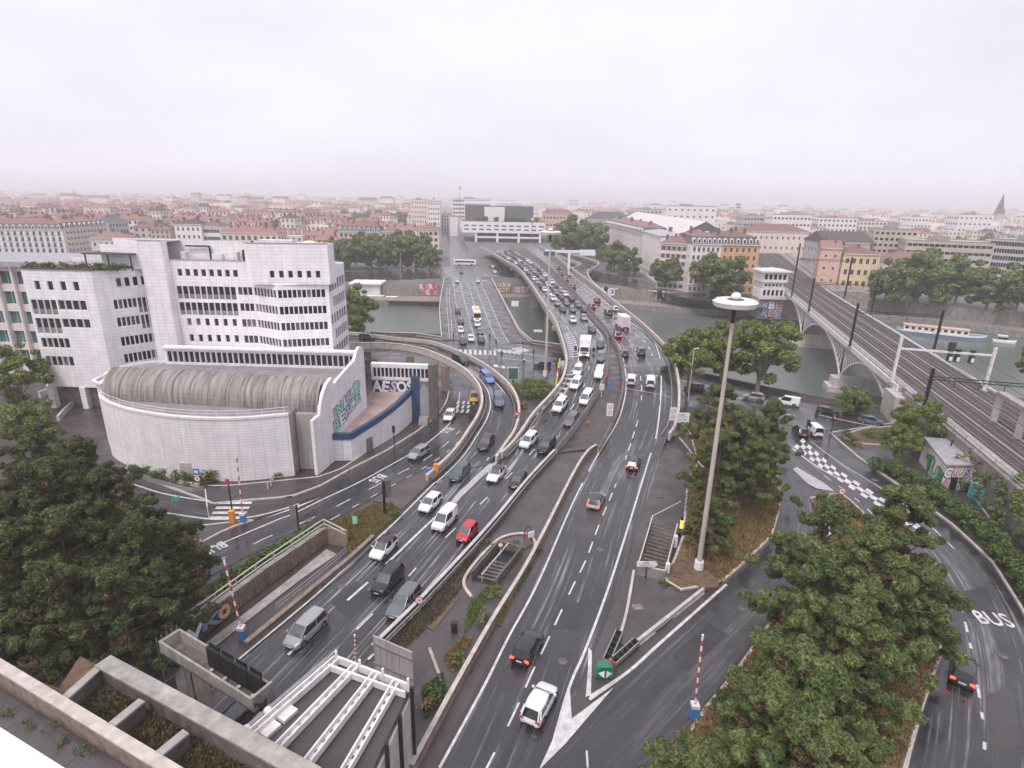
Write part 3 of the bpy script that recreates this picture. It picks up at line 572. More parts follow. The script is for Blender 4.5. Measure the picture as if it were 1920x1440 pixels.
# ---- pavements, verges, islands: raised slabs with kerbs
def slab(name, px, m, h=0.14, z0=0.0, kerb=True, world=None):
    pts = world or [P(p[0], p[1], z0) for p in px]; mb = MB(); mb.prism([(p.x, p.y) for p in pts], z0 - 0.1, z0 + h)
    o = structure(mb, name, m)
    if kerb:
        k = MB(); loop = pts + [pts[0]]; k.sweep([V3(p.x, p.y, z0) for p in resample(loop, step=2.0)], rect(0.13, -0.05, h + 0.02), cap=False); part(k, 'kerb', 'concrete_light', o)
    return o
slab('pavement', [(400, 945), (470, 938), (545, 932), (600, 912), (657, 880), (724, 846), (784, 808), (822, 778), (838, 752), (843, 728), (815, 720), (795, 770), (760, 800), (640, 880), (600, 895), (430, 912), (380, 912), (340, 900), (250, 870), (235, 880), (320, 915), (385, 938)], 'pavement')
slab('traffic_island', [(378, 1018), (430, 990), (490, 972), (470, 976), (395, 985), (370, 984), (360, 1000)], 'pavement')
slab('verge', [(648, 1022), (610, 990), (640, 975), (700, 948), (735, 945), (748, 962), (735, 975), (690, 1015), (660, 1040)], 'grass', 0.25, kerb=False)
slab('pavement', [(700, 940), (738, 915), (800, 882), (840, 858), (848, 866), (800, 912), (752, 958), (735, 945)], 'pavement_red', 0.1, kerb=False)
gi = slab('grass_island', [(1290, 800), (1330, 790), (1420, 800), (1455, 870), (1458, 912), (1461, 958), (1445, 1008), (1400, 1052), (1350, 1096), (1270, 1110), (1235, 1080), (1262, 1060), (1280, 1010), (1285, 960), (1290, 900), (1310, 870)], 'dry_grass', 0.3)
slab('grass_island', [(1520, 935), (1575, 925), (1600, 945), (1640, 985), (1715, 1060), (1755, 1140), (1762, 1230), (1730, 1320), (1680, 1500), (1200, 1520), (1270, 1405), (1330, 1322), (1380, 1262), (1450, 1162), (1515, 1080), (1560, 1000)], 'dry_grass', 0.18)
slab('pavement', [(1556, 812), (1700, 790), (1800, 900), (1990, 1150), (2050, 1300), (1990, 1330), (1960, 1240), (1920, 1148), (1860, 1053), (1788, 986), (1692, 915), (1612, 860)], 'pavement')
slab('planting_bed', [(1578, 818), (1620, 805), (1690, 800), (1700, 838), (1640, 835), (1600, 832)], 'soil', 0.25, 0.1)
slab('pavement', [(1196, 1065), (1240, 1090), (1318, 1108), (1240, 1180), (1175, 1215), (1150, 1200), (1175, 1130)], 'pavement', 0.12, kerb=False)
slab('soil_pit', [(1237, 1075), (1275, 1055), (1320, 1050), (1350, 1068), (1345, 1105), (1318, 1108)], 'soil', 0.36, kerb=False)
slab('roadside_bed', [(60, 760), (170, 760), (250, 905), (120, 930), (-200, 1000), (-300, 900)], 'asphalt_old', 0.1, kerb=False)
slab('embankment', [(-150, 960), (100, 975), (240, 985), (365, 985), (378, 1030), (395, 1075), (320, 1185), (270, 1230), (180, 1250), (0, 1250), (-200, 1300)], 'soil', 0.3, kerb=False)
# ================================================================== viaduct
vroot = thing('motorway_viaduct', (10, 200, 0), 'concrete motorway viaduct with cream parapets curving across the river to the bus station', 'viaduct')
ztop = lambda y: zm(y) + 0.95
VL = resample(path([(940, 850), (973, 813), (1000, 773), (1040, 730), (1058, 700), (1062, 667), (1053, 630), (1040, 597), (1017, 563), (993, 527), (970, 500), (940, 483), (922, 472), (900, 461)], ztop), 110)
VR = resample(path([(1255, 812), (1268, 790), (1273, 757), (1271, 703), (1250, 650), (1207, 607), (1157, 567), (1107, 527), (1080, 508), (1052, 486), (1030, 470), (1012, 460)], ztop), 110)
for A in (VL, VR):
    for p in A: p.z = zm(p.y) - .3 * smooth01((p.y - 80) / 6)
mb = MB(); sec = []
for a, b in zip(VL, VR):
    lo = min(a.z, b.z)
    sec.append((a, b, (a.z - 1.3) if a.z > 2.4 else -0.1, (b.z - 1.3) if b.z > 2.4 else -0.1))
for (a, b, la, lb), (c, d, lc, ld) in zip(sec, sec[1:]):
    mb.quad(a, b, d, c, 1); mb.quad((a.x, a.y, la), (c.x, c.y, lc), c, a); mb.quad(b, d, (d.x, d.y, ld), (b.x, b.y, lb)); mb.quad((a.x, a.y, la), (b.x, b.y, lb), (d.x, d.y, ld), (c.x, c.y, lc))
part(mb, 'deck', ['concrete', 'asphalt_old'], vroot)
PAR = [(-0.16, -0.4), (0.16, -0.4), (0.16, 0.9), (0.22, 0.9), (0.22, 1.02), (-0.22, 1.02), (-0.22, 0.9), (-0.16, 0.9)]
for A, n_ in ((VL, 'parapet'), (VR, 'parapet')):
    mb = MB(); mb.sweep([p + V3(0, 0, .25) for p in A], PAR); part(mb, n_, 'coping_tan', vroot)
mb = MB(); mb.sweep(offset(VR, -1.3), rect(0.05, 0.45, 0.75)); part(mb, 'guard_rail', 'galv', vroot)
mb = MB(); mb.sweep(offset(VL, 0.8), rect(0.05, 0.45, 0.75)); part(mb, 'guard_rail', 'galv', vroot)
INR = resample(path(IN_R[6:], zm), 100); OUTLb = resample(path(OUT_L[7:], zm), 100)
for A in (INR, OUTLb):
    mb = MB(); mb.sweep(A, rect(0.14, -0.5, 0.85)); part(mb, 'median_barrier', 'concrete', vroot)
    mb = MB(); mb.sweep([p + V3(0, 0, 0.85) for p in A], rect(0.2, 0, 0.09)); part(mb, 'barrier_coping', 'concrete_dark', vroot)
for y, xs, tw in ((122, (14, 33), 1.3), (160, (15, 32), 1.5), (205, (13, 30), 1.5), (252, (9, 26), 1.5), (300, (2, 20), 1.3), (340, (-5, 14), 1.3)):
    for x in xs:
        mb = MB(); mb.prism([(x - 1.6, y - tw / 2), (x + 1.6, y - tw / 2), (x + 1.6, y + tw / 2), (x - 1.6, y + tw / 2)], -9, 4.4); part(mb, 'pier', 'concrete', vroot)
    mb = MB(); mb.prism([(xs[0] - 4, y - .9), (xs[1] + 4, y - .9), (xs[1] + 4, y + .9), (xs[0] - 4, y + .9)], 3.2, 4.35); part(mb, 'pier_head', 'concrete', vroot)
# off-ramp loop to the right near the far bank
OA = resample(path([(1137, 552), (1113, 532), (1102, 516), (1104, 508), (1121, 498), (1120, 491), (1093, 482), (1060, 474)], lambda y: 5.9), 60); OB = resample(path([(1075, 520), (1068, 513), (1066, 508), (1070, 505), (1086, 498), (1087, 494), (1055, 483), (1040, 476)], lambda y: 5.9), 60)
for A in (OA, OB):
    for p in A: p.z = 5.5
oroot = thing('off_ramp', (30, 290, 0), 'narrow curling off-ramp with cream parapets beside the viaduct on the far bank', 'off-ramp')
mb = MB(); mb.strip(OA, OB, 0, 0.12); part(mb, 'road_surface', 'asphalt_plain', oroot)
mb = MB(); [mb.quad(a, b, d, c) for a, b, c, d in zip([p - V3(0, 0, 1.1) for p in OA], OA, [p - V3(0, 0, 1.1) for p in OA[1:]], OA[1:])]; [mb.quad(a, b, d, c) for a, b, c, d in zip([p - V3(0, 0, 1.1) for p in OB], OB, [p - V3(0, 0, 1.1) for p in OB[1:]], OB[1:])]
part(mb, 'deck', 'concrete', oroot, kind='stuff')
for A in (OA, OB): mb = MB(); mb.sweep(A, PAR); part(mb, 'parapet', 'coping_tan', oroot)
for p in OA[20::14]: mb = MB(); mb.cyl(p.x - 2, p.y, 0, 4.6, .6); part(mb, 'pier', 'concrete', oroot)
# ================================================================== S-shaped ramp on the left
rroot = thing('slip_ramp', (-10, 110, 0), 'elevated S-shaped slip ramp on concrete columns curving down into the motorway', 'ramp')
RO = resample(path([(560, 622, 7.4), (657, 623, 7.4), (740, 633, 7.4), (807, 640, 7.3), (857, 657, 6.9), (900, 677, 6.4), (933, 700, 5.8), (957, 723, 5.0), (970, 747, 4.0), (973, 773, 3.0), (965, 805, 1.9), (945, 835, 1.1), (930, 858, 0.8)]), 80)
RI = resample(path([(560, 642, 7.4), (657, 643, 7.4), (733, 644, 7.4), (790, 653, 7.3), (840, 673, 6.9), (873, 693, 6.4), (897, 720, 5.5), (904, 747, 4.5), (898, 773, 3.5), (880, 803, 2.3), (850, 845, 1.2), (800, 893, 0.8)]), 80)
for A in (RO, RI):
    for p in A: p.z -= 0.9
    for i, p in enumerate(A): p.z = max(p.z, 0.06)
mb = MB()
for a, b, c, d in zip(RO, RI, RO[1:], RI[1:]):
    lo = lambda p: (p.z - 1.2) if p.z > 2.0 else -0.1
    mb.quad(a, b, d, c, 1); mb.quad((a.x, a.y, lo(a)), (c.x, c.y, lo(c)), c, a); mb.quad(b, d, (d.x, d.y, lo(d)), (b.x, b.y, lo(b))); mb.quad((a.x, a.y, lo(a)), (b.x, b.y, lo(b)), (d.x, d.y, lo(d)), (c.x, c.y, lo(c)))
part(mb, 'deck', ['concrete', 'asphalt_plain'], rroot)
mb = MB(); mb.strip(offset(RO, 1.1), offset(RI, -1.1), 0, 0.02); part(mb, 'road_surface', 'asphalt', rroot)
mb = MB(); mb.ribbon(offset(RO, 1.5), 0.18, 0.04); part(mb, 'lane_line', 'road_white', rroot); mb = MB(); mb.ribbon(offset(RI, -1.5), 0.18, 0.04); part(mb, 'lane_line', 'road_white', rroot)
for A, s in ((RO, 1), (RI, -1)):
    mb = MB(); mb.sweep(A, PAR); part(mb, 'parapet', 'coping_tan', rroot)
    mb = MB(); mb.sweep(offset(A, s * 0.75), rect(0.13, 0, 0.45)); part(mb, 'safety_kerb', 'concrete_dark', rroot)
for (u, v) in ((835, 733), (690, 700), (770, 712)):
    q_ = P(u, v); mb = MB(); mb.prism([(q_.x - .8, q_.y - .35), (q_.x + .8, q_.y - .35), (q_.x + .8, q_.y + .35), (q_.x - .8, q_.y + .35)], 0, 5.4); part(mb, 'column', 'concrete_brown', rroot)
# ================================================================== road bridge
broot = thing('road_bridge', (-10, 215, 0), 'flat road bridge with pale railings crossing the river left of the viaduct', 'bridge')
BL = resample([V3(-34, 166, 0), V3(-23, 164, 0)] + path([(826, 632), (824, 600), (825, 573), (833, 527)])[0:] , 50)
BL = resample(path([(828, 638), (825, 600), (825, 573), (833, 525)]), 50); BR = resample(path([(997, 645), (973, 623), (957, 593), (940, 560), (922, 525)]), 50)
mb = MB()
for a, b, c, d in zip(BL, BR, BL[1:], BR[1:]):
    e = V3(0, 0, -1.5); mb.quad(a, b, d, c); mb.quad(a + e, c + e, c, a); mb.quad(b, d, d + e, b + e); mb.quad(a + e, b + e, d + e, c + e)
part(mb, 'deck', 'concrete', broot)
KL = resample(path([(868, 640), (860, 600), (852, 560), (848, 525)]), 50); KR = resample(path([(957, 643), (940, 613), (923, 573), (903, 530)]), 50)
mb = MB(); mb.strip(BL, KL, 0, 0.13); mb.strip(KR, BR, 0, 0.13); part(mb, 'footway', 'pavement', broot)
mb = MB(); mb.strip(KL, KR, 0, 0.02); part(mb, 'road_surface', 'asphalt_plain', broot)
for t, dsh in ((0.02, None), (0.27, None), (0.52, None), (0.74, None), (0.97, None)):
    mb = MB(); mb.ribbon([a.lerp(b, t) for a, b in zip(KL, KR)], 0.16, 0.04, dsh); part(mb, 'lane_line', 'road_white', broot)
for px in ([(843, 636), (840, 600), (838, 570), (838, 540)], [(848, 636), (846, 600), (843, 570), (843, 540)]):
    mb = MB(); mb.ribbon(path(px), 0.14, 0.15); part(mb, 'cycle_lane_line', 'road_white', broot)
mb = MB(); mb.ribbon(path([(858, 632), (853, 600), (848, 560), (845, 535)]), 0.5, 0.16); part(mb, 'brake_reflection_strip', 'brake_reflection_red', broot)  # reddish reflection of brake lights, painted as a strip on the bridge
def railing(pts, parent, m='w_pale', h=1.05, step=2.2):
    pts = resample(pts, step=step); mb = MB()
    mb.sweep([p + V3(0, 0, h - .1) for p in pts], rect(0.11, 0, 0.16)); mb.sweep([p + V3(0, 0, .18) for p in pts], rect(0.06, 0, 0.08)); part(mb, 'handrail', m, parent)
    mb = MB()
    for a, b in zip(pts, pts[1:]):
        for k in range(4): p = a.lerp(b, k / 4); mb.box(p.x - .03, p.y - .03, p.z, p.x + .03, p.y + .03, p.z + h - .05)
    part(mb, 'balusters', m, parent, kind='stuff')
for A in (BL, BR): railing([p + V3(0, 0, 0.13) for p in A], broot)
railing([V3(-44, 163.2, 0), V3(-28, 163, 0), BL[0]], broot); railing([BR[0], V3(14, 152.5, 0)], broot)
for k in range(4):
    y = 178 + k * 28; xa = BL[min(49, int((y - 160) / 2.3))].x + 1.5; xb = BR[min(49, int((y - 160) / 2.3))].x - 1.5; mb = MB(); mb.prism([(xa, y - 1), (xb, y - 1), (xb, y + 1), (xa, y + 1)], -9, -1.4); part(mb, 'pier', 'quay_stone', broot)
# far street continuing beyond the bridge
mb = MB(); mb.strip(resample(path([(846, 528), (843, 480), (838, 440), (836, 420)]), 20), resample(path([(905, 528), (890, 490), (872, 455), (856, 420)]), 20), 0, 0.01); fs = structure(mb, 'station_street', 'asphalt_plain')
mb = MB(); mb.strip(resample(path([(560, 532), (825, 522), (960, 520), (1130, 530), (1290, 560), (1440, 580)]), 20), resample(path([(560, 515), (825, 500), (960, 500), (1130, 512), (1290, 545), (1440, 565)]), 20), 0, 0.006); structure(mb, 'far_quay_street', 'asphalt_plain')
# barriers near the camera
def barrier(px, label, m='concrete', h=0.8, wd=0.16, z=0.0, cap=None, name='barrier_wall', cat='barrier', rail=False):
    pts = resample(path(px, z), step=1.5); mb = MB(); mb.sweep(pts, [(-wd * 1.5, -.05), (wd * 1.5, -.05), (wd, h * .35), (wd, h), (-wd, h), (-wd, h * .35)]); a = pts[len(pts) // 2]
    r = thing(name, (a.x, a.y, 0), label, cat); part(mb, 'wall', m, r)
    if cap: mb = MB(); mb.sweep(pts, rect(wd + .05, h, h + .08)); part(mb, 'coping', cap, r)
    if rail:
        mb = MB(); mb.sweep(offset(pts, 0.45), rect(0.05, 0.45, 0.75)); [mb.box(p.x - .05, p.y - .05, 0, p.x + .05, p.y + .05, .7) for p in offset(pts, .35)[::3]]; part(mb, 'guard_rail', 'galv', r)
    return r
barrier([(700, 1225), (721, 1203), (788, 1136), (869, 1049), (929, 981), (990, 906), (1040, 852)], 'low concrete wall along the right edge of the inbound carriageway', 'concrete_dark', 0.85, 0.14, 0, 'concrete_light', rail=True)
barrier([(772, 1450), (852, 1300), (925, 1170), (985, 1072), (1030, 985), (1075, 895), (1100, 855), (1118, 842)], 'low brown concrete wall along the left edge of the outbound carriageway', 'concrete_brown', 0.8, 0.14, 0, 'coping_tan')
barrier([(1256, 800), (1262, 815), (1285, 843), (1305, 870), (1318, 885)], 'short curved crash barrier at the edge of the pine island', 'concrete_dark', 0.7, 0.12, 0, 'galv')
barrier([(1163, 1195), (1175, 1150), (1188, 1075)], 'straight pale kerb wall left of the triangular paved area', 'concrete_light', 0.45, 0.13)
barrier([(1195, 1208), (1240, 1172), (1318, 1110)], 'slanting pale kerb wall right of the triangular paved area', 'concrete_light', 0.5, 0.16)
barrier([(232, 885), (300, 908), (350, 922), (372, 924), (383, 920)], 'curved metal crash barrier in front of the hedge by the curved white wall', 'galv', 0.7, 0.06)
barrier([(240, 872), (290, 892), (340, 908), (375, 914)], 'low pale wall behind the crash barrier at the curved white wall', 'concrete_light', 0.6, 0.12)
barrier([(462, 1215), (540, 1150), (600, 1100), (660, 1050), (700, 1012)], 'dark guard wall between the sunken footpath and the inbound carriageway', 'concrete_dark', 0.6, 0.2, 0, 'concrete_brown')

# resurfaced patches, drain covers and seams
def patch(road, px, m, z=0.0):
    mb = MB(); mb.poly([P(u, v, z) + V3(0, 0, .022) for u, v in px]); part(mb, 'asphalt_patch', m, road)
for rd, px, m, z in ((outbound, [(1030, 1180), (1085, 1180), (1100, 1130), (1048, 1130)], 'asphalt_patch', 0), (outbound, [(1075, 1010), (1120, 1010), (1150, 930), (1110, 930)], 'asphalt_pale', 0), (inbound, [(620, 1130), (655, 1160), (700, 1115), (668, 1090)], 'asphalt_patch', 0), (inbound, [(905, 925), (930, 945), (965, 910), (940, 893)], 'asphalt_pale', 0), (bus_road, [(560, 985), (620, 958), (632, 965), (572, 993)], 'asphalt_patch', 0), (bus_road, [(690, 925), (735, 898), (748, 903), (702, 931)], 'asphalt_pale', 0), (slip_r, [(1260, 1230), (1330, 1170), (1365, 1190), (1290, 1260)], 'asphalt_patch', 0), (slip_r, [(1420, 1070), (1460, 1020), (1490, 1030), (1450, 1085)], 'asphalt_pale', 0), (right_road, [(1800, 1110), (1850, 1100), (1870, 1150), (1815, 1160)], 'asphalt_patch', 0), (right_road, [(1850, 1300), (1900, 1290), (1915, 1400), (1860, 1410)], 'asphalt_pale', 0)): patch(rd, px, m, z)
for k, (u, v, lab) in enumerate(((1055, 1240, 'round drain cover in the outbound carriageway near the gore'), (1125, 1030, 'round drain cover in the right outbound lane'), (640, 1100, 'round drain cover in the left inbound lane'), (580, 975, 'round drain cover on the bus road'), (1390, 1140, 'round drain cover on the slip road'), (1640, 900, 'round drain cover by the chequered strip'), (930, 1150, 'round drain cover in the paved median'), (1240, 930, 'round drain cover on the shoulder beside the pine island'), (1880, 1230, 'round drain cover on the right quay road'))):
    p = P(u, v); mb = MB(); mb.cyl(p.x, p.y, .02, .036, .42, .42, 16); mb.cyl(p.x, p.y, .036, .042, .34, .34, 16); single(mb, 'drain_cover', 'concrete_dark', lab, 'drain cover')
# ================================================================== buildings: helpers
def facade(mb, A, B, z0, z1, ops, rev=0.25, mi=0):
    """wall from A to B (left to right as seen from outside) with real openings; ops = (s0, s1, za, zb)"""
    A = V3(A[0], A[1], 0); B = V3(B[0], B[1], 0); d = (B - A); Ln = d.length; d.normalize(); inn = V3(-d.y, d.x, 0)
    ops = [o for o in ops if o[0] > 0.02 and o[1] < Ln - 0.02 and o[2] >= z0 and o[3] <= z1]
    pt = lambda s, z, k=0.0: A + d * s + inn * k + V3(0, 0, z)
    zs = sorted({round(v, 3) for o in ops for v in (o[2], o[3])} | {z0, z1})
    for za, zb in zip(zs, zs[1:]):
        if zb - za < 1e-4: continue
        zc = (za + zb) / 2; row = sorted([o for o in ops if o[2] < zc < o[3]]); s = 0.0
        for o in row:
            if o[0] > s + 1e-4: mb.quad(pt(s, za), pt(o[0], za), pt(o[0], zb), pt(s, zb), mi, ((s, za), (o[0], za), (o[0], zb), (s, zb)))
            s = max(s, o[1])
        if s < Ln - 1e-4: mb.quad(pt(s, za), pt(Ln, za), pt(Ln, zb), pt(s, zb), mi, ((s, za), (Ln, za), (Ln, zb), (s, zb)))
    for s0, s1, za, zb in ops:
        mb.quad(pt(s0, za), pt(s1, za), pt(s1, za, rev), pt(s0, za, rev), mi); mb.quad(pt(s0, zb, rev), pt(s1, zb, rev), pt(s1, zb), pt(s0, zb), mi)
        mb.quad(pt(s0, za), pt(s0, za, rev), pt(s0, zb, rev), pt(s0, zb), mi); mb.quad(pt(s1, za, rev), pt(s1, za), pt(s1, zb), pt(s1, zb, rev), mi)
    return [(pt((s0 + s1) / 2, (za + zb) / 2), math.atan2(d.y, d.x), s1 - s0, zb - za) for s0, s1, za, zb in ops]
_wm = {}
def win_mesh(w_, h_, kind, rev):
    key = (round(w_, 2), round(h_, 2), kind, rev)
    if key in _wm: return _wm[key]
    mb = MB(); x = w_ / 2; z = h_ / 2; g = {'grey': 'glass_grey', 'green': 'glass_green'}.get(kind.split('_')[0], 'glass')
    mb.quad((-x, rev - .02, -z), (x, rev - .02, -z), (x, rev - .02, z), (-x, rev - .02, z), 0)
    t = 0.045
    def bar(x0, z0, x1, z1): mb.box(x0, rev - .10, z0, x1, rev - .03, z1, 1)
    bar(-x, -z, -x + t, z); bar(x - t, -z, x, z); bar(-x + t, -z, x - t, -z + t); bar(-x + t, z - t, x - t, z)
    if 'sash' in kind: bar(-t / 2, -z + t, t / 2, z - t)
    if 'grid' in kind:
        bar(-x + t, z * .2, x - t, z * .2 + t)
    if 'half' in kind:
        mb.box(-x + t, rev - .09, -z + t, x - t, rev - .04, -z + h_ * .38, 2)
    if 'sill' in kind: mb.box(-x - .08, -.12, -z - .12, x + .08, -.002, -z - .003, 1)
    if 'shut' in kind:
        for s_ in (-1, 1): mb.box(min(s_ * x, s_ * (x + w_ * .42)), -.08, -z, max(s_ * x, s_ * (x + w_ * .42)), -.012, z, 2)
    if 'balc' in kind:
        mb.box(-x - .3, -.6, -z - .16, x + .3, -.003, -z - .02, 1)
        for k in range(7): xx = -x - .25 + (w_ + .5) * k / 6; mb.box(xx - .03, -.58, -z - .02, xx + .03, -.52, -z + .85, 3)
        mb.box(-x - .28, -.6, -z + .85, x + .28, -.5, -z + .93, 3)
    me = mb.mesh('window', [g, 'paint_white', 'shutter', 'black_metal']); _wm[key] = me; return me
def windows(res, root, kind='sash', rev=0.25, name='window'):
    ox, oy, oz = ORG[root]
    for c, rz, w_, h_ in res:
        link(name, win_mesh(w_, h_, kind, rev), root, (c.x - ox, c.y - oy, c.z - oz), rz)
def windows_joined(res, root, rev=0.2, m='glass'):
    if not res: return
    mb = MB()
    for c, rz, w_, h_ in res:
        d = V3(math.cos(rz), math.sin(rz), 0); i = V3(-d.y, d.x, 0) * (rev - .02); a = c - d * w_ / 2 + i; b = c + d * w_ / 2 + i; z = V3(0, 0, h_ / 2)
        mb.quad(a - z, b - z, b + z, a + z)
    part(mb, 'windows', m, root, kind='stuff')
def grid_ops(Ln, z0, fh, floors, bays, ww, wh, sill=0.9, m0=None, skip=()):
    o = []; m0 = m0 if m0 is not None else 0.0; pitch = (Ln - 2 * m0) / bays
    for f in range(floors):
        for b in range(bays):
            if (f, b) in skip: continue
            c = m0 + pitch * (b + .5); o.append((c - ww / 2, c + ww / 2, z0 + f * fh + sill, z0 + f * fh + sill + wh))
    return o
def roof_hip(mb, pt, L, D, z, rh, ov=0.5, inset=None, mi=0):
    i = min(L, D) * 0.5 if inset is None else inset
    a, b, c, d = pt(-ov, -ov, z), pt(L + ov, -ov, z), pt(L + ov, D + ov, z), pt(-ov, D + ov, z); e = pt(i, D / 2, z + rh); f = pt(L - i, D / 2, z + rh)
    mb.add([a, b, c, d, e, f], [(0, 1, 5, 4), (1, 2, 5), (2, 3, 4, 5), (3, 0, 4), (3, 2, 1, 0)], mi)
def block(name, label, A, B, depth, h, floors, bays, wall='w_cream', roof='roof_red', rh=3.5, style='hip', cat='building', group=None, win='sash', z0=0.0, ww=1.1, wh=1.9, indiv=True, side=True, chim=3, dorm=0, shop=True, ridge=None, sidewin=None, gutter=True):
    A = V3(A[0], A[1], 0); B = V3(B[0], B[1], 0); d = (B - A); Ln = d.length; d.normalize(); inn = V3(-d.y, d.x, 0)
    pt = lambda s, t, z: A + d * s + inn * t + V3(0, 0, z)
    c = (A + B) / 2; root = thing(name, (c.x, c.y, z0), label, cat, group); mb = MB(); fh = (h - z0 - .6) / floors; W = []
    W += facade(mb, A, B, z0, h, grid_ops(Ln, z0, fh, floors, bays, ww, wh, (fh - wh) * .45, 0.5))
    C_, D_ = pt(Ln, depth, 0), pt(0, depth, 0); sb = max(1, int(depth / 3.6)); sops = grid_ops(depth, z0, fh, floors, sb, ww, wh, (fh - wh) * .45, .5) if side else []
    if c.x < 0: W2 = facade(mb, B, C_, z0, h, sops); facade(mb, D_, A, z0, h, [])
    else: W2 = facade(mb, D_, A, z0, h, sops); facade(mb, B, C_, z0, h, [])
    facade(mb, C_, D_, z0, h, [])
    if style == 'flat': mb.quad(pt(0, 0, h - .5), pt(Ln, 0, h - .5), pt(Ln, depth, h - .5), pt(0, depth, h - .5))
    part(mb, 'wall', wall, root)
    if indiv: windows(W, root, win); windows_joined(W2, root)
    else: windows_joined(W + W2, root)
    if gutter and style != 'flat':
        mb = MB(); mb.sweep([pt(0, -.12, h - .25), pt(Ln, -.12, h - .25)], [(-.05, -.15), (.35, -.15), (.35, .3), (-.05, .3)][::1]); part(mb, 'cornice', 'w_pale', root)
        mb = MB(); zz = z0 + fh; mb.sweep([pt(0, -.03, zz), pt(Ln, -.03, zz)], [(-.02, -.12), (.2, -.12), (.2, .12), (-.02, .12)]); part(mb, 'string_course', 'w_pale', root)
    rmb = MB()
    if style == 'hip': roof_hip(rmb, pt, Ln, depth, h + .03, rh); ro = part(rmb, 'roof', roof, root)
    elif style == 'gable': roof_hip(rmb, pt, Ln, depth, h + .03, rh, inset=0.0); ro = part(rmb, 'roof', roof, root)
    elif style == 'mansard':
        mh = 3.0; mi_ = 1.3; q = [pt(-.2, -.2, h), pt(Ln + .2, -.2, h), pt(Ln + .2, depth + .2, h), pt(-.2, depth + .2, h)]; u_ = [pt(mi_, mi_, h + mh), pt(Ln - mi_, mi_, h + mh), pt(Ln - mi_, depth - mi_, h + mh), pt(mi_, depth - mi_, h + mh)]
        rmb.add(q + u_, [(0, 1, 5, 4), (1, 2, 6, 5), (2, 3, 7, 6), (3, 0, 4, 7)]); ms = part(rmb, 'mansard_slope', 'roof_slate', root)
        rmb = MB(); roof_hip(rmb, lambda s, t, z: pt(s + mi_, t + mi_, z), Ln - 2 * mi_, depth - 2 * mi_, h + mh + .02, rh, .15); ro = part(rmb, 'roof', roof, root)
    else:
        rmb.sweep([pt(0, .15, h - .5), pt(Ln, .15, h - .5)], rect(.18, 0, .55)); rmb.sweep([pt(0, depth - .15, h - .5), pt(Ln, depth - .15, h - .5)], rect(.18, 0, .55))
        rmb.box(*(list(map(min, zip(pt(Ln * .3, depth * .35, h - .48), pt(Ln * .55, depth * .6, h - .48)))))[:2], h - .48, *(list(map(max, zip(pt(Ln * .3, depth * .35, 0), pt(Ln * .55, depth * .6, 0)))))[:2], h + 1.6); ro = part(rmb, 'roof', 'roof_flat', root, kind=None)
    if dorm and style in ('mansard', 'hip'):
        for k in range(dorm):
            s = Ln * (k + .5) / dorm; dm = MB(); q = lambda a, b, z: pt(s + a, b, h + z)
            dm.add([q(-.75, .0, .35), q(.75, .0, .35), q(.75, .0, 2.0), q(0, .0, 2.6), q(-.75, .0, 2.0), q(-.75, 1.6, .35), q(.75, 1.6, .35), q(.75, 1.6, 2.0), q(0, 1.6, 2.6), q(-.75, 1.6, 2.0)], [(0, 1, 2, 3, 4), (1, 6, 7, 2), (5, 0, 4, 9), (2, 7, 8, 3), (3, 8, 9, 4)], 0)
            dm.quad(q(-.42, -.02, .5), q(.42, -.02, .5), q(.42, -.02, 1.95), q(-.42, -.02, 1.95), 1); part(dm, 'dormer', ['w_white', 'glass'], root)
    for k in range(chim):
        s = Ln * (k + .3 + .4 * random.random()) / max(1, chim); t = depth * random.choice((.35, .5, .62)); z = h + (rh * .55 if style != 'flat' else 0) + (3 if style == 'mansard' else 0)
        cm = MB(); cw = random.uniform(.5, 1.1); cm.obox(pt(s, t, 0), inn, cw, .35, z - .8, z + random.uniform(1.6, 2.8)); zt = z + 1.6
        part(cm, 'chimney', 'chimney', ro)
    if shop and floors > 2:
        pass
    return root
# ================================================================== white office complex on the left
ob = thing('office_building', (-60, 100, 0), 'large white stepped office building with dark ribbon windows above the curved hall', 'office building')
Tz = 30.4
def opsrow(Ln, n, z0, z1, m0, m1, gap=0.12):
    p = (Ln - m0 - m1) / n; return [(m0 + p * i + gap / 2, m0 + p * (i + 1) - gap / 2, z0, z1) for i in range(n)]
def small(Ln, n, z0, z1, m0, m1, w_=1.0):
    p = (Ln - m0 - m1) / n; return [(m0 + p * (i + .5) - w_ / 2, m0 + p * (i + .5) + w_ / 2, z0, z1) for i in range(n)]
fl = lambda Aa, Bb: math.hypot(Bb[0] - Aa[0], Bb[1] - Aa[1])
# plan points, left to right
a0, a1, b1, c0, c1, d1, e0, e1, e2, f1 = (-85.5, 100.5), (-73.0, 100.0), (-67.2, 106.5), (-67.0, 104.6), (-62.8, 104.6), (-52.5, 106.0), (-48.0, 106.0), (-42.6, 103.2), (-33.9, 105.5), (-34.2, 117.0)
mb = MB(); W1 = []; W2 = []; W3 = []
Ln = fl(a0, a1)
for r, (za, zb) in enumerate(((17.7, 20.0), (14.5, 17.0), (11.5, 13.5), (8.4, 10.2))):
    W2 += facade(mb, a0, a1, (0, 0, 0, 0)[r], 0.001, []) if False else []
opsA = small(Ln, 4, 22.0, 23.6, 1.2, 2.0) + opsrow(Ln, 4, 17.6, 20.3, .4, 7.4) + opsrow(Ln, 4, 18.6, 20.3, 5.3, 2.0) + opsrow(Ln, 4, 14.2, 17.0, .4, 7.4) + opsrow(Ln, 4, 15.4, 17.0, 5.3, 2.0) + opsrow(Ln, 5, 11.6, 13.4, .6, 6.6) + opsrow(Ln, 5, 8.2, 10.0, .6, 6.6)
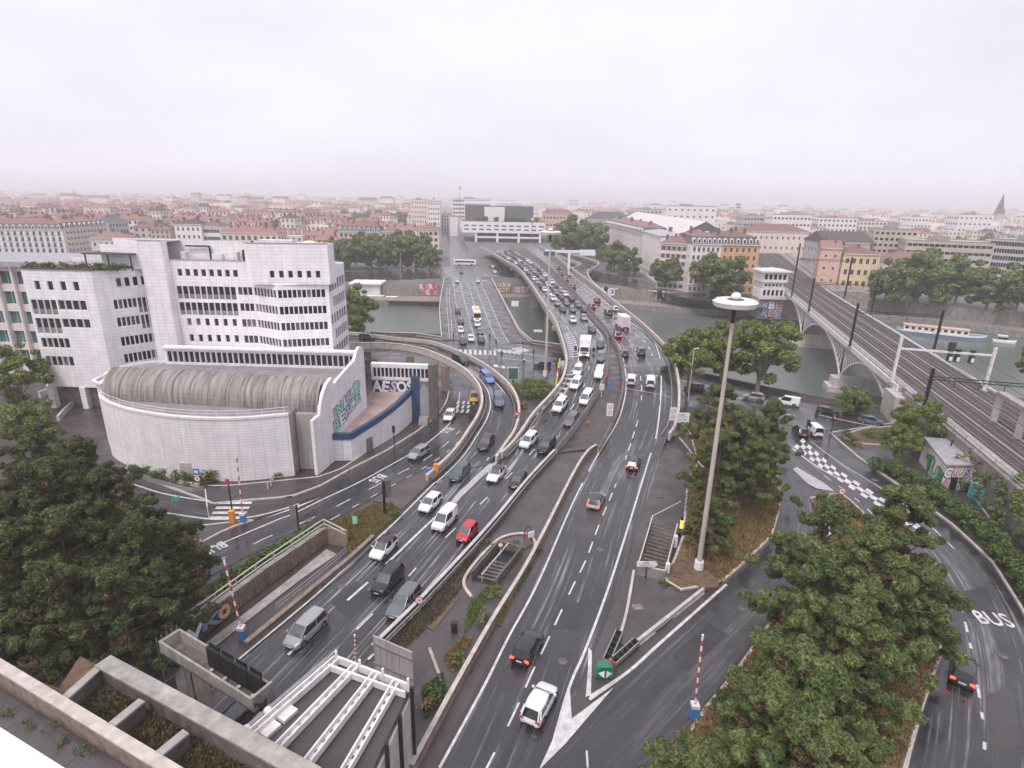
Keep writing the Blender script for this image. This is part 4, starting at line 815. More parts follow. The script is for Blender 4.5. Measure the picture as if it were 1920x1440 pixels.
W1 += facade(mb, a0, a1, 4.2, 25.4, opsA)
Ln = fl(a1, b1)
opsB = small(Ln, 4, 22.4, 24.0, 3.2, .3, .8) + opsrow(Ln, 5, 18.5, 20.2, 2.4, 2.6) + opsrow(Ln, 3, 17.4, 20.2, 6.2, .3) + opsrow(Ln, 5, 15.3, 17.0, 2.4, 2.6) + opsrow(Ln, 3, 14.4, 17.0, 6.2, .3) + opsrow(Ln, 8, 11.7, 13.4, 2.4, .3) + opsrow(Ln, 8, 8.5, 10.2, 2.4, .3)
W1 += facade(mb, a1, b1, 0, 25.4, opsB)
facade(mb, b1, c0, 0, 27, []); facade(mb, c0, c1, 0, Tz, []); facade(mb, c1, (-62.6, 106.0), 0, Tz, [])
dA, dB = (-62.6, 106.0), e0; Ln = fl(dA, dB)
bandz = ((19.9, 22.3, 1), (16.9, 19.3, 1), (14.9, 16.3, 0), (11.8, 13.2, 0))
opsD = small(Ln, 8, 24.1, 25.4, .8, 2.2, .85)
for za, zb, big in bandz:
    if big: opsD += opsrow(Ln, 10, za, zb, .4, 3.2)
    else: opsD += small(Ln, 6, za, zb, 1.0, 3.4, .8)
    opsD += opsrow(Ln, 3, zb - 1.5, zb, Ln - 2.9, .15) if True else []
W1 += facade(mb, dA, dB, 8, 27.0, opsD)
Ln = fl(e0, e1); o = []
for za, zb, big in bandz: o += opsrow(Ln, 7, zb - 1.5, zb, .1, .15)
W1 += facade(mb, e0, e1, 8, 23.2, o)
Ln = fl(e1, e2); o = []
for za, zb, big in bandz: o += opsrow(Ln, 10, zb - 1.5, zb, .15, .6)
o += opsrow(Ln, 6, 8.6, 10.0, 3.2, .6)
W1 += facade(mb, e1, e2, 8, 23.2, o)
# overhanging blank top storey of the prow
t0, t1, t2 = (-48.0, 104.4), (-46.6, 103.2), (-33.4, 105.0); Ln = fl(t1, t2)
W3 += facade(mb, t1, t2, 23.2, Tz, small(Ln, 6, 24.4, 25.7, 2.6, 1.2, .8)); W3 += facade(mb, t0, t1, 23.2, Tz, []); facade(mb, (-48.0, 106.0), t0, 23.2, Tz, [])
mb.poly([V3(*t0, 23.2), V3(-48, 106.0, 23.2), V3(*e1, 23.2), V3(*e2, 23.2), V3(*t2, 23.2), V3(*t1, 23.2)])
Ln = fl(e2, f1); o = []
for r in range(5): o += opsrow(Ln, 6, 9.2 + r * 3.1, 11.2 + r * 3.1, .4 + (r % 2) * 2, .4)
facade(mb, t2, (-33.2, 108), 23.2, Tz, []); W1 += facade(mb, e2, f1, 5, 25.8, o)
facade(mb, f1, (-60, 122), 0, 26, []); facade(mb, (-60, 122), (-88, 116), 0, 26, []); facade(mb, (-88, 116), a0, 0, 25.4, [])
facade(mb, (-33.2, 108), (-46, 110), 23.2, Tz, []); facade(mb, (-46, 110), (-62.6, 110.5), 27, Tz - .3, []); facade(mb, (-62.6, 110.5), (-75, 110), 25.4, Tz, []); facade(mb, (-75, 110), c0, 25.4, Tz, [])
facade(mb, (-75, 106.2), c0, 25.4, 29.6, [])
part(mb, 'wall', 'white_tile', ob)
mb = MB(); mb.poly([V3(*p, 25.1) for p in (a0, a1, b1, (-67, 112), (-88, 116))]); mb.poly([V3(*p, 26.6) for p in ((-62.8, 106), e0, (-46, 110), (-62.6, 110.5))]); mb.poly([V3(*p, Tz - .3) for p in (t0, t1, t2, (-33.2, 108), (-46, 110), (-48, 106))])
mb.poly([V3(*p, Tz - .25) for p in (c0, c1, (-62.6, 110.5), (-75, 110))]); mb.poly([V3(*p, 25.6) for p in (e2, f1, (-60, 122), (-62, 110.6), (-46, 110.1), (-33.3, 108.1))])
part(mb, 'roof', 'roof_flat', ob)
mb = MB()
for A_, B_, z in ((a0, a1, 25.4), (a1, b1, 25.4), (c0, c1, Tz), (dA, dB, 27.0), (t1, t2, Tz), (t0, t1, Tz)): mb.sweep([V3(*A_, z), V3(*B_, z)], [(-.25, 0), (.08, 0), (.08, .14), (-.25, .14)])
part(mb, 'roof_coping', 'galv', ob)
windows([q for q in W1 if q[3] > 2.0], ob, 'half'); [windows([q], ob, 'plain' if random.random() < .8 else 'grey_plain') for q in W1 if q[3] <= 2.0]; windows(W3, ob, 'plain')
# undercroft and rounded foot of the left wing
mb = MB(); mb.box(-85, 101, 0, -75, 115, 4.3); part(mb, 'undercroft', 'concrete_dark', ob)
for x in (-85, -79): mb = MB(); mb.box(x - .5, 99.9, 0, x + .5, 101, 4.25); part(mb, 'pillar', 'white_tile', ob)
# roof plant
mb = MB(); mb.bar((-61.5, 109.9, 29.2), (-57, 109.9, 29.2), .25, .25); mb.bar((-57, 109.9, 29.2), (-57, 109.9, 26.7), .25, .25); mb.bar((-50.5, 109.2, 28.6), (-48.3, 109.2, 28.6), .3, .3); mb.bar((-50.5, 109.2, 28.6), (-50.5, 109.2, 26.7), .3, .3); mb.bar((-48.6, 109.2, 30.4), (-48.6, 109.2, 28.6), .3, .3); part(mb, 'roof_duct', 'black_metal', ob, kind='stuff')
for x, w_, h_ in ((-61.8, .9, 1.6), (-56, 1.8, 1.3), (-53.4, 1.5, .9), (-51.8, .5, 1.7)): mb = MB(); mb.box(x, 108.4, 26.65, x + w_, 109.6, 26.65 + h_); part(mb, 'roof_unit', 'white_metal', ob)
mb = MB(); mb.box(-45.5, 104.6, Tz - .28, -39.5, 106.4, Tz + .55); part(mb, 'roof_unit', 'white_metal', ob); mb = MB(); mb.sphere((-37, 106.3, Tz), 1.3, .8, .45); part(mb, 'roof_dish', 'paint_white', ob, 40)
# roof terrace with pergola and planting
for A_, B_ in ((a0, a1), (a1, (-68.5, 105.0))): mb = MB(); mb.sweep([V3(A_[0], A_[1] + .9, 25.1), V3(B_[0], B_[1] + .9, 25.1)], rect(.45, 0, .75)); part(mb, 'planter', 'roof_dark', ob)
pg = thing('roof_pergola', (-71.5, 105.5, 25.4), 'black framed glazed pergola on the planted roof terrace of the office building', 'pergola')
mb = MB()
for x in (-76, -72, -68): 
    for y in (103.5, 108): mb.box(x - .09, y - .09, 25.15, x + .09, y + .09, 28.0)
part(mb, 'frame', 'black_metal', pg); mb = MB(); mb.box(-76.4, 103.2, 28.0, -67.6, 108.4, 28.2); part(mb, 'roof', 'roof_dark', pg); mb = MB(); mb.quad((-76, 107.9, 25.2), (-68, 107.9, 25.2), (-68, 107.9, 28), (-76, 107.9, 28)); part(mb, 'glass_panel', 'glass_grey', pg)
# ---- low curved hall
hall = thing('curved_hall', (-45, 80, 0), 'low white hall with a curved tiled front wall and a stained barrel roof', 'hall')
cw = catmull([V3(-64.5, 88, 0), V3(-61.8, 81.2, 0), V3(-56, 76.8, 0), V3(-49.8, 74.3, 0), V3(-43.9, 73.1, 0), V3(-37.6, 73.2, 0), V3(-31.2, 75.1, 0)], 7)
mb = MB(); D = 0.0
for a, b in zip(cw, cw[1:]):
    s = (b - a).length; mb.quad(a, b, b + V3(0, 0, 9.4), a + V3(0, 0, 9.4), 0, ((D, 0), (D + s, 0), (D + s, 9.4), (D, 9.4))); D += s
part(mb, 'curved_wall', 'white_tile_low', hall, 30)
mb = MB(); mb.sweep([p + V3(0, 0, 9.4) for p in cw], [(-.5, -.1), (.12, -.1), (.12, .22), (-.5, .22)]); part(mb, 'coping', 'white_metal', hall)
mb = MB(); mb.poly([V3(p.x, p.y, 8.9) for p in cw] + [V3(-31, 80.5, 8.9), V3(-62, 84.5, 8.9)]); part(mb, 'lower_roof', 'roof_flat', hall)
mb = MB(); rp = [p + V3(.0, .35, 9.6) for p in cw[8:]]; mb.sweep([p + V3(0, 0, .85) for p in rp], rect(.035, 0, .07)); mb.sweep([p + V3(0, 0, .45) for p in rp], rect(.025, 0, .05)); [mb.box(p.x - .03, p.y - .03, p.z - .2, p.x + .03, p.y + .03, p.z + .9) for p in rp[::3]]; part(mb, 'railing', 'white_metal', hall)
# barrel vault of separate curved segments
segs = 24; x0, x1 = -61.5, -27.9
for k in range(segs):
    xa = x0 + (x1 - x0) * k / segs; xb = x0 + (x1 - x0) * (k + 1) / segs - .004; mb = MB(); pr = []
    sh = lambda x: (x - x0) / (x1 - x0)
    for j in range(9):
        t = math.pi * .5 * j / 8; pr.append((-3.9 * math.cos(t), 9.2 + 3.7 * math.sin(t)))
    ya = 85.2 - 3.6 * sh(xa); yb = 85.2 - 3.6 * sh(xb)
    for (p0, z0_), (p1, z1_) in zip(pr, pr[1:]): mb.quad((xa, ya + p0, z0_), (xb, yb + p0, z0_), (xb, yb + p1, z1_), (xa, ya + p1, z1_))
    mb.quad((xa, ya, 12.9), (xb, yb, 12.9), (xb, yb + .5, 12.7), (xa, ya + .5, 12.7)); mb.quad((xa, ya - 3.9, 8.6), (xb, yb - 3.9, 8.6), (xb, yb - 3.9, 9.2), (xa, ya - 3.9, 9.2)); part(mb, 'vault_segment', 'barrel', hall, 60)
    mb = MB(); mb.sweep([V3(xb + .025, yb + p - .03, z + .03) for p, z in pr], rect(.03, -.03, .03)) if k % 2 else None
    if k % 2: part(mb, 'vault_rib', 'concrete_dark', hall)
mb = MB(); mb.poly([V3(-61.5, 85, 11.6), V3(-27.9, 81.5, 11.6), V3(-25.2, 91.2, 11.6), V3(-58, 92, 11.6)]); part(mb, 'upper_roof', 'roof_flat', hall)
# recess, right-hand fin wall with stepped top, rounded left end
mb = MB(); mb.poly([V3(-31.2, 75.1, 0), V3(-31.2, 75.1, 9.4), V3(-31.2, 78.3, 9.4), V3(-31.2, 78.3, 0)]); mb.box(-31.1, 77.2, 0, -27.9, 78.4, 8.8); part(mb, 'recess_wall', 'concrete_slab', hall)
def slabwall(A, B, th, z0, za, zb, name, m, parent, extra=None):
    A = V3(A[0], A[1], 0); B = V3(B[0], B[1], 0); d = (B - A).normalized(); nrm = V3(d.y, -d.x, 0) * th; mb = MB()
    pts = [(A, za), (B, zb)] if not extra else [(A, za)] + [(A.lerp(B, t), z) for t, z in extra] + [(B, zb)]
    q = [A + V3(0, 0, z0), B + V3(0, 0, z0)] + [p + V3(0, 0, z) for p, z in reversed(pts)]; n_ = len(q)
    mb.add(q + [p - nrm for p in q], [tuple(range(n_)), tuple(range(n_, 2 * n_))[::-1]] + [(i, n_ + i, n_ + (i + 1) % n_, (i + 1) % n_) for i in range(n_)]); return part(mb, name, m, parent)
fin = [(0.12, 8.7), (0.14, 9.9), (0.19, 11.3), (0.26, 12.4), (0.34, 12.95), (0.37, 13.0), (0.375, 11.9), (0.8, 13.6), (0.87, 15.0), (0.92, 15.4), (0.97, 15.2)]
slabwall((-27.9, 75.3), (-24.6, 92), 0.5, 0, 8.5, 14.4, 'fin_wall', 'white_tile_low', hall, fin)
mb = MB(); mb.tube((-62.6, 86, 0), (-62.6, 86, 10.6), 2.4, 2.4, 20); part(mb, 'rounded_end', 'white_tile_low', hall, 40)
mb = MB(); mb.sweep(catmull([V3(-64.8, 86.5, 10.7), V3(-64.3, 84, 10.7), V3(-62, 82.6, 10.7)], 5), rect(.25, 0, .3)); mb.sweep(catmull([V3(-64.9, 87, 10.7), V3(-64, 90, 11.2), V3(-60, 91.5, 11.7), V3(-57.5, 91.8, 11.8)], 5), rect(.25, 0, .3)); part(mb, 'end_coping', 'white_metal', hall)
# clerestory
cl0, cl1 = (-57.6, 91.6), (-25.4, 90.6); Ln = fl(cl0, cl1); mb = MB(); Wc = facade(mb, cl0, cl1, 9, 14.3, opsrow(Ln, 34, 11.9, 13.8, .5, .4, .12), .3); mb.sweep([V3(*cl0, 14.3), V3(*cl1, 14.3)], [(-1.2, 0), (.35, 0), (.35, .25), (-1.2, .25)])
mb.quad((-57.6, 92.8, 14.3), (-25.4, 91.8, 14.3), (-26, 104, 8.5), (-57, 104, 8.5)); part(mb, 'clerestory_wall', 'white_tile_low', hall); windows(Wc, hall, 'plain', .3)
for k in range(2):
    mb = MB(); mb.box(-46.5 + k * 2.7, 73.2, .15, -44.4 + k * 2.7, 73.62, 2.6); part(mb, 'door', 'coping_tan', hall)
mb = MB(); [mb.bar((-25.9 + .25 * j, 79.5 + j * 0, 12.6 + h_), (-24.9, 88.5, 14.3 + h_), .05, .05) for j, h_ in ((0, 0), (0, .45))]; part(mb, 'roof_handrail', 'white_metal', hall)
# graffiti: lettering with outline plus strokes, on the wall it was sprayed on
def graffiti(parent, origin, xdir, ydir, width, height, words, fills, line_m='g_black', back=None, seed=1):
    rr = random.Random(seed); ox, oy, oz = ORG[parent]; x = Vector(xdir).normalized(); y = Vector(ydir).normalized(); nn = x.cross(y)
    o = Vector(origin) - V3(ox, oy, oz)
    if back:
        mb = MB(); q = [o, o + x * width, o + x * width + y * height, o + y * height]; mb.quad(*[p + nn * .012 for p in q]); lpart(mb, 'painted_ground', back, parent)
    rows = len(words); rh_ = height / rows
    for r, wd in enumerate(words):
        n_ = len(wd); cwid = width / n_
        for k, ch in enumerate(wd):
            if ch == ' ': continue
            c = o + x * (cwid * (k + .5)) + y * (height - rh_ * (r + .5)); t = rr.uniform(-.25, .25); sx = rr.uniform(.95, 1.2)
            xx = (x * math.cos(t) + y * math.sin(t)); yy = (y * math.cos(t) - x * math.sin(t))
            sz = rh_ * 1.25; asp = cwid / (sz * .62)
            for lay, (mm, bold) in enumerate(((line_m, .085), (fills[(k + r) % len(fills)], .04))):
                m4 = frame4(c + nn * (.02 + .012 * lay + .0006 * k), xx, yy) @ Matrix.Diagonal((asp * sx, 1, 1, 1)); put_text(ch, sz, mm, parent, m4, bold, 'graffiti_letter')
finn = (V3(-24.6, 92, 0) - V3(-27.9, 75.3, 0)).normalized()
graffiti(hall, V3(-26.87, 80.6, 4.0) + V3(.03, 0, 0), finn + V3(0, 0, .26), (0, 0, 1), 9.6, 3.9, ['JNIRUD', 'BERCE'], ['g_mint', 'g_mint', 'g_white', 'g_lilac'], 'g_black', seed=4)
# ---- right wing with blue coping and painted back wall
wing = thing('terrace_wing', (-20, 92, 0), 'white curved terrace wall with dark blue coping and a graffiti wall behind', 'terrace')
ww_ = [V3(-27.2, 80.2, 0), V3(-24.3, 80.4, 0)] + catmull([V3(-24.3, 80.4, 0), V3(-21.6, 85.5, 0), V3(-19.2, 91.5, 0), V3(-17.6, 98.2, 0)], 7)[1:]
ht = [4.3, 4.3] + [4.3 + 1.9 * k / 20 for k in range(len(ww_) - 2)]
mb = MB(); D = 0
for i in range(len(ww_) - 1):
    a, b = ww_[i], ww_[i + 1]; s = (b - a).length; mb.quad(a, b, b + V3(0, 0, ht[i + 1]), a + V3(0, 0, ht[i]), 0, ((D, 0), (D + s, 0), (D + s, ht[i + 1]), (D, ht[i]))); D += s
part(mb, 'curved_wall', 'white_tile_low', wing, 30)
mb = MB(); mb.sweep([p + V3(0, 0, h_) for p, h_ in zip(ww_, ht)], [(-.5, -.75), (.18, -.75), (.18, .2), (-.5, .2)]); part(mb, 'blue_coping', 'blue_coping', wing)
mb = MB(); f_ = [V3(p.x - .3, p.y + .2, h_ - .9) for p, h_ in zip(ww_, ht)]; mb.add(f_ + [V3(-25.4, 99.4, 5.2), V3(-26.6, 82, 3.4)], [tuple(range(len(f_) + 2))]); part(mb, 'terrace_floor', 'terrace_pink', wing)
mb = MB(); mb.box(-25.2, 98.3, 4.4, -17.4, 98.9, 7.28); part(mb, 'back_wall', 'concrete_dark', wing)
graffiti(wing, V3(-25.0, 98.27, 4.9), (1, 0, 0), (0, 0, 1), 7.4, 2.3, ['AESOS'], ['g_white', 'g_white', 'g_lilac'], 'g_black', 'g_black', seed=9)
mb = MB(); A_, B_ = (-25.3, 98.6), (-14.6, 98.0); Ln = fl(A_, B_); Wc = facade(mb, A_, B_, 7.3, 10.3, opsrow(Ln, 14, 7.8, 9.6, .3, .3, .16), .3); mb.quad((*A_, 10.3), (*B_, 10.3), (-14.6, 99.2, 10.3), (-25.3, 99.8, 10.3)); part(mb, 'clerestory_wall', 'white_tile_low', wing); windows(Wc, wing, 'plain', .3)
mb = MB(); mb.box(-17.9, 96.9, 0, -16.6, 98.6, 8.3); part(mb, 'blue_pylon', 'blue_coping', wing); mb = MB(); mb.box(-14.9, 97.6, 0, -13.4, 99.6, 10.5); part(mb, 'end_pier', 'concrete_dark', wing)
slabwall((-16.6, 98.2), (-14.9, 99.2), .4, 0, 5.6, 8.0, 'stair_wall', 'white_tile_low', wing)
for k in range(7): mb = MB(); mb.box(-16.5, 96.2 - .35 * k * .6, 0, -14.9, 96.5 - .35 * k * .6 + .1, 1.3 - .17 * k); part(mb, 'step', 'concrete', wing)
mb = MB(); mb.box(-22.99, 83.2, .2, -22.0, 84.2, 2.4); part(mb, 'door', 'concrete_dark', wing)
# ---- neighbour with green glazing at the left edge
nb = thing('glazed_office', (-112, 120, 0), 'office block with green glass bays and pale columns at the left edge', 'office building')
mb = MB(); Ln = 34; o = []
for r in range(5):
    for k in range(9): o.append((.6 + k * 3.7, .6 + k * 3.7 + 3.1, 3 + r * 4.2, 5.7 + r * 4.2))
Wn = facade(mb, (-126, 121), (-92, 119), 0, 23.4, o, .5); facade(mb, (-92, 119), (-90, 136), 0, 23.4, []); mb.quad((-126, 121, 23.2), (-92, 119, 23.2), (-90, 136, 23.2), (-126, 138, 23.2)); part(mb, 'wall', 'w_pink', nb); windows(Wn, nb, 'green_sash', .5)
for k in range(10): x = -125.7 + k * 3.7; mb = MB(); mb.cyl(x, 121 - (x + 126) * .0588 - .5, 0, 24.5, .28, .28, 10); part(mb, 'column', 'white_metal', nb)
mb = MB(); mb.box(-127, 118.2, 23.6, -91.5, 137, 24.6); part(mb, 'roof', 'roof_zinc', nb)
# concrete access bridge and rounded ramps under the left wing
barrier([(20, 652), (60, 668), (82, 690), (95, 740)], 'curved white ramp wall under the left wing of the office building', 'white_tile', 2.2, 0.25)
barrier([(75, 745), (95, 738), (120, 735), (150, 728)], 'pale curved retaining wall below the office undercroft', 'concrete_light', 1.2, 0.2)
barrier([(110, 790), (130, 768), (165, 745)], 'second pale curved wall beside the dark undercroft road', 'concrete_light', 1.0, 0.2)
# ================================================================== trees and shrubs: generators
def cloud(clumps, per, size, seed, flat=0.75, aspect=1.6, up=0.5, dens=None):
    """leaf-sized faces through the volume of every clump -> vertex array"""
    g = np.random.default_rng(seed); Vv = []
    for c, r in clumps:
        k = max(6, int(per * (r ** 2))); d = g.normal(size=(k, 3)); d /= np.linalg.norm(d, axis=1)[:, None]; rad = r * g.random(k) ** 0.35
        p = d * rad[:, None]; p[:, 2] *= flat; p += np.array(c)
        nrm = d * 0.8 + np.array([0, 0, up]) + g.normal(size=(k, 3)) * 0.55; nrm /= np.linalg.norm(nrm, axis=1)[:, None]
        t = np.cross(nrm, g.normal(size=(k, 3))); t /= np.linalg.norm(t, axis=1)[:, None] + 1e-9; b = np.cross(nrm, t)
        s = size * g.uniform(.6, 1.35, size=(k, 1))
        q = np.stack([p - t * s * aspect * .5, p - b * s * .5, p + t * s * aspect * .5 + nrm * s * .12, p + b * s * .5], axis=1); Vv.append(q.reshape(-1, 3))
    return np.concatenate(Vv)
def leaf_mesh(name, arrs, mats):
    me = bpy.data.meshes.new(name); V = np.concatenate(arrs); nf = len(V) // 4
    me.vertices.add(len(V)); me.vertices.foreach_set('co', V.astype(np.float32).ravel()); me.loops.add(len(V)); me.loops.foreach_set('vertex_index', np.arange(len(V), dtype=np.int32))
    me.polygons.add(nf); me.polygons.foreach_set('loop_start', np.arange(0, len(V), 4, dtype=np.int32)); me.polygons.foreach_set('loop_total', np.full(nf, 4, dtype=np.int32))
    for m in mats: me.materials.append(M[m])
    mi = np.concatenate([np.full(len(a) // 4, i, dtype=np.int32) for i, a in enumerate(arrs)]); me.polygons.foreach_set('material_index', mi); me.update(); me.validate(); return me
def limb(mb, a, b, r0, r1, rr, n=3, bend=.25):
    pts = [Vector(a)]
    for k in range(1, n + 1): pts.append(Vector(a).lerp(Vector(b), k / n) + (V3(rr.uniform(-1, 1), rr.uniform(-1, 1), rr.uniform(-.5, .5)) * bend if k < n else V3(0, 0, 0)))
    for k in range(n): mb.tube(pts[k], pts[k + 1], r0 + (r1 - r0) * k / n, r0 + (r1 - r0) * (k + 1) / n, 6, cap=False)
def pine_parts(seed, h=13.0, rad=4.6, per=1150, size=.12):
    rr = random.Random(seed); mb = MB(); cl = []; br = []; lean = V3(rr.uniform(-.6, .6), rr.uniform(-.6, .6), 0)
    top = V3(lean.x, lean.y, h * .93); limb(mb, (0, 0, -.3), top, .26, .07, rr, 6, .18)
    for lv in range(7):
        t = lv / 6; z = h * (.30 + .62 * t); rl = rad * (1.0 - .70 * t ** 1.6) * rr.uniform(.8, 1.15); nb = max(3, int(6.6 - 3.2 * t)); ph = rr.random() * 6.3
        for k in range(nb):
            a = ph + 6.283 * k / nb + rr.uniform(-.3, .3); q = rl * rr.uniform(.62, 1.15); c = V3(lean.x * t + math.cos(a) * q, lean.y * t + math.sin(a) * q, z + q * .14 + rr.uniform(-.4, .5)); s0 = V3(lean.x * t, lean.y * t, z - .6)
            limb(mb, s0, c, .085, .03, rr, 3, .14); rc = rr.uniform(.75, 1.2) * (1 - .25 * t)
            for m in range(4): a2 = rr.random() * 6.283; cl.append((tuple(c + V3(math.cos(a2) * rc * .62, math.sin(a2) * rc * .62, rr.uniform(-.15, .3))), rc * rr.uniform(.42, .62)))
            for m in range(2):
                f = rr.uniform(.4, .75); e = s0.lerp(c, f) + V3(rr.uniform(-.6, .6), rr.uniform(-.6, .6), rr.uniform(.1, .5)); (br if rr.random() < .3 + .3 * (1 - t) else cl).append((tuple(e), rr.uniform(.36, .6)))
    for k in range(5): cl.append((tuple(top + V3(rr.uniform(-.7, .7), rr.uniform(-.7, .7), rr.uniform(-.6, .5))), rr.uniform(.6, .9)))
    arr = [cloud(cl, per, size, seed, .8, 3.0, .55)]
    if br: arr.append(cloud(br, per * .8, size, seed + 50, .7, 3.2, .2))
    return mb.mesh('trunk', 'bark'), leaf_mesh('crown', arr, ['pine_leaf', 'pine_brown'][:len(arr)])
def broad_parts(seed, h=14.0, rad=5.5, per=150, size=.42, leaf='plane_leaf', trunk=.3, nc=46):
    rr = random.Random(seed); mb = MB(); cl = []; th = h * .26; limb(mb, (0, 0, -.3), (0, 0, th), .42, .32, rr, 3, .08)
    for k in range(nc):
        while True:
            d = V3(rr.gauss(0, 1), rr.gauss(0, 1), rr.gauss(0, .9)).normalized()
            if d.z > -.9: break
        q = rr.uniform(.45, 1.0); c = V3(d.x * rad * q * rr.uniform(.8, 1.12), d.y * rad * q, h * (.5 if leaf == 'far_leaf' else .57) + d.z * h * (.46 if leaf == 'far_leaf' else .40) * q); cl.append((tuple(c), rr.uniform(.6, 1.5) * rad / 5.5))
        if k % 4 == 0: limb(mb, (0, 0, th * rr.uniform(.7, 1)), c, .16, .04, rr, 3, .3)
    return mb.mesh('trunk', 'bark_pale'), leaf_mesh('crown', [cloud(cl, per, size, seed, .8, 1.25, .5)], [leaf])
PINES = [pine_parts(s, 12.5 + s % 3, 4.3 + .3 * (s % 4)) for s in (11, 12, 13, 14)]
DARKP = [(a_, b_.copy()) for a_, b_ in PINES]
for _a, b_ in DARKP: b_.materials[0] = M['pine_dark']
BROAD = [broad_parts(s, 14, 5.6, 260, .3, nc=56) for s in (21, 22, 23)]
FARB = [broad_parts(s, 15, 6.6, 110, .6, 'far_leaf', nc=64) for s in (31, 32, 33)]
def tree(name, kinds, k, loc, label, scale=1.0, rz=None, group=None, cat='tree', sz=1.0):
    tr, cr = kinds[k % len(kinds)]; o = thing(name, loc, label, cat, group, rz if rz is not None else random.uniform(0, 6.28)); o.scale = (scale, scale, scale * sz)
    link('trunk', tr, o); link('crown', cr, o); return o
SHRUBS = {}
def shrub(name, loc, label, rx=1.2, ry=None, rz_=1.0, leaf='shrub_leaf', group=None, cat='shrub', size=.22, n=14, per=120, seed=None):
    ry = ry or rx; rr = random.Random(seed if seed is not None else int(loc[0] * 31 + loc[1] * 17)); cl = []
    for k in range(n): a = rr.random() * 6.283; q = math.sqrt(rr.random()); cl.append(((math.cos(a) * q * rx, math.sin(a) * q * ry, rz_ * rr.uniform(.25, .95) * (1 - .35 * q)), rr.uniform(.35, .6) * min(1.6, (rx + ry) / 2)))
    o = link(name, leaf_mesh(name, [cloud(cl, per, size, rr.randrange(9999), .8, 1.7, .5)], [leaf]), None, loc, label=label, cat=cat, group=group); return o
def hedge(name, pts, wd, ht, label, leaf='shrub_leaf', per=130, size=.2, cat='hedge', dense=3):
    pts = resample(pts, step=.9); rr = random.Random(len(pts)); cl = []; o = pts[0]
    for p in pts:
        for k in range(dense): cl.append(((p.x - o.x + rr.uniform(-wd, wd), p.y - o.y + rr.uniform(-wd, wd), p.z - o.z + rr.uniform(.1, ht)), rr.uniform(.45, .75)))
    return link(name, leaf_mesh(name, [cloud(cl, per, size, 5, .85, 1.6, .5)], [leaf]), None, o, label=label, cat=cat)
# ================================================================== far bank: quay fronts and landmarks
def bq(name, label, uL, uR, vtop, YL, YR=None, depth=13, **kw):
    YR = YR or YL; xl, h = XZ(uL, vtop, YL); xr, _ = XZ(uR, vtop, YR); h = round((h + XZ(uR, vtop, YR)[1]) / 2, 2)
    return block(name, label, (xl, YL), (xr, YR), depth, h, **kw)
bq('apartment_building', 'cream corner apartment house with red roof at the far end of the road bridge', 783, 823, 430, 366, floors=5, bays=4, wall='w_cream', win='sash_shut_sill', rh=3.2, chim=2, ww=1.2, wh=2.0)
bq('apartment_building', 'white apartment house with balconies, second from the bridge corner', 747, 782, 430, 366, floors=5, bays=4, wall='w_white', win='sash_balc', rh=3.4, chim=2)
bq('apartment_building', 'pale pink narrow apartment house behind the quay trees, third from the bridge corner', 714, 746, 434, 366, floors=5, bays=4, wall='w_pink', win='sash_shut', roof='roof_brown', rh=3.4, chim=2)
bq('apartment_building', 'long cream apartment building with nine white dormers under a red roof behind the quay trees', 634, 713, 434, 365, floors=5, bays=9, wall='w_cream', win='sash_balc_shut', rh=3.0, style='mansard', dorm=9, chim=4)
bq('apartment_building', 'low orange-roofed house left of the long dormered building', 592, 633, 448, 362, floors=4, bays=4, wall='w_orange', win='sash', rh=3.5, chim=2)
# ornate hotel-like row at the left edge
bq('apartment_building', 'ornate cream row with round dormers under a red roof at the far left edge', -30, 116, 430, 330, 338, floors=5, bays=12, wall='w_white', win='sash_balc', rh=3.0, style='mansard', dorm=12, chim=5, depth=16, wh=2.3, ww=1.3)
bq('apartment_building', 'cream terrace with a dense row of balconies receding behind the office roof', 118, 200, 425, 339, 375, floors=5, bays=12, wall='w_cream', win='sash_balc', rh=3.0, style='mansard', dorm=9, chim=6, depth=14)
bq('apartment_building', 'blue-grey roofed corner block above the office pergola', 202, 240, 415, 380, 392, floors=5, bays=6, wall='w_grey', roof='roof_slate', win='sash', rh=4.5, chim=2)
bq('apartment_building', 'low pale house with red roof just above the pergola', 168, 238, 446, 300, 304, floors=3, bays=6, wall='w_pale', win='sash', rh=3.0, chim=3)
bq('apartment_building', 'white house with dark attic windows beside a grey gable wall above the office roof', 326, 376, 420, 330, floors=5, bays=5, wall='w_white', roof='roof_dark', win='sash', rh=2.6, chim=2)
bq('apartment_building', 'white house with plain red-brown roof right of the grey gable wall', 377, 412, 424, 332, floors=5, bays=5, wall='w_white', roof='roof_brown', win='sash_shut', rh=3.4, chim=2)
bq('apartment_building', 'cream building with two small red gables and tall windows above the office roof', 412, 520, 436, 318, floors=4, bays=9, wall='w_cream', win='sash_shut', rh=3.2, chim=6, wh=2.3)
bq('apartment_building', 'red-roofed house with tall chimneys right of the office tower', 572, 636, 440, 400, floors=4, bays=6, wall='w_orange', win='sash', rh=3.6, chim=5)
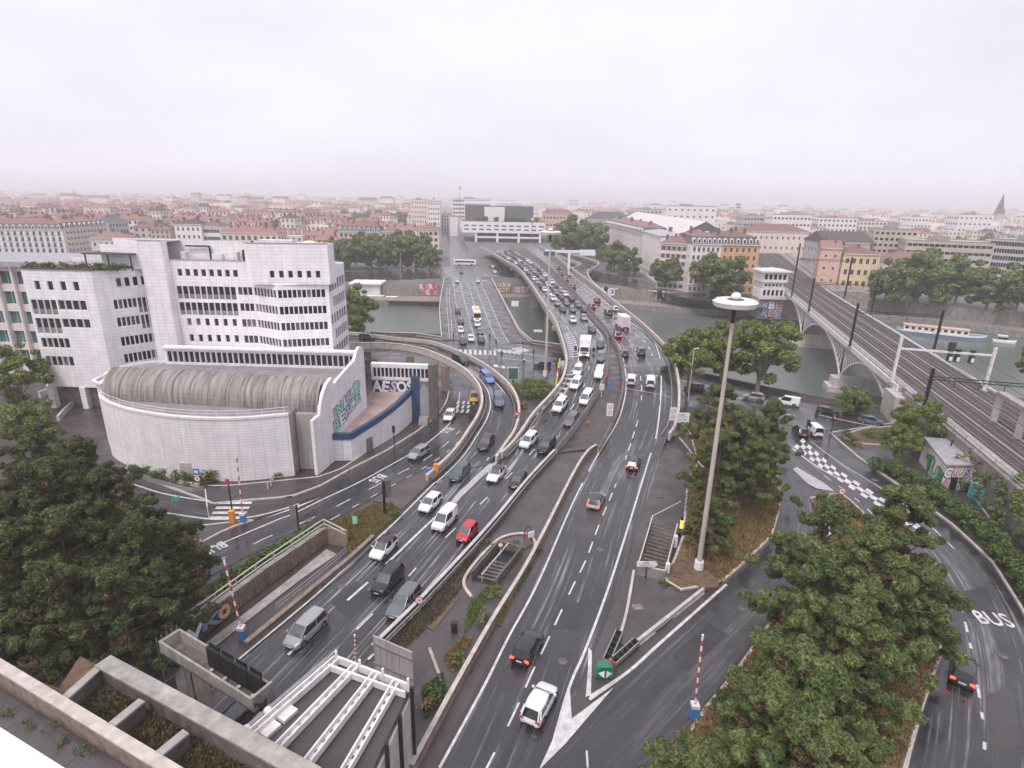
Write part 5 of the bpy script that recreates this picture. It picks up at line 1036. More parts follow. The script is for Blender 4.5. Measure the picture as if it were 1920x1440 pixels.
# right of the viaduct
x1_, h1_ = XZ(1297, 457, 256)
block('apartment_building', 'white half of the mansard corner block with dark slate dormers by the far quay', (x1_, 256), (XZ(1354, 457, 256)[0], 256), 26, h1_, floors=6, bays=6, wall='w_white', win='sash_sill', style='mansard', dorm=6, roof='roof_brown', rh=2.6, chim=3, sidewin=True)
block('apartment_building', 'orange half of the mansard corner block beside the railway signal tower', (XZ(1354, 457, 256)[0] + .05, 256), (XZ(1426, 457, 256)[0], 256), 26, h1_ + .02, floors=6, bays=6, wall='w_orange', win='sash_sill', style='mansard', dorm=6, roof='roof_brown', rh=2.6, chim=4)
block('apartment_building', 'pink house with twin round chimneys left of the mansard corner block', (XZ(1238, 456, 268)[0], 268), (XZ(1294, 456, 260)[0], 262), 18, XZ(1265, 456, 265)[1], floors=6, bays=5, wall='w_pink', roof='roof_red', win='sash_shut', rh=3.0, chim=4)
block('apartment_building', 'white colonnaded block with grid windows in the receding row right of the viaduct', (XZ(1205, 440, 330)[0], 330), (XZ(1240, 440, 284)[0], 284), 15, 22.5, floors=6, bays=12, wall='w_white', roof='roof_zinc', win='sash', rh=1.5, chim=1)
block('apartment_building', 'long pale row of apartments with continuous dormers receding towards the station', (XZ(1136, 420, 440)[0], 440), (XZ(1204, 435, 332)[0], 332), 15, 21.0, floors=6, bays=26, wall='w_pink', roof='roof_brown', win='sash', rh=2.6, style='mansard', dorm=20, chim=8)
# dark mansarded hotel, station roof with gable
bq('hotel_building', 'dark slate mansard hotel with many chimneys behind the receding row', 1102, 1190, 412, 560, floors=4, bays=12, depth=24, wall='w_beige', roof='roof_slate', win='sash', rh=7.0, chim=9, indiv=False)
st = thing('station_hall', (110, 450, 0), 'long pale pitched station hall roof with a dark glazed gable end', 'station')
A_ = V3(XZ(1195, 392, 560)[0], 560, 0); B_ = V3(XZ(1325, 408, 330)[0], 330, 0); d_ = (B_ - A_).normalized(); r_ = V3(-d_.y, d_.x, 0)
mb = MB(); w2 = 17.0; zt_, ze_ = 28.0, 19.0
for s_ in (-1, 1): mb.quad(A_ + V3(0, 0, zt_), B_ + V3(0, 0, zt_), B_ + r_ * w2 * s_ + V3(0, 0, ze_), A_ + r_ * w2 * s_ + V3(0, 0, ze_))
part(mb, 'roof', 'w_pale', st); mb = MB()
for s_ in (-1, 1): mb.quad(A_ + r_ * w2 * s_, B_ + r_ * w2 * s_, B_ + r_ * w2 * s_ + V3(0, 0, ze_), A_ + r_ * w2 * s_ + V3(0, 0, ze_))
part(mb, 'wall', 'w_grey', st, kind='stuff'); mb = MB(); e_ = d_ * .3; mb.add([B_ + e_ - r_ * w2 + V3(0, 0, 8), B_ + e_ + r_ * w2 + V3(0, 0, 8), B_ + e_ + r_ * w2 + V3(0, 0, ze_), B_ + e_ + V3(0, 0, zt_), B_ + e_ - r_ * w2 + V3(0, 0, ze_)], [(0, 1, 2, 3, 4)]); part(mb, 'gable', 'roof_slate', st)
for k in range(6): q = B_ + e_ * 1.3 + r_ * (-11.5 + 4.2 * k); mb = MB(); mb.box(q.x - 1.2, q.y - .3, 19.2, q.x + 1.2, q.y + .05, 21.2 + (2.5 - abs(k - 2.5)) * .9); part(mb, 'gable_light', 'w_white', st)
# exchange centre at the end of the viaduct
pc = thing('exchange_centre', (-10, 530, 0), 'long white bus station on columns with slot windows at the viaduct end', 'bus station')
xa, za_ = XZ(867, 414, 530); xb, _ = XZ(1022, 417, 530); zb_ = XZ(867, 436, 530)[1]; za_ = 17.6; zb_ = 8.0
mb = MB(); Ln = xb - xa; o = []
for r in range(2):
    for k in range(11): o.append((1.5 + k * Ln / 11, 1.5 + k * Ln / 11 + Ln / 11 * .62, zb_ + 2.3 + r * 3.2, zb_ + 3.6 + r * 3.2))
Wp = facade(mb, (xa, 530), (xb, 530), zb_, za_, o, .8); facade(mb, (xa - 9, 600), (xa, 530), zb_, za_, []); facade(mb, (xb, 530), (xb + 4, 600), zb_, za_, []); mb.quad((xa, 530, zb_), (xb, 530, zb_), (xb + 4, 600, zb_), (xa - 9, 600, zb_)); part(mb, 'upper_storey', 'paint_white', pc); windows(Wp, pc, 'grey_plain', .8)
mb = MB(); mb.quad((xa, 530.5, za_ - .6), (xb, 530.5, za_ - .6), (xb + 4, 600, za_ - .6), (xa - 9, 600, za_ - .6)); part(mb, 'roof_garden', 'grass', pc)
for k in range(4): x = xa + 12 + k * (Ln - 16) / 3; mb = MB(); mb.box(x - 1, 530.5, 0, x + 1, 533, zb_); part(mb, 'column', 'paint_white', pc)
mb = MB(); mb.box(xa + 13.2, 531, 3.4, xb - 3, 534, 5.0); part(mb, 'mezzanine', 'paint_white', pc); mb = MB(); mb.box(xa + 12, 548, 0, xb - 2, 549, zb_ - .05); part(mb, 'inner_wall', 'black_metal', pc)  # back wall coloured black to paint in the shade under the upper storey
for k, (u0, u1, v0, v1, m_) in enumerate(((908, 946, 388, 407, 'w_white'), (872, 1000, 385, 402, 'roof_slate'), (965, 985, 398, 407, 'w_white'))):
    Yk = 552 + k * 12; xk, zk = XZ(u0, v0, Yk); xk1, zk0 = XZ(u1, v1, Yk); mb = MB(); mb.box(xk, Yk, za_ - .5, xk1, Yk + 9, zk); part(mb, 'roof_pavilion', m_, pc)
mb = MB(); xk, zk = XZ(870, 379, 572); xk1, _ = XZ(1000, 383, 572); mb.box(xk, 570, zk - .2, xk1, 590, zk + 1.3); part(mb, 'pavilion_roof', 'paint_white', pc)
block('office_building', 'grey office block with a plain white stair tower left of the bus station', (XZ(826, 402, 620)[0], 620), (XZ(842, 402, 620)[0], 620), 20, 21, floors=6, bays=3, wall='w_grey', style='flat', indiv=False, chim=0)
block('office_building', 'plain white tower beside the street left of the bus station', (XZ(843, 406, 600)[0], 600), (XZ(858, 406, 600)[0], 600), 20, 19, floors=1, bays=1, wall='w_white', style='flat', indiv=False, chim=0, wh=.5, ww=.5)
bq('apartment_building', 'salmon building with two rows of windows right of the bus station', 1017, 1075, 400, 640, floors=3, bays=9, wall='w_rose', roof='roof_brown', win='sash', rh=4.0, indiv=False, wh=2.4, ww=1.6)
bq('office_building', 'white slab with fine vertical ribs behind the bus station', 848, 920, 372, 800, floors=7, bays=16, depth=20, wall='w_white', style='flat', indiv=False, chim=1, wh=2.6, ww=2.2)
bq('apartment_building', 'white stepped block left of the station street', 770, 800, 374, 640, floors=7, bays=6, wall='w_cream', style='flat', indiv=False, chim=1); bq('apartment_building', 'tall white corner house beside the station street', 801, 824, 376, 600, floors=7, bays=5, wall='w_white', roof='roof_zinc', rh=2, indiv=False, chim=1)
# modern and old blocks right of the railway
bq('apartment_building', 'yellow four-storey apartment house with shutters beyond the railway bridge', 1583, 1652, 476, 246, 243, floors=4, bays=5, wall='w_yellow', win='sash_sill', roof='roof_red', rh=3.0, chim=3, depth=18, z0=0, ww=1.3, wh=2.2)
mu = block('apartment_building', 'pink gable wall with a faded mural beside the railway on the far bank', (XZ(1540, 468, 250)[0], 250), (XZ(1580, 468, 247)[0], 247), 20, 21.0, floors=4, bays=2, wall='w_rose', roof='roof_red', style='gable', rh=2.6, win='sash', chim=2, ww=.9, wh=1.2)
graffiti(mu, V3(XZ(1556, 520, 249)[0], 248.4, 7), (1, -.15, 0), (0, 0, 1), 6.0, 9.0, ['OO', 'SE'], ['g_pink', 'g_lilac', 'w_white'], 'g_pink', seed=12)
bq('apartment_building', 'large beige terraced apartment complex with recessed balconies above the right quay trees', 1700, 1868, 452, 305, 290, floors=6, bays=15, wall='w_beige', win='plain', style='flat', depth=24, chim=0, ww=2.2, wh=1.5)
bq('apartment_building', 'tall beige stepped apartment tower left of the terraced complex', 1640, 1725, 430, 330, 322, floors=8, bays=8, wall='w_beige', win='plain', style='flat', depth=20, chim=0, ww=1.6, wh=1.5)
bq('office_building', 'grey office block with a close grid of vertical windows at the right edge', 1856, 2000, 450, 292, 270, floors=7, bays=26, wall='w_grey', win='plain', style='flat', depth=26, chim=0, ww=1.0, wh=2.1)
bq('apartment_building', 'low building with long red hipped roof behind the signal tower', 1392, 1518, 434, 400, 395, floors=3, bays=12, wall='w_cream', roof='roof_red', rh=4.5, win='sash', depth=20, chim=2)
bq('shed', 'brown barn-like roof between the tracks and the beige tower', 1548, 1640, 455, 300, floors=3, bays=5, wall='w_grey', roof='roof_dark', rh=5, style='gable', indiv=False, depth=22, chim=2)
bq('house', 'small dark-roofed house half hidden behind the right quay trees', 1660, 1760, 492, 262, floors=3, bays=5, wall='w_white', roof='roof_brown', rh=4.2, indiv=False, chim=2)
for i, (u0, u1, v, Y, fl_, by, wl, lab) in enumerate(((1250, 1345, 386, 620, 5, 8, 'w_white', 'white modern block with a large grey window behind the station roof'), (1190, 1250, 392, 700, 5, 8, 'w_grey', 'grey office row behind the station roof'), (1395, 1450, 404, 560, 5, 9, 'w_grey', 'grey glazed office left of the white framed blocks'), (1450, 1524, 402, 540, 5, 10, 'w_white', 'white framed flats in the middle distance right of the station'), (1536, 1610, 408, 560, 6, 9, 'w_white', 'white gabled flats in a row beyond the railway'), (1612, 1665, 414, 560, 6, 7, 'w_pink', 'pinkish flats right of the white gabled row'), (1800, 1865, 402, 620, 5, 7, 'w_white', 'white balconied block left of the church spire'), (1710, 1750, 406, 680, 4, 6, 'w_white', 'white villa with dark roof among trees on the right'))):
    bq('modern_block', lab, u0, u1, v, Y, floors=fl_, bays=by, wall=wl, style='flat', indiv=False, chim=1, ww=2.0, wh=1.7, depth=18)
# church
xc_, _z = XZ(1883, 362, 900); ch = thing('church', (xc_, 900, 0), 'dark church steeple rising above the roofs at the right edge', 'church'); zt_ = XZ(1883, 363, 900)[1]
mb = MB(); mb.box(xc_ - 5, 895, 0, xc_ + 5, 905, zt_ * .50); part(mb, 'tower', 'w_grey', ch); mb = MB(); mb.tube((xc_, 900, zt_ * .50), (xc_, 900, zt_), 6.2, .15, 8); part(mb, 'spire', 'roof_slate', ch); mb = MB(); mb.box(xc_ - 18, 900, 0, xc_ - 5, 940, 16); part(mb, 'nave', 'w_grey', ch)
for s_ in (-4.4, 4.4): mb = MB(); mb.tube((xc_ + s_, 896, zt_ * .5), (xc_ + s_, 896, zt_ * .66), 1.2, .1, 6); part(mb, 'pinnacle', 'roof_slate', ch)
# ---- generic city houses: prototypes then copies
def proto(k, L_, D_, h_, roof, wall, style):
    o = thing('city_house', (0, 0, 0), 'x', 'house'); mb = MB(); W = []; fl_ = max(3, int(h_ / 3.6)); fh = h_ / fl_
    for A__, B__, Ln in (((0, 0), (L_, 0), L_), ((L_, 0), (L_, D_), D_), ((0, D_), (0, 0), D_)): W += facade(mb, A__, B__, 0, h_, grid_ops(Ln, 0, fh, fl_, max(2, int(Ln / 3.2)), 1.2, 2.0, fh * .22, .4), .15)
    facade(mb, (L_, D_), (0, D_), 0, h_, []); pt = lambda s, t, z: V3(s, t, z)
    if style == 'flat': mb.quad((0, 0, h_ - .4), (L_, 0, h_ - .4), (L_, D_, h_ - .4), (0, D_, h_ - .4))
    lpart(mb, 'wall', wall, o); wb = MB()
    for c, rz, w_, hh in W:
        d = V3(math.cos(rz), math.sin(rz), 0); i = V3(-d.y, d.x, 0) * .12; a = c - d * w_ / 2 + i; b = c + d * w_ / 2 + i; z = V3(0, 0, hh / 2); wb.quad(a - z, b - z, b + z, a + z)
    lpart(wb, 'windows', 'glass', o, kind='stuff')
    if style != 'flat': rb = MB(); roof_hip(rb, pt, L_, D_, h_ + .02, D_ * .24, .5, None if style == 'hip' else 0.0); lpart(rb, 'roof', roof, o)
    cb = MB(); rr = random.Random(k)
    for j in range(3): x = L_ * (j + .5) / 3 + rr.uniform(-1, 1); cb.box(x - .35, D_ * .3, h_ - .4, x + .35, D_ * .3 + rr.uniform(1.2, 2.6), h_ + D_ * .24 + rr.uniform(.2, 1.4))
    lpart(cb, 'chimneys', 'chimney' if style != 'flat' else 'w_pale', o, kind='stuff'); return o
rr = random.Random(5); PR = []; PD = []
for k in range(12):
    stl = 'flat' if k in (4, 9) else ('gable' if k % 3 == 0 else 'hip')
    rf, wl = rr.choice(('roof_red', 'roof_red', 'roof_brown', 'roof_dark')), rr.choice(('w_cream', 'w_white', 'w_pink', 'w_pale', 'w_rose', 'w_beige')); PR.append(proto(k, rr.uniform(11, 21), rr.uniform(10, 14), rr.uniform(12, 20), rf, wl, stl))
    PD.append('hazy %s city house with %s' % ({'rose': 'salmon', 'pale': 'light grey'}.get(wl[2:], wl[2:]), 'a flat roof' if stl == 'flat' else '%s %s roof' % (rf[5:], 'hipped' if stl == 'hip' else 'gabled')))
HL = ' left of the station street'; HR = ' right of the bus station'
count = 0; spots = []
for row in range(30):
    Y = 385 + row * 21 + row * row * .5
    x = -0.95 * Y
    while x < 1.0 * Y:
        wid = rr.uniform(15, 23); cx = x + wid / 2
        left = cx < -.135 * Y; ok = True
        if -.175 * Y < cx < -.065 * Y: ok = False                      # the station street
        if -.2 * Y < cx < .30 * Y and Y < 680: ok = False               # bus station, station hall
        if cx > .28 * Y and Y < 460: ok = False
        if cx > .14 * Y and Y < 640 and rr.random() < .55: ok = False
        if not left and rr.random() < .35: ok = False
        if left and Y < 400 and cx > -130: ok = False
        if left and 640 < Y < 900 and -.30 * Y < cx < -.2 * Y: ok = False   # park trees
        if ok: spots.append((cx, Y + rr.uniform(-6, 6), left))
        x += wid + (7 if rr.random() < .3 else 0.4)
spots.sort(key=lambda s: s[1]); cut = 295
for i, (cx, Y, left) in enumerate(spots[:cut]):
    pi = rr.randrange(12) if left or rr.random() < .4 else rr.choice((4, 9, 1, 7)); p = PR[pi]
    o = copy_tree(p); o.location = (cx - 9, Y, 0); o.rotation_euler = (0, 0, rr.uniform(-.25, .15) + (.0 if rr.random() < .8 else .5)); s = rr.uniform(.85, 1.1); o.scale = (s, s, s * rr.uniform(.9, 1.15) * (.85 if not left else .95))
    tags(o, PD[pi] + (HL if left else HR), 'house', PD[pi][5:] + (', left' if left else ', right'))
for p in PR:
    for c in list(p.children): bpy.data.objects.remove(c)
    bpy.data.objects.remove(p)
wb = MB(); rb = MB(); far = spots[cut:]
for k in range(2600):
    Y = 1000 + 5200 * rr.random() ** 1.6; cx = rr.uniform(-1.0, 1.0) * Y
    if -.16 * Y < cx < -.09 * Y and Y < 2000: continue
    far.append((cx, Y, cx < 0))
for cx, Y, left in far:
    L_, D_, h_ = rr.uniform(14, 34), rr.uniform(11, 18), rr.uniform(9, 19) * (1 if rr.random() < .96 else 1.7); a = rr.uniform(-.3, .3); c, s = math.cos(a), math.sin(a); pt = lambda x, y, z: V3(cx + x * c - y * s, Y + x * s + y * c, z)
    q = [pt(0, 0, 0), pt(L_, 0, 0), pt(L_, D_, 0), pt(0, D_, 0)]; wb.add(q + [p + V3(0, 0, h_) for p in q], [(0, 1, 5, 4), (1, 2, 6, 5), (3, 0, 4, 7), (4, 5, 6, 7)])
    for _j in range(2): x = L_ * rr.uniform(.1, .9); q = pt(x, D_ * .4, 0); wb.box(q.x - .6, q.y - .5, h_ - .3, q.x + .6, q.y + .5, h_ + D_ * .25 + rr.uniform(.3, 1.6))
    if rr.random() < (.8 if left else .45): roof_hip(rb, pt, L_, D_, h_ + .05, D_ * .25, .4, 0.0 if rr.random() < .5 else None)
r0 = thing('distant_city', (0, 2500, 0), 'far-off city of pale houses and red roofs dissolving into the haze', 'city'); r0['kind'] = 'stuff'
part(wb, 'walls', 'w_city', r0, kind='stuff'); part(rb, 'roofs', 'roof_city', r0, kind='stuff')
mb = MB(); N = 80
for i in range(N):
    xa_, xb_ = -7000 + 14000 * i / N, -7000 + 14000 * (i + 1) / N; f = lambda x: 30 + 22 * math.sin(x * .0011 + 1) + 14 * math.sin(x * .0031); mb.quad((xa_, 6900, -1), (xb_, 6900, -1), (xb_, 7350, f(xb_)), (xa_, 7350, f(xa_)))
structure(mb, 'hills', 'hill')
# far masts / cranes
for i, (u, v, Y) in enumerate(((1385, 382, 420), (862, 350, 760))):
    x, z = XZ(u, v, Y); mb = MB(); mb.tube((x, Y, 0), (x, Y, z), .5, .35, 6); [mb.box(x - 1.6, Y - .4, z - 1 - 2 * j, x + 1.6, Y + .4, z + .2 - 2 * j) for j in range(2)]
    single(mb, 'aerial_mast', 'galv', ('lattice aerial mast behind the station roof', 'thin antenna on the white slab behind the bus station')[i], 'mast')
# trees of the far bank
k = 0
for u, v, Y, s, lab in ((640, 500, 318, 1.05, 'plane tree at the left end of the row on the far quay'), (668, 505, 316, 1.1, 'second plane tree from the left on the far quay'), (697, 503, 322, 1.15, 'third plane tree from the left on the far quay'), (724, 505, 318, 1.1, 'fourth plane tree on the far quay, before the pink house'), (752, 502, 320, 1.25, 'tall plane tree on the far quay before the white balconied house'), (780, 506, 322, 1.2, 'plane tree on the far quay before the cream corner house'), (806, 510, 316, .85, 'smaller plane tree nearest the road bridge on the far quay'),
                        (1075, 470, 400, 1.7, 'very large round tree right of the viaduct end'), (1108, 475, 385, 1.5, 'large round tree beside the receding row'), (1050, 462, 430, 1.3, 'tree left of the large round pair'), (1152, 500, 330, 1.0, 'dark conical tree before the pale receding row'), (1178, 512, 310, .85, 'low round tree before the colonnaded block'), (1247, 520, 268, .95, 'tree before the pink house with round chimneys'), (1330, 530, 246, 1.1, 'spreading plane tree before the white and orange corner block'), (1365, 535, 246, 1.0, 'plane tree before the orange half of the corner block'),
                        (1660, 560, 240, 1.0, 'plane tree beside the yellow house on the right quay'), (1700, 565, 236, 1.25, 'broad plane tree on the right quay above the barge'), (1745, 568, 236, 1.3, 'tallest plane tree on the right quay above the barge'), (1790, 572, 232, 1.15, 'plane tree over the barge stern on the right quay'), (1850, 575, 224, 1.0, 'plane tree before the beige complex on the right quay'), (1905, 580, 218, 1.1, 'plane tree at the right edge of the far quay')):
    x, _z = XZ(u, v, Y); tree('plane_tree', FARB, k, (x, Y, 0), lab, s * 1.25); k += 1
for i in range(46):
    u = rr.uniform(500, 760); Y = rr.uniform(760, 960); x, _z = XZ(u, 400, Y); tree('park_tree', FARB, i, (x, Y, 0), 'hazy park tree in the green patch behind the red roofs', rr.uniform(.9, 1.4), group='park trees behind the red roofs')
for i in range(60):
    Y = rr.uniform(480, 1200); x = rr.uniform(.18, .95) * Y; tree('city_tree', FARB, i, (x, Y, 0), 'hazy tree standing between the blocks on the right bank', rr.uniform(.7, 1.2), group='trees between the right-bank blocks')
for i in range(14):
    x = rr.uniform(-40, 20); tree('roof_garden_tree', FARB, i, (x, rr.uniform(536, 548), 17), 'small tree in the planted roof of the bus station', rr.uniform(.28, .42), group='roof garden trees')
# ================================================================== railway: embankment, arched bridge, tracks, pylons
RX = lambda Y: 70.7 + (Y - 92.7) * .267
RU = V3(.258, .966, 0); RP = V3(.966, -.258, 0)
def rp(Y, off, z): return V3(RX(Y), Y, z) + RP * off
rw = thing('railway_bridge', (90, 170, 0), 'railway bridge with white lattice arches carrying tracks over the river on the right', 'railway bridge')
RZ = 6.0; RWd = 16.5
mb = MB(); prof = [20, 105, 142, 190, 236]
mb.sweep([rp(y, RWd / 2, 0) for y in (105, 142, 190, 236)], rect(RWd / 2, RZ - 1.0, RZ - .3)); part(mb, 'deck', 'concrete', rw)
mb = MB(); mb.sweep([rp(y, -.1, 0) for y in (105, 236)], [(-.25, RZ - 1.1), (.15, RZ - 1.1), (.15, RZ + .1), (-.25, RZ + .1)]); mb.sweep([rp(y, RWd, 0) for y in (105, 236)], [(-.15, RZ - 1.1), (.25, RZ - 1.1), (.25, RZ + .1), (-.15, RZ + .1)]); part(mb, 'edge_girder', 'white_metal', rw, kind='stuff')
mb = MB(); mb.sweep([rp(y, 1.4, 0) for y in (20, 105, 236)], rect(.75, RZ - .3, RZ - .1)); part(mb, 'walkway', 'concrete', rw)
for off in (-.2, RWd + .2):
    mb = MB(); [mb.sweep([rp(y, off, RZ + h_) for y in (20, 105, 236)], rect(.04, 0, .07)) for h_ in (.5, 1.0)]; [mb.box(*(rp(y, off, RZ - .2) - V3(.04, .04, 0))[:], *(rp(y, off, RZ + 1.05) + V3(.04, .04, 0))[:]) for y in range(22, 236, 4)]; part(mb, 'railing', 'galv', rw)
for ya, yb in ((105, 142), (142, 190), (190, 236)):
    for off in (0.3, RWd - .5):
        za = lambda t: -3.6 + (RZ - 1.5 + 3.6) * (1 - (2 * t - 1) ** 2) ** .85 if 0 < t < 1 else -3.6
        pts = [rp(ya + (yb - ya) * t / 24, off, za(t / 24)) for t in range(25)]; mb = MB(); [mb.bar(a, b, .4, .45) for a, b in zip(pts, pts[1:])]; part(mb, 'arch_rib', 'white_metal', rw)
        mb = MB(); n_ = 24
        for i in range(n_ + 1):
            t = i / n_; y = ya + (yb - ya) * t; z = za(t)
            if z < RZ - 1.8: mb.bar(rp(y, off, z), rp(y, off, RZ - 1.0), .16, .16)
            if i < n_:
                t2 = (i + 1) / n_; y2 = ya + (yb - ya) * t2
                if min(z, za(t2)) < RZ - 2.2:
                    if t < .5: mb.bar(rp(y, off, RZ - 1.0), rp(y2, off, za(t2)), .12, .12)
                    else: mb.bar(rp(y, off, z), rp(y2, off, RZ - 1.0), .12, .12)
        part(mb, 'spandrel_lattice', 'white_metal', rw, kind='stuff')
for y in (142, 190):
    mb = MB(); mb.prism([tuple((rp(y - 1.8, -1.5, 0))[:2]), tuple((rp(y - 1.8, RWd + 1.5, 0))[:2]), tuple((rp(y + 1.8, RWd + 1.5, 0))[:2]), tuple((rp(y + 1.8, -1.5, 0))[:2])], -9, -3.4); mb.prism([tuple((rp(y - 2.6, -2.5, 0))[:2]), tuple((rp(y - 2.6, RWd + 2.5, 0))[:2]), tuple((rp(y + 2.6, RWd + 2.5, 0))[:2]), tuple((rp(y + 2.6, -2.5, 0))[:2])], -9, -5.6); part(mb, 'pier', 'concrete_light', rw)
for y in (104, 237.5):
    mb = MB(); mb.prism([tuple(rp(y - 3, -1.6, 0)[:2]), tuple(rp(y - 3, RWd + 1, 0)[:2]), tuple(rp(y + 3, RWd + 1, 0)[:2]), tuple(rp(y + 3, -1.6, 0)[:2])], -9, RZ - 1.15); part(mb, 'abutment', 'concrete_light', rw)
# embankments (ground the tracks run on)
for ya, yb, nm in ((20, 103, 'railway_embankment'), (236, 520, 'railway_embankment')):
    mb = MB(); x2 = RWd if ya < 100 else RWd + 16; mb.prism([tuple(rp(ya, 0, 0)[:2]), tuple(rp(ya, x2 + 14 * (ya < 100), 0)[:2]), tuple(rp(yb, x2 + 6 * (ya < 100), 0)[:2]), tuple(rp(yb, 0, 0)[:2])], -8, RZ - .35); structure(mb, nm, 'quay_stone')
mb = MB(); L = [rp(y, 2.2, RZ - .28) for y in (20, 105, 236, 520)]; Rr = [rp(y, RWd + (8 if y < 60 else 0) + (15 if y > 300 else 0), RZ - .28) for y in (20, 105, 236, 520)]; mb.strip(L, Rr, 0, 0.0); trk = structure(mb, 'track_bed', 'ballast')
mb = MB(); L = [rp(y, 2.2, RZ - .26) for y in (20, 105)]; Rr = [rp(y, RWd + 13, RZ - .26) for y in (20, 105)]; mb.strip(L, Rr, 0, 0.0); part(mb, 'ballast_apron', 'ballast', trk)
for off in (3.4, 7.0, 10.4, 13.8):
    for g in (-.72, .72):
        mb = MB(); mb.sweep([rp(y, off + g, RZ - .26) for y in (20, 60, 105, 170, 236, 300, 480)], rect(.06, 0, .17)); part(mb, 'rail', 'rail_steel', trk)
    mb = MB()
    for k in range(150): y = 25 + k * 1.1; a = rp(y, off - 1.25, RZ - .24); b = rp(y, off + 1.25, RZ - .24); mb.bar(a, b, .24, .05)
    part(mb, 'sleepers', 'concrete_dark', trk, kind='stuff')
for off in (5.2, 8.7, 12.1):
    mb = MB(); mb.sweep([rp(y, off, RZ - .25) for y in (20, 105, 236)], rect(.16, 0, .14)); part(mb, 'cable_trough', 'concrete', trk)
for k in range(14):
    off = 3.4 + 3.4 * (k % 6) + random.uniform(-.3, .3); mb = MB(); mb.sweep([rp(240 + k * 2, off, RZ - .26), rp(500, off * 1.7 + 1, RZ - .26)], rect(.07, 0, .16)); part(mb, 'rail', 'rail_steel', trk)
# catenary pylons
def pylon(Y, off, top, label, white=False, rad=.34, base=RZ - .3):
    p = rp(Y, off, base); r = thing('catenary_pylon', p, label, 'pylon', 'catenary pylons'); mb = MB(); m_ = 'white_metal' if white else 'pylon_black'
    if white: mb.bar(p, V3(p.x, p.y, top), .42, .42)
    else:
        for sx in (-1, 1): mb.box(p.x + sx * .15 - .06, p.y - .2, p.z, p.x + sx * .15 + .06, p.y + .2, top)
        for k in range(int((top - p.z) / .9)): z = p.z + k * .9; mb.bar((p.x - .15, p.y, z), (p.x + .15, p.y, z + .9), .07, .1); mb.bar((p.x + .15, p.y, z), (p.x - .15, p.y, z + .9), .07, .1)
    part(mb, 'post', m_, r); mb = MB(); mb.box(p.x - .5, p.y - .5, p.z - .25, p.x + .5, p.y + .5, p.z + .25); part(mb, 'footing', 'concrete', r); return r, V3(p.x, p.y, top)
def portal_beam(r, a, b, m_='pylon_black', h_=.5):
    mb = MB(); mb.bar(a, b, .12, .14); mb.bar(a - V3(0, 0, h_), b - V3(0, 0, h_), .12, .14); n_ = 12
    for i in range(n_): p = a.lerp(b, i / n_); q = a.lerp(b, (i + 1) / n_); mb.bar(p - V3(0, 0, h_ * (i % 2)), q - V3(0, 0, h_ * ((i + 1) % 2)), .07, .07)
    part(mb, 'beam', m_, r)
    for t in (.2, .4, .6, .8): p = a.lerp(b, t); mb = MB(); mb.bar(p - V3(0, 0, h_), p - V3(0, 0, h_ + 1.1), .08, .08); mb.bar(p - V3(0, 0, h_ + 1.1), p - V3(.9, 0, h_ + 1.0), .06, .06); part(mb, 'insulator_arm', m_, r)
for Y, tl, tr_, w_ in ((136, 16.5, 16.0, 0), (212, 25.0, 21.0, 0), (92, 13.2, 13.0, 0), (182, 16.5, 17.5, 0)):
    r, a = pylon(Y, -.6 if Y < 200 else -.4, tl, 'dark lattice catenary post on the near edge of the railway, %s' % {136: 'at mid-river', 212: 'tallest, by the signal tower', 92: 'nearest, above the graffiti hut', 182: 'over the second arch'}[Y]); r2, b = pylon(Y, RWd + .6, tr_, 'dark catenary post on the far edge of the railway, %s' % {136: 'above the barge', 212: 'beside the pink gable', 92: 'by the concrete frame', 182: 'before the yellow house'}[Y])
    portal_beam(r, V3(a.x, a.y, min(tl, tr_) - 1.2), V3(b.x, b.y, min(tl, tr_) - 1.2))
r, a = pylon(107.5, -.5, 15.3, 'white square post carrying the signal gantry on the near side of the railway', True); r2, b = pylon(107.5, 15.0, 14.2, 'white lattice post at the far end of the signal gantry', True)
r3 = thing('signal_gantry', (a.lerp(b, .5).x, a.lerp(b, .5).y, 12), 'white signal gantry beam spanning the tracks with lamp clusters', 'gantry'); mb = MB(); mb.bar(V3(a.x + .4, a.y, 12.7), V3(b.x - .4, b.y, 12.7), .26, .34); part(mb, 'beam', 'white_metal', r3)
for t, s_ in ((.55, 1.0), (.63, .8), (.78, .7)):
    p = a.lerp(b, t); mb = MB(); mb.box(p.x - .5 * s_, p.y - .3, 12.95, p.x + .5 * s_, p.y + .3, 14.6 * s_ if s_ == 1 else 13.4); mb.box(p.x - .3, p.y - .35, 10.9, p.x + .3, p.y + .35, 12.4); part(mb, 'signal_head', 'plastic', r3)
    mb = MB(); mb.box(p.x - .25, p.y - .45, 11.1, p.x + .25, p.y - .36, 11.9); part(mb, 'signal_plate', 'sign_white', r3)
def wire(p, q, sag, label, m_='black_metal'):
    mb = MB(); pts = [p.lerp(q, t / 10) - V3(0, 0, sag * 4 * (t / 10) * (1 - t / 10)) for t in range(11)]; [mb.tube(a_, b_, .035, .035, 4, cap=False) for a_, b_ in zip(pts, pts[1:])]; single(mb, 'overhead_wire', m_, label, 'wire', 'overhead contact wires')
for i, off in enumerate((3.4, 7.0, 10.4, 13.8)): wire(rp(40, off, 11.2), rp(136, off, 12.0), .5, 'contact wire over track %s of the railway, near span' % ('nearest the city', 'second from the near edge', 'third from the near edge', 'farthest')[i] if i else 'contact wire over the track at the near edge of the railway'); wire(rp(136, off, 12.0), rp(235, off, 12.3), .4, 'contact wire over the river, %s track' % ('nearest', 'second', 'third', 'farthest')[i])
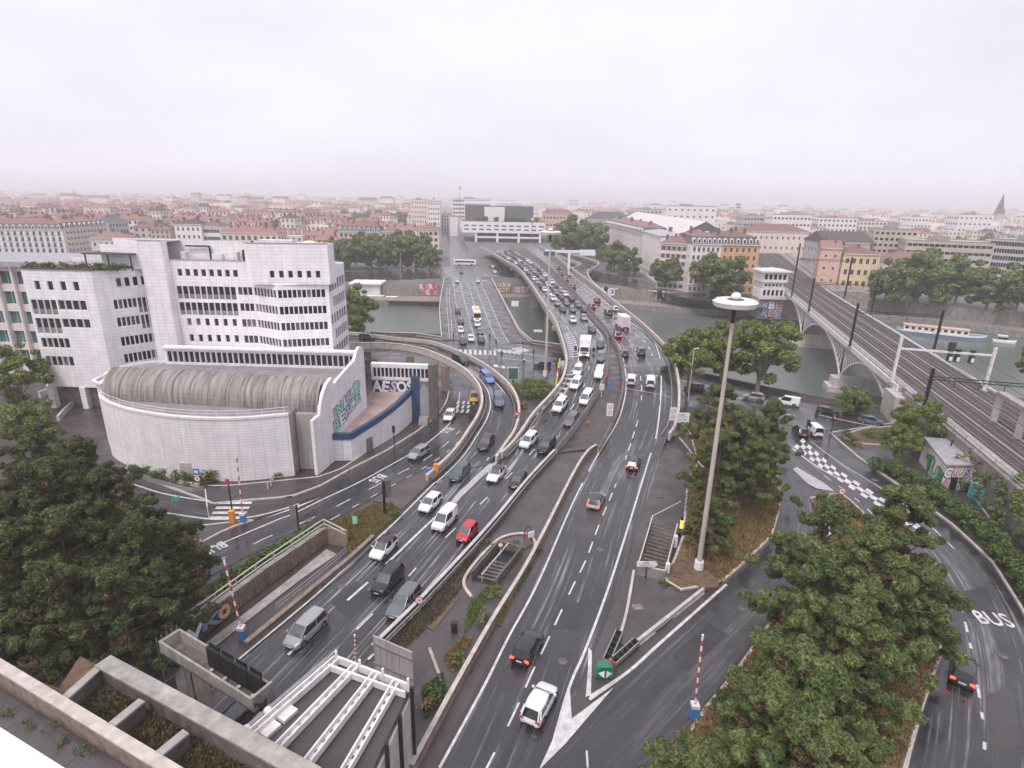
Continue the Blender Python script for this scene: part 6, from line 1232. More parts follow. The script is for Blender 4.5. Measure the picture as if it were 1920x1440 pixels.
# signal tower
sx, sy = rp(226, -6.5, 0).x, 226.0; sg = thing('signal_tower', (sx, sy, 0), 'white railway signal tower with overhanging roof on a graffiti base', 'signal tower')
mb = MB(); mb.box(sx - 4.6, sy - 3, -4.6, sx + 4.6, sy + 5, 3.4); part(mb, 'base', 'concrete', sg)
mb = MB(); W = []
for z0_, z1_, ins in ((3.4, 7.4, .3), (7.4, 9.6, .9), (9.6, 13.4, 0)):
    x0_, x1_, y0_, y1_ = sx - 4.8 + ins, sx + 4.8 - ins, sy - 3.4 + ins, sy + 5
    W += facade(mb, (x0_, y0_), (x1_, y0_), z0_, z1_, opsrow(x1_ - x0_, 5, z0_ + (1.0 if z1_ - z0_ > 3 else .5), z1_ - .7, .4, .4, .5), .3); facade(mb, (x0_, y1_), (x0_, y0_), z0_, z1_, []); facade(mb, (x1_, y0_), (x1_, y1_), z0_, z1_, [])
part(mb, 'wall', 'w_white', sg); windows(W, sg, 'plain', .3)
mb = MB(); mb.prism([(sx - 6, sy - 4.6), (sx + 6, sy - 4.6), (sx + 6, sy + 6), (sx - 6, sy + 6)], 13.4, 13.9); mb.add([V3(sx - 6, sy - 4.6, 13.92), V3(sx + 6, sy - 4.6, 13.92), V3(sx + 6, sy + 6, 13.92), V3(sx - 6, sy + 6, 13.92), V3(sx, sy + .7, 14.9)], [(0, 1, 4), (1, 2, 4), (2, 3, 4), (3, 0, 4)]); part(mb, 'roof', 'w_pale', sg)
mb = MB(); mb.box(sx - 5.4, sy - 4.2, 3.2, sx + 5.4, sy - 3.1, 3.45); mb.box(sx - 5.4, sy - 4.2, 3.45, sx + 5.4, sy - 4.05, 4.5); part(mb, 'balcony', 'w_pale', sg)
graffiti(sg, V3(sx - 3.2, sy - 3.03, -4), (1, 0, 0), (0, 0, 1), 7.0, 6.2, ['KBE', 'RLS'], ['g_lilac', 'g_white', 'g_pink'], 'g_black', seed=3)
# graffiti hut, concrete frame, container
hx = [P(1734, 822, 4.0), P(1775, 873, 4.0), P(1882, 873, 4.0), P(1831, 832, 4.0)]
hut = thing('trackside_hut', (hx[1].x, hx[1].y, 0), 'flat-roofed trackside hut covered in graffiti behind the hedge', 'hut'); mb = MB(); mb.prism([(p.x, p.y) for p in hx], -.5, 4.0); part(mb, 'wall', 'w_white', hut)
c_ = sum(hx, V3(0, 0, 0)) / 4; mb = MB(); mb.prism([(c_.x + (p.x - c_.x) * 1.05, c_.y + (p.y - c_.y) * 1.05) for p in hx], 4.0, 4.25); part(mb, 'roof', 'roof_zinc', hut)
for t in (.35, .7): p = hx[0].lerp(hx[2], t); mb = MB(); mb.cyl(p.x, p.y, 4.25, 5.2, .1); part(mb, 'vent_pipe', 'black_metal', hut)
fx = (hx[2] - hx[1]).normalized(); fl_ = (hx[2] - hx[1]).length
o_ = hx[1] + V3(fx.y, -fx.x, 0) * .05; o_.z = .3
graffiti(hut, o_, fx, (0, 0, 1), fl_, 3.4, ['CLUS ALGO', 'AUIE LE'], ['g_white', 'g_pink', 'w_cream', 'g_lilac'], 'g_black', seed=21)
f2 = (hx[1] - hx[0]).normalized(); o_ = hx[0] + V3(f2.y, -f2.x, 0) * .05; o_.z = .3; graffiti(hut, o_ + f2 * 3, f2, (0, 0, 1), (hx[1] - hx[0]).length - 3.2, 2.4, ['TUE'], ['g_green', 'g_mint'], 'g_black', seed=22)
mb = MB(); p = hx[1] + fx * 1.6 + V3(fx.y, -fx.x, 0) * .1; mb.obox((p.x, p.y), fx, .5, .06, 0, 2.2); part(mb, 'door', 'black_metal', hut)
fr = [P(1838, 850, 3), P(1905, 900, 3)]; fr0 = thing('concrete_frame', (fr[0].x, fr[0].y, 0), 'weathered concrete post frame beside the tracks at the right edge', 'concrete frame')
a = rp(90, 8.7, 0); b = rp(62, 8.7, 0)
for k in range(5): p = a.lerp(b, k / 4); mb = MB(); mb.box(p.x - .3, p.y - .4, RZ - .3, p.x + .3, p.y + .4, RZ + 4.2); part(mb, 'post', 'concrete_light', fr0)
mb = MB(); mb.bar(V3(a.x, a.y, RZ + 4.5), V3(b.x, b.y, RZ + 4.5), 1.3, .6); part(mb, 'beam', 'concrete', fr0)
c0_, c1_ = P(1825, 930), P(1885, 960); ct = thing('container', (c0_.x, c0_.y, 0), 'pale-roofed container with turquoise graffiti side behind the hedge', 'container'); d_ = (c1_ - c0_).normalized(); mb = MB(); mb.obox((c0_ + d_ * 3)[:2], d_, 3, 1.2, 0, 2.4); part(mb, 'body', 'g_cyan', ct); mb = MB(); mb.obox((c0_ + d_ * 3)[:2], d_, 3.05, 1.25, 2.4, 2.55); part(mb, 'roof', 'w_pale', ct)
# river barge and moored boats
b0, b1 = P(1683, 622, WATER_Z), P(1862, 641, WATER_Z); d_ = (b1 - b0).normalized(); p_ = V3(-d_.y, d_.x, 0); Lb = (b1 - b0).length
def boat(name, label, c, d_, L_, W_, mats, cabin, h_=1.5):
    p_ = V3(-d_.y, d_.x, 0); r = thing(name, (c.x, c.y, WATER_Z), label, 'boat'); mb = MB(); st_ = [(-.5, .55, 0), (-.46, .85, 0), (-.35, 1, 0), (.3, 1, 0), (.42, .8, .15), (.49, .25, .4), (.5, .02, .5)]
    top = []; bot = []
    for t, wf, dz in st_:
        q = c + d_ * (t * L_)
        for s_ in (-1, 1): top.append(q + p_ * (s_ * wf * W_ / 2) + V3(0, 0, h_ + dz)); bot.append(q + p_ * (s_ * wf * W_ / 2 * .88) + V3(0, 0, -.4))
    n_ = len(st_); fs = []
    for i in range(n_ - 1): fs += [(2 * i, 2 * i + 2, 2 * i + 3, 2 * i + 1), (2 * i, 2 * n_ + 2 * i, 2 * n_ + 2 * i + 2, 2 * i + 2), (2 * i + 1, 2 * i + 3, 2 * n_ + 2 * i + 3, 2 * n_ + 2 * i + 1)]
    fs += [(0, 1, 2 * n_ + 1, 2 * n_)]; mb.add(top + bot, fs); part(mb, 'hull', mats[0], r)
    mb = MB(); loop = [top[2 * i] for i in range(n_)]; mb.sweep(loop, rect(.08, -.5, .12)); mb.sweep([top[2 * i + 1] for i in range(n_)], rect(.08, -.5, .12)); part(mb, 'rubbing_strake', 'paint_white', r)
    if cabin:
        a_, b_ = cabin; cc = c + d_ * ((a_ + b_) / 2 * L_); mb = MB(); mb.obox(cc[:2], d_, (b_ - a_) / 2 * L_, W_ * .4, WATER_Z + h_ - .1, WATER_Z + h_ + 1.7); part(mb, 'cabin', mats[1], r)
        mb = MB(); mb.obox(cc[:2], d_, (b_ - a_) / 2 * L_ + .3, W_ * .45, WATER_Z + h_ + 1.7, WATER_Z + h_ + 1.9); part(mb, 'cabin_roof', mats[2], r)
        n2 = max(3, int((b_ - a_) * L_ / 1.8))
        for k in range(n2): q = c + d_ * ((a_ + (b_ - a_) * (k + .5) / n2) * L_) - p_ * (W_ * .4 + .02); mb = MB(); mb.obox(q[:2], d_, .55, .03, WATER_Z + h_ + .5, WATER_Z + h_ + 1.35); part(mb, 'window', 'glass', r)
    return r
boat('houseboat', 'long blue and white houseboat with pinkish cabin roof moored on the right', b0.lerp(b1, .45), d_, Lb * .95, 5.0, ('g_blue', 'w_white', 'w_rose'), (-.42, .3), 1.5)
boat('motor_boat', 'small white motor boat moored ahead of the houseboat', b1 + d_ * 3, d_, 6.5, 2.2, ('paint_white', 'paint_white', 'paint_white'), (-.3, .05), .8)
m0 = P(705, 566, WATER_Z); boat('moored_boat', 'white flat boat moored at the far quay left of the road bridge', m0, V3(1, .05, 0), 12, 3.2, ('w_white', 'w_white', 'paint_white'), (-.3, .3), 1.0)
m0 = P(733, 568, WATER_Z); boat('moored_boat', 'second small white boat beside the timber jetty', m0, V3(1, .05, 0), 9, 3.0, ('w_white', 'w_pale', 'paint_white'), (-.2, .3), 1.0)
jt = thing('timber_jetty', (-40, 249, WATER_Z), 'dark timber jetty on crossed piles along the far quay', 'jetty'); mb = MB()
for k in range(9): x = -54 + k * 2.6; mb.bar((x, 248.6, -8), (x + 1.6, 248.6, -4.9), .3, .3); mb.bar((x + 1.6, 248.5, -8), (x, 248.5, -4.9), .3, .3)
part(mb, 'piles', 'rust', jt, kind='stuff'); mb = MB(); mb.box(-55, 248, -4.9, -30, 251, -4.66); part(mb, 'planking', 'concrete_brown', jt)
pv = thing('quay_pavilion', (-58, 262, -4.6), 'white flat-roofed pavilion on the lower far quay', 'pavilion'); xk, zk = XZ(662, 527, 262); xk1, _ = XZ(715, 527, 262); mb = MB(); mb.box(xk, 258, -4.6, xk1, 268, .6); part(mb, 'wall', 'w_pale', pv); mb = MB(); mb.box(xk - .8, 257, .6, xk1 + .8, 269, 1.2); part(mb, 'roof', 'paint_white', pv)
# painted walls on the far quay
def mural(u0, u1, z0_, z1_, label, words, fills, back, off=.5, seed=1):
    def at(u):
        best = None
        for (xa, ya), (xb, yb) in zip(UP, UP[1:]):
            for t in range(21):
                x = xa + (xb - xa) * t / 20; y = ya + (yb - ya) * t / 20; d = ray(u, 560); e = abs(x - d[0] / d[1] * y)
                if best is None or e < best[0]: best = (e, x, y)
        return V3(best[1], best[2], 0)
    a, b = at(u0), at(u1); d = (b - a).normalized(); nrm = V3(d.y, -d.x, 0); a = a + nrm * off; r = thing('painted_wall', (a.x, a.y, z0_), label, 'wall'); mb = MB(); Ln = (b - a).length; mid = a + d * Ln / 2; mb.obox(mid[:2], d, Ln / 2, .06, z0_, z1_); part(mb, 'panel', back, r)
    graffiti(r, V3(a.x, a.y, z0_) + nrm * .08 + d * .4, d, (0, 0, 1), Ln - .8, z1_ - z0_, words, fills, 'g_black', seed=seed)
mural(1132, 1245, -3.6, .4, 'white graffiti wall along the far quay right of the viaduct', ['BO  NEKO R'], ['g_black', 'g_white', 'g_red'], 'g_white', seed=31)
mural(1248, 1350, -3.8, .2, 'yellow and orange lettered graffiti wall on the far quay', ['SAVON IZOCK', ], ['g_yellow', 'w_orange', 'g_white'], 'w_cream', seed=32)
mural(790, 822, -4.4, .8, 'graffiti wall on the far quay left of the road bridge', ['KMURK', 'NYCES'], ['g_white', 'g_red', 'g_pink'], 'g_pink', seed=33)
mural(930, 958, -4.2, .6, 'dark wall with pale tags under the far end of the road bridge', ['URBEN', 'AODYS'], ['g_white', 'g_yellow'], 'concrete_dark', seed=34)
mural(960, 1000, -4.5, -1.2, 'pink and white graffiti wall under the viaduct on the far quay', ['MULTIPLE'], ['g_pink', 'g_white'], 'g_pink', off=1.4, seed=35)
# ================================================================== near trees
def tp(u, v, zc): p = P(u, v, zc); return (p.x, p.y, 0.0)
for i, (u, v, zc, s, lab) in enumerate(((1350, 775, 9, .95, 'pine behind the tall lamp mast, nearest the quay street'), (1395, 820, 8.5, 1.0, 'pine right of the lamp mast on the grass island'), (1440, 800, 8, .9, 'pine at the river end of the grass island'), (1350, 865, 8, .85, 'dense pine touching the lamp mast'), (1420, 870, 7.5, .75, 'small pine at the road side of the grass island'), (1335, 950, 6.5, .62, 'low pine beside the foot of the lamp mast'),
        (1540, 1010, 9.5, 1.0, 'pine at the upper left of the big roadside group'), (1690, 1010, 9, 1.0, 'pine at the upper right of the big roadside group'), (1630, 1075, 10, 1.0, 'pine in the middle of the big roadside group'), (1735, 1085, 9, .82, 'pine overhanging the right quay road'), (1530, 1110, 9, .95, 'pine on the left flank of the big roadside group'), (1635, 1150, 9, .82, 'brownish pine above the dark car'), (1590, 1190, 10, .9, 'pine in the lower middle of the roadside group'), (1490, 1255, 9.5, .95, 'pine over the red and white barrier arm on the right'), (1540, 1315, 10, .92, 'pine at the lower right of the roadside group'), (1465, 1345, 9, .8, 'pine at the bottom edge right of the slip road'), (1520, 1420, 10, .9, 'pine cut by the bottom edge'), (1290, 1455, 7, .75, 'pine top showing at the bottom edge beside the slip road'))):
    tree('pine_tree', PINES, i, tp(u, v, zc), lab, s, i * 1.7)
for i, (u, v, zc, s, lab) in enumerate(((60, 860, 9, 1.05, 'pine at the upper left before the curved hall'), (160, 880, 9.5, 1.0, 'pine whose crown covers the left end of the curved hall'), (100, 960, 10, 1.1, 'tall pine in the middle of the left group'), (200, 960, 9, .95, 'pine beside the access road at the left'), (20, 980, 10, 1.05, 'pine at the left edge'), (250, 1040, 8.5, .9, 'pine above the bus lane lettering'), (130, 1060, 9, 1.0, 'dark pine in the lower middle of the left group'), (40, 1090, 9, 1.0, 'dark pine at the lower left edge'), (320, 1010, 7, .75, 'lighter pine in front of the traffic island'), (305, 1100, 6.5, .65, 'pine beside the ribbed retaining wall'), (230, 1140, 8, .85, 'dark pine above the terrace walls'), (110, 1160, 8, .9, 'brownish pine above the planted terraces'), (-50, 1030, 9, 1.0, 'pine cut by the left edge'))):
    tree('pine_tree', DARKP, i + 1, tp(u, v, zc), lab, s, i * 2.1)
tree('plane_tree', BROAD, 0, tp(20, 700, 8), 'dark broadleaf tree at the left edge below the glazed office', 1.0); tree('broadleaf_tree', BROAD, 1, tp(60, 790, 6), 'yellowish broadleaf tree before the office undercroft', .7)
for i, (u, vb, lab, s) in enumerate(((1290, 735, 'plane tree by the river wall left of the lamp mast', 1.1), (1418, 742, 'broad plane tree by the river wall right of the lamp mast', 1.25), (1350, 725, 'plane tree between the two larger ones on the near quay', 1.1))):
    p = P(u, vb); tree('plane_tree', BROAD, i, (p.x, p.y, 0), lab, s, i * 2.0)
p = P(660, 640); tree('plane_tree', BROAD, 2, (p.x, p.y + 4, 0), 'tall plane tree right of the office tower at the near river bank', 1.15); tree('plane_tree', BROAD, 0, (p.x + 1.5, p.y - 6, 0), 'lower plane tree by the slip ramp at the office corner', .7)
p = P(1595, 775); tree('riverside_tree', BROAD, 1, (p.x, p.y, -2), 'bushy tree in front of the railway bridge abutment', .62, sz=.9); p = P(1710, 850); tree('riverside_tree', BROAD, 2, (p.x, p.y, 0), 'round dark green tree beside the graffiti hut', .75); p = P(1680, 870); tree('riverside_tree', BROAD, 0, (p.x, p.y, 0), 'lower green tree left of the graffiti hut', .5)
p = P(1915, 990); tree('broadleaf_tree', BROAD, 2, (p.x, p.y, 0), 'green tree at the right edge below the hut', .6); p = P(1930, 700, 3); tree('broadleaf_tree', BROAD, 1, (p.x, p.y, 0), 'dark tree at the right edge beside the river', .7)
# hedges and shrubs
hedge('embankment_shrubs', [rp(y, -1.0, 1.0) for y in (34, 50, 64, 76)], 1.1, 4.6, 'tangled shrubs clothing the railway embankment behind the hut', 'pine_leaf', 60, .3)
hedge('hedge', path([(1640, 880), (1700, 905), (1770, 955), (1840, 1010), (1900, 1080), (1950, 1150)]), 1.0, 2.2, 'clipped green hedge between the right quay road and the hut', per=230, dense=6)
hedge('ivy_hedge', path([(400, 1112), (470, 1070), (540, 1030), (600, 998)], 1.0), .6, 1.1, 'dense green hedge along the top of the ribbed retaining wall', per=200, dense=5)
hedge('hedge', path([(255, 890), (290, 900), (330, 905), (370, 908), (400, 905)]), .5, 1.6, 'green bushes at the foot of the curved white wall')
p = P(1000, 738); shrub('shrub_bed', (p.x, p.y, 0), 'bright green planted mound between ramp and viaduct', 4.6, 4.2, 3.0, 'lime_leaf', n=80, size=.2)
p = P(985, 762); shrub('dry_shrub', (p.x - 1.5, p.y, 0), 'yellow-brown shrubs at the edge of the planted mound', 2.0, 1.0, .7, 'dry_leaf', n=16)
p = P(1135, 784); shrub('shrub', (p.x + .5, p.y + 1, 1.2), 'green shrub in the median above the roadworks', 1.3, 1.1, 1.3, n=14); p = P(1150, 728); shrub('shrub', (p.x, p.y, 3.2), 'small shrub growing in the median gap of the viaduct', .9, .8, .9, n=8)
for i, (u, v, r_, lf, lab) in enumerate(((523, 893, .8, 'shrub_leaf', 'palm-like shrub against the curved white wall'), (922, 1112, .8, 'lime_leaf', 'bright green sapling at the mouth of the median stairwell'), (965, 1030, .9, 'shrub_leaf', 'weeds growing by the median stairwell wall'), (1008, 1035, .6, 'shrub_leaf', 'weeds at the outbound wall beside the stairwell'), (915, 1022, .6, 'shrub_leaf', 'weeds at the inbound median wall'), (905, 1165, .7, 'lime_leaf', 'pale weeds in the middle of the median strip'), (860, 1240, .8, 'lime_leaf', 'flowering weeds low in the median strip'), (815, 1305, .9, 'shrub_leaf', 'weeds beside the lower end of the canopy'), (800, 1330, .7, 'dry_leaf', 'dry weeds right of the canopy wall'), (740, 965, .9, 'shrub_leaf', 'green bush at the tip of the grass verge'), (1245, 1098, .5, 'shrub_leaf', 'small weed at the foot of the stair shelter'), (1590, 825, 1.5, 'shrub_leaf', 'low shrub in the bed at the quay junction'), (1640, 822, 1.6, 'lime_leaf', 'pale shrub in the bed at the quay junction'), (1610, 838, .8, 'dry_leaf', 'brown shrub in the bed at the quay junction'), (390, 905, 1.2, 'shrub_leaf', 'round bush right of the speed sign at the curved wall'), (1440, 742, .9, 'shrub_leaf', 'dark bush on the river wall under the plane tree'))):
    p = P(u, v); shrub('shrub', (p.x, p.y, .05), lab, r_, None, r_ * 1.1, lf, n=9, size=.17)
for i in range(12): a = i / 11; shrub('terrace_plant', (-85 + a * 16, 101.4 + random.uniform(0, .8), 25.2), 'roof terrace planting, %s from the left' % ('first', 'second', 'third', 'fourth', 'fifth', 'sixth', 'seventh', 'eighth', 'ninth', 'tenth', 'eleventh', 'twelfth')[i] + ' plant', 1.1, .7, 1.7, ('shrub_leaf', 'lime_leaf', 'pine_leaf')[i % 3], n=14, per=80, size=.24)
# grass blades on verges and islands
def grass(name, poly_px, n, label, leaf='dry_leaf', z=.3, size=.28, seed=1):
    g = np.random.default_rng(seed); pts = np.array([P(*p, z if z > 1 else 0)[:2] for p in poly_px]); lo, hi = pts.min(0), pts.max(0); out = []
    while len(out) < n:
        q = lo + (hi - lo) * g.random((n, 2)); ins = np.zeros(len(q), bool); j = len(pts) - 1
        for i in range(len(pts)):
            xi, yi = pts[i]; xj, yj = pts[j]; c = ((yi > q[:, 1]) != (yj > q[:, 1])) & (q[:, 0] < (xj - xi) * (q[:, 1] - yi) / (yj - yi + 1e-9) + xi); ins ^= c; j = i
        out += list(q[ins])
    q = np.array(out[:n]); k = len(q); base = np.column_stack([q, np.full(k, z)]); a = g.random(k) * 6.283; t = np.column_stack([np.cos(a), np.sin(a), np.zeros(k)]) * (size * .35); h = np.column_stack([g.normal(0, size * .4, k), g.normal(0, size * .4, k), size * g.uniform(.5, 1.3, k)])
    V = np.stack([base - t, base + t, base + t * .2 + h, base - t * .2 + h], axis=1).reshape(-1, 3); o = link(name, leaf_mesh(name, [V], [leaf]), None, (0, 0, 0)); tags(o, label, 'grass', kind='stuff')
grass('dry_grass', [(1290, 800), (1330, 790), (1420, 800), (1455, 870), (1458, 912), (1461, 958), (1445, 1008), (1400, 1052), (1350, 1096), (1285, 1045), (1285, 960), (1290, 900), (1310, 870)], 26000, 'dry tan grass covering the pine island')
grass('dry_grass', [(1520, 940), (1575, 928), (1640, 985), (1715, 1060), (1755, 1140), (1762, 1230), (1730, 1320), (1690, 1440), (1215, 1440), (1330, 1322), (1380, 1262), (1450, 1162), (1515, 1080), (1560, 1000)], 26000, 'dry grass under the roadside pines', z=.18, seed=2)
grass('verge_grass', [(648, 1022), (612, 992), (640, 977), (700, 950), (735, 948), (746, 962), (735, 973), (690, 1013), (660, 1036)], 2600, 'mixed dry and green grass on the verge', 'lime_leaf', .25, .3, 3)
grass('verge_grass', [(648, 1022), (612, 992), (640, 977), (700, 950), (735, 948), (746, 962), (735, 973), (690, 1013), (660, 1036)], 7000, 'dry stalks mixed into the verge', 'dry_leaf', .25, .3, 4)
grass('ground_cover', [(-100, 900), (120, 905), (240, 985), (365, 985), (378, 1030), (395, 1075), (320, 1185), (240, 1235), (0, 1240), (-100, 1240)], 14000, 'dark undergrowth under the left pines', 'pine_brown', .2, .4, 5)
grass('median_weeds', [(800, 1130), (870, 1050), (900, 1030), (880, 1080), (830, 1150), (760, 1215), (720, 1215)], 4500, 'low weeds and moss along the inbound side of the median', 'grass_leaf' if 'grass_leaf' in M else 'pine_brown', 0, .16, 6)

for k, poly in enumerate(([(880, 1130), (925, 1090), (905, 1140), (870, 1190)], [(830, 1235), (870, 1190), (885, 1200), (850, 1260)], [(790, 1290), (830, 1260), (838, 1300), (795, 1350)], [(960, 1100), (990, 1050), (1000, 1060), (965, 1120)], [(925, 1160), (950, 1120), (958, 1130), (935, 1175)])): grass('median_growth', poly, 900, 'patch of weeds in the paved median, %s from the top' % ('second', 'fourth', 'lowest, fifth', 'first', 'third')[k], ('lime_leaf', 'dry_leaf', 'shrub_leaf')[k % 3], .02, .2, 20 + k)
for px in ([(845, 1100), (868, 1075), (880, 1082), (850, 1115)], [(800, 1175), (850, 1120), (858, 1126), (812, 1182)], [(870, 1160), (905, 1130), (912, 1138), (880, 1172)]): mb = MB(); mb.poly([P(*p) + V3(0, 0, .012) for p in px]); structure(mb, 'soil_patch', 'soil')
# ================================================================== vehicles
def loft(secs, mi=0):
    mb = MB(); n = len(secs[0]); vs = [p for s in secs for p in s]; fs = []
    for i in range(len(secs) - 1):
        for j in range(n): k = (j + 1) % n; fs.append((i * n + j, (i + 1) * n + j, (i + 1) * n + k, i * n + k))
    fs += [tuple(range(n)), tuple(range((len(secs) - 1) * n, len(secs) * n))[::-1]]; mb.add(vs, fs, mi); return mb
SPEC = {  # length, width, height, belt, hood z, cowl x, roof front x, roof rear x, tail x (fractions of half length)
    'hatch': (4.15, 1.78, 1.50, .92, .80, .47, .15, -.76, -.965), 'suv': (4.5, 1.86, 1.68, 1.02, .94, .50, .20, -.80, -.97), 'sedan': (4.6, 1.82, 1.46, .92, .80, .40, .12, -.50, -.80),
    'mpv': (4.50, 1.82, 1.68, .98, .86, .62, .28, -.84, -.975), 'estate': (4.70, 1.82, 1.52, .92, .80, .42, .14, -.84, -.97), 'van': (4.45, 1.84, 1.85, 1.02, .95, .58, .30, -.96, -.985), 'small': (3.6, 1.64, 1.52, .92, .82, .54, .20, -.76, -.96)}
def car_parts(style):
    L, W, Hc, zb, zh, xc, xf, xr, xt = SPEC[style]; h = L / 2; w = W / 2
    def sec(x, hf, z0, z1):
        q = w * hf; pr = [(0, z0), (q * .84, z0), (q * .98, z0 + .09), (q, z0 + .45 * (z1 - z0)), (q * .985, z1 - .12), (q * .93, z1 - .015), (q * .7, z1 + .02), (0, z1 + .035)]
        return [V3(x, y, z) for y, z in pr] + [V3(x, -y, z) for y, z in pr[-2:0:-1]]
    S = [(-h, .80, .36, zb * .72), (-h + .06, .88, .26, zb * .90), (-h + .28, .96, .2, zb), (-h * .5, 1, .19, zb + .01), (0, 1, .19, zb), (h * xc, 1, .19, zb - .02), (h * (xc + .12), .985, .19, zb - .05), (h * .78, .95, .2, zh - .02), (h - .13, .88, .22, zh - .12), (h - .03, .80, .28, zh - .2), (h, .70, .36, zh - .3)]
    body = loft([sec(*s) for s in S])
    wb, wt = w * .92, w * .78; zt = Hc - .05
    g = {}
    A = lambda x, y, z: V3(h * x, y, z)
    mid = (xf + xr) / 2
    glass = MB(); zbb = zb - .01
    lo = [(xc + .04, wb * .86), (xc - .06, wb), (-.2, wb), (xt + .1, wb), (xt, wb * .86)]; hi = [(xf, wt * .9), (xf - .06, wt), (mid, wt * 1.02), (xr + .08, wt * .98), (xr, wt * .86)]
    scr = MB(); rear = MB(); gls = []
    scr.quad(A(lo[0][0], -lo[0][1], zbb), A(lo[0][0], lo[0][1], zbb), A(hi[0][0], hi[0][1], zt), A(hi[0][0], -hi[0][1], zt)); rear.quad(A(lo[4][0], lo[4][1], zbb), A(lo[4][0], -lo[4][1], zbb), A(hi[4][0], -hi[4][1], zt), A(hi[4][0], hi[4][1], zt))
    for s in (1, -1):
        glass = MB(); gls.append(glass)
        for i in range(4):
            a, b, c, d = A(lo[i][0], s * lo[i][1], zbb), A(lo[i + 1][0], s * lo[i + 1][1], zbb), A(hi[i + 1][0], s * hi[i + 1][1], zt), A(hi[i][0], s * hi[i][1], zt)
            if style == 'van' and i >= 2: body.quad(a, b, c, d)
            else: glass.quad(a, b, c, d)
    roof = MB(); rp_ = []
    for k in range(7):
        t = k / 6; x = xf + .02 + (xr - .04 - xf) * t; q = wt * (.93 + .12 * math.sin(math.pi * t)); z = zt + .05 * math.sin(math.pi * (.15 + .7 * t)); rp_.append([A(x, y * q, z - .05 * abs(y) ** 3 + (0 if abs(y) < 1.01 else -.03)) for y in (-1.03, -.7, 0, .7, 1.03)])
    for r0_, r1_ in zip(rp_, rp_[1:]):
        for j in range(4): roof.quad(r0_[j], r0_[j + 1], r1_[j + 1], r1_[j])
    pil = MB()
    for s in (1, -1):
        for (i, wd) in ((0, .07), (2, .07), (3, .12) if style != 'van' else (2, .3), (4, .09)): pil.bar(A(lo[i][0], s * lo[i][1] * 1.005, zbb), A(hi[i][0], s * hi[i][1] * 1.01, zt + .01), wd, .05)
    body.add(pil.v, pil.f)
    P_ = {'body': [(body, 0)], 'roof': [(roof, 0)], 'side_window': [(g_, 1) for g_ in gls], 'windscreen': [(scr, 2)], 'rear_window': [(rear, 1)]}
    hl = {}
    for nm, xx, zz, yy, mi in (('headlight', h - .13, zh - .25, w * .56, 3), ('taillight', -h + .10, zb * .80, w * .76, 4)):
        for s in (1, -1):
            m_ = MB(); sgn = 1 if nm == 'headlight' else -1; m_.box(min(xx, xx + sgn * .09), s * yy - (.16 if mi == 3 else .19), zz - .08, max(xx, xx + sgn * .09), s * yy + (.16 if mi == 3 else .19), zz + .06 if nm == 'headlight' else zz + .14); hl.setdefault(nm, []).append((m_, mi))
    P_.update(hl)
    wh = []; r = .325 if style != 'suv' else .36
    for x in (-.60, .62):
        for s in (1, -1):
            ty = MB(); ty.tube((h * x, s * (w - .20), r), (h * x, s * (w + .012), r), r, r, 14); rm = MB(); rm.tube((h * x, s * (w + .005), r), (h * x, s * (w + .022), r), r * .64, r * .55, 10); ar = MB(); ar.tube((h * x, s * (w - .3), r + .02), (h * x, s * (w + .004), r + .02), r + .075, r + .075, 14); wh.append((ty, rm, ar))
    P_['wheel'] = wh
    mir = []
    for s in (1, -1): m_ = MB(); m_.box(h * xc - .22, min(s * w * .97, s * (w + .16)), zb + .02, h * xc - .06, max(s * w * .97, s * (w + .16)), zb + .17); mir.append((m_, 0))
    P_['wing_mirror'] = mir
    gr = MB(); gr.box(h - .05, -w * .42, .3, h + .012, w * .42, .48); gr.box(-h - .012, -w * .5, .3, -h + .06, w * .5, .44); P_['bumper_trim'] = [(gr, 5)]
    pl = MB(); pl.box(h + .013, -.26, .42, h + .025, .26, .53); P_['licence_plate'] = [(pl, 6)]; pl = MB(); pl.box(-h - .03, -.26, zb * .62, -h - .018 + .06, .26, zb * .62 + .12); P_['licence_plate'].append((pl, 6))
    return P_
_carp = {}; _cj = {}
def car_mats(col, head, tail): return [col, 'car_glass', 'windscreen', 'lamp_head' if head else 'plate', 'lamp_red' if tail else 'sign_red', 'plastic', 'plate', 'tyre', 'rim']
def make_car(style, col, loc, rz, label, group=None, full=True, head=True, tail=False, roofm=None, cat='car', name='car', tilt=0.0):
    if style not in _carp: _carp[style] = car_parts(style)
    P_ = _carp[style]; mats = car_mats(col, head, tail)
    if not full:
        key = (style, col, head, tail)
        if key not in _cj:
            mb = MB()
            for nm, ls in P_.items():
                for it in ls:
                    if nm == 'wheel':
                        for q, mi in zip(it, (7, 8, 5)): mb.add(q.v, q.f, mi)
                    else: mb.add(it[0].v, it[0].f, it[1])
            _cj[key] = mb.mesh('car', mats, 40)
        o = link(name, _cj[key], None, loc, rz, label=label, cat=cat, group=group); o.rotation_euler = (0, -tilt, rz); return o
    r = thing(name, loc, label, cat, group, rz); r.rotation_euler = (0, -tilt, rz)
    def piece(nm, q, m_, par, sm=None):
        key = (style, nm, id(q), m_)
        if key not in _cj: _cj[key] = q.mesh(nm, m_, sm)
        return link(nm, _cj[key], par)
    for nm, ls in P_.items():
        for it in ls:
            if nm == 'wheel':
                t = piece('wheel', it[0], 'tyre', r, 40); piece('rim', it[1], 'rim', t); piece('wheel_arch', it[2], 'plastic', r)
            else: piece(nm, it[0], roofm if (roofm and nm in ('roof',)) else mats[it[1]], r, 42 if nm in ('body', 'roof') else None)
    return r
G_IN = list(reversed(resample(path(IN_R, zm), 160))); G_OUT = resample(path(OUT_R, zm), 160); G_RAMP = [a.lerp(b, .5) for a, b in zip(RO, RI)]
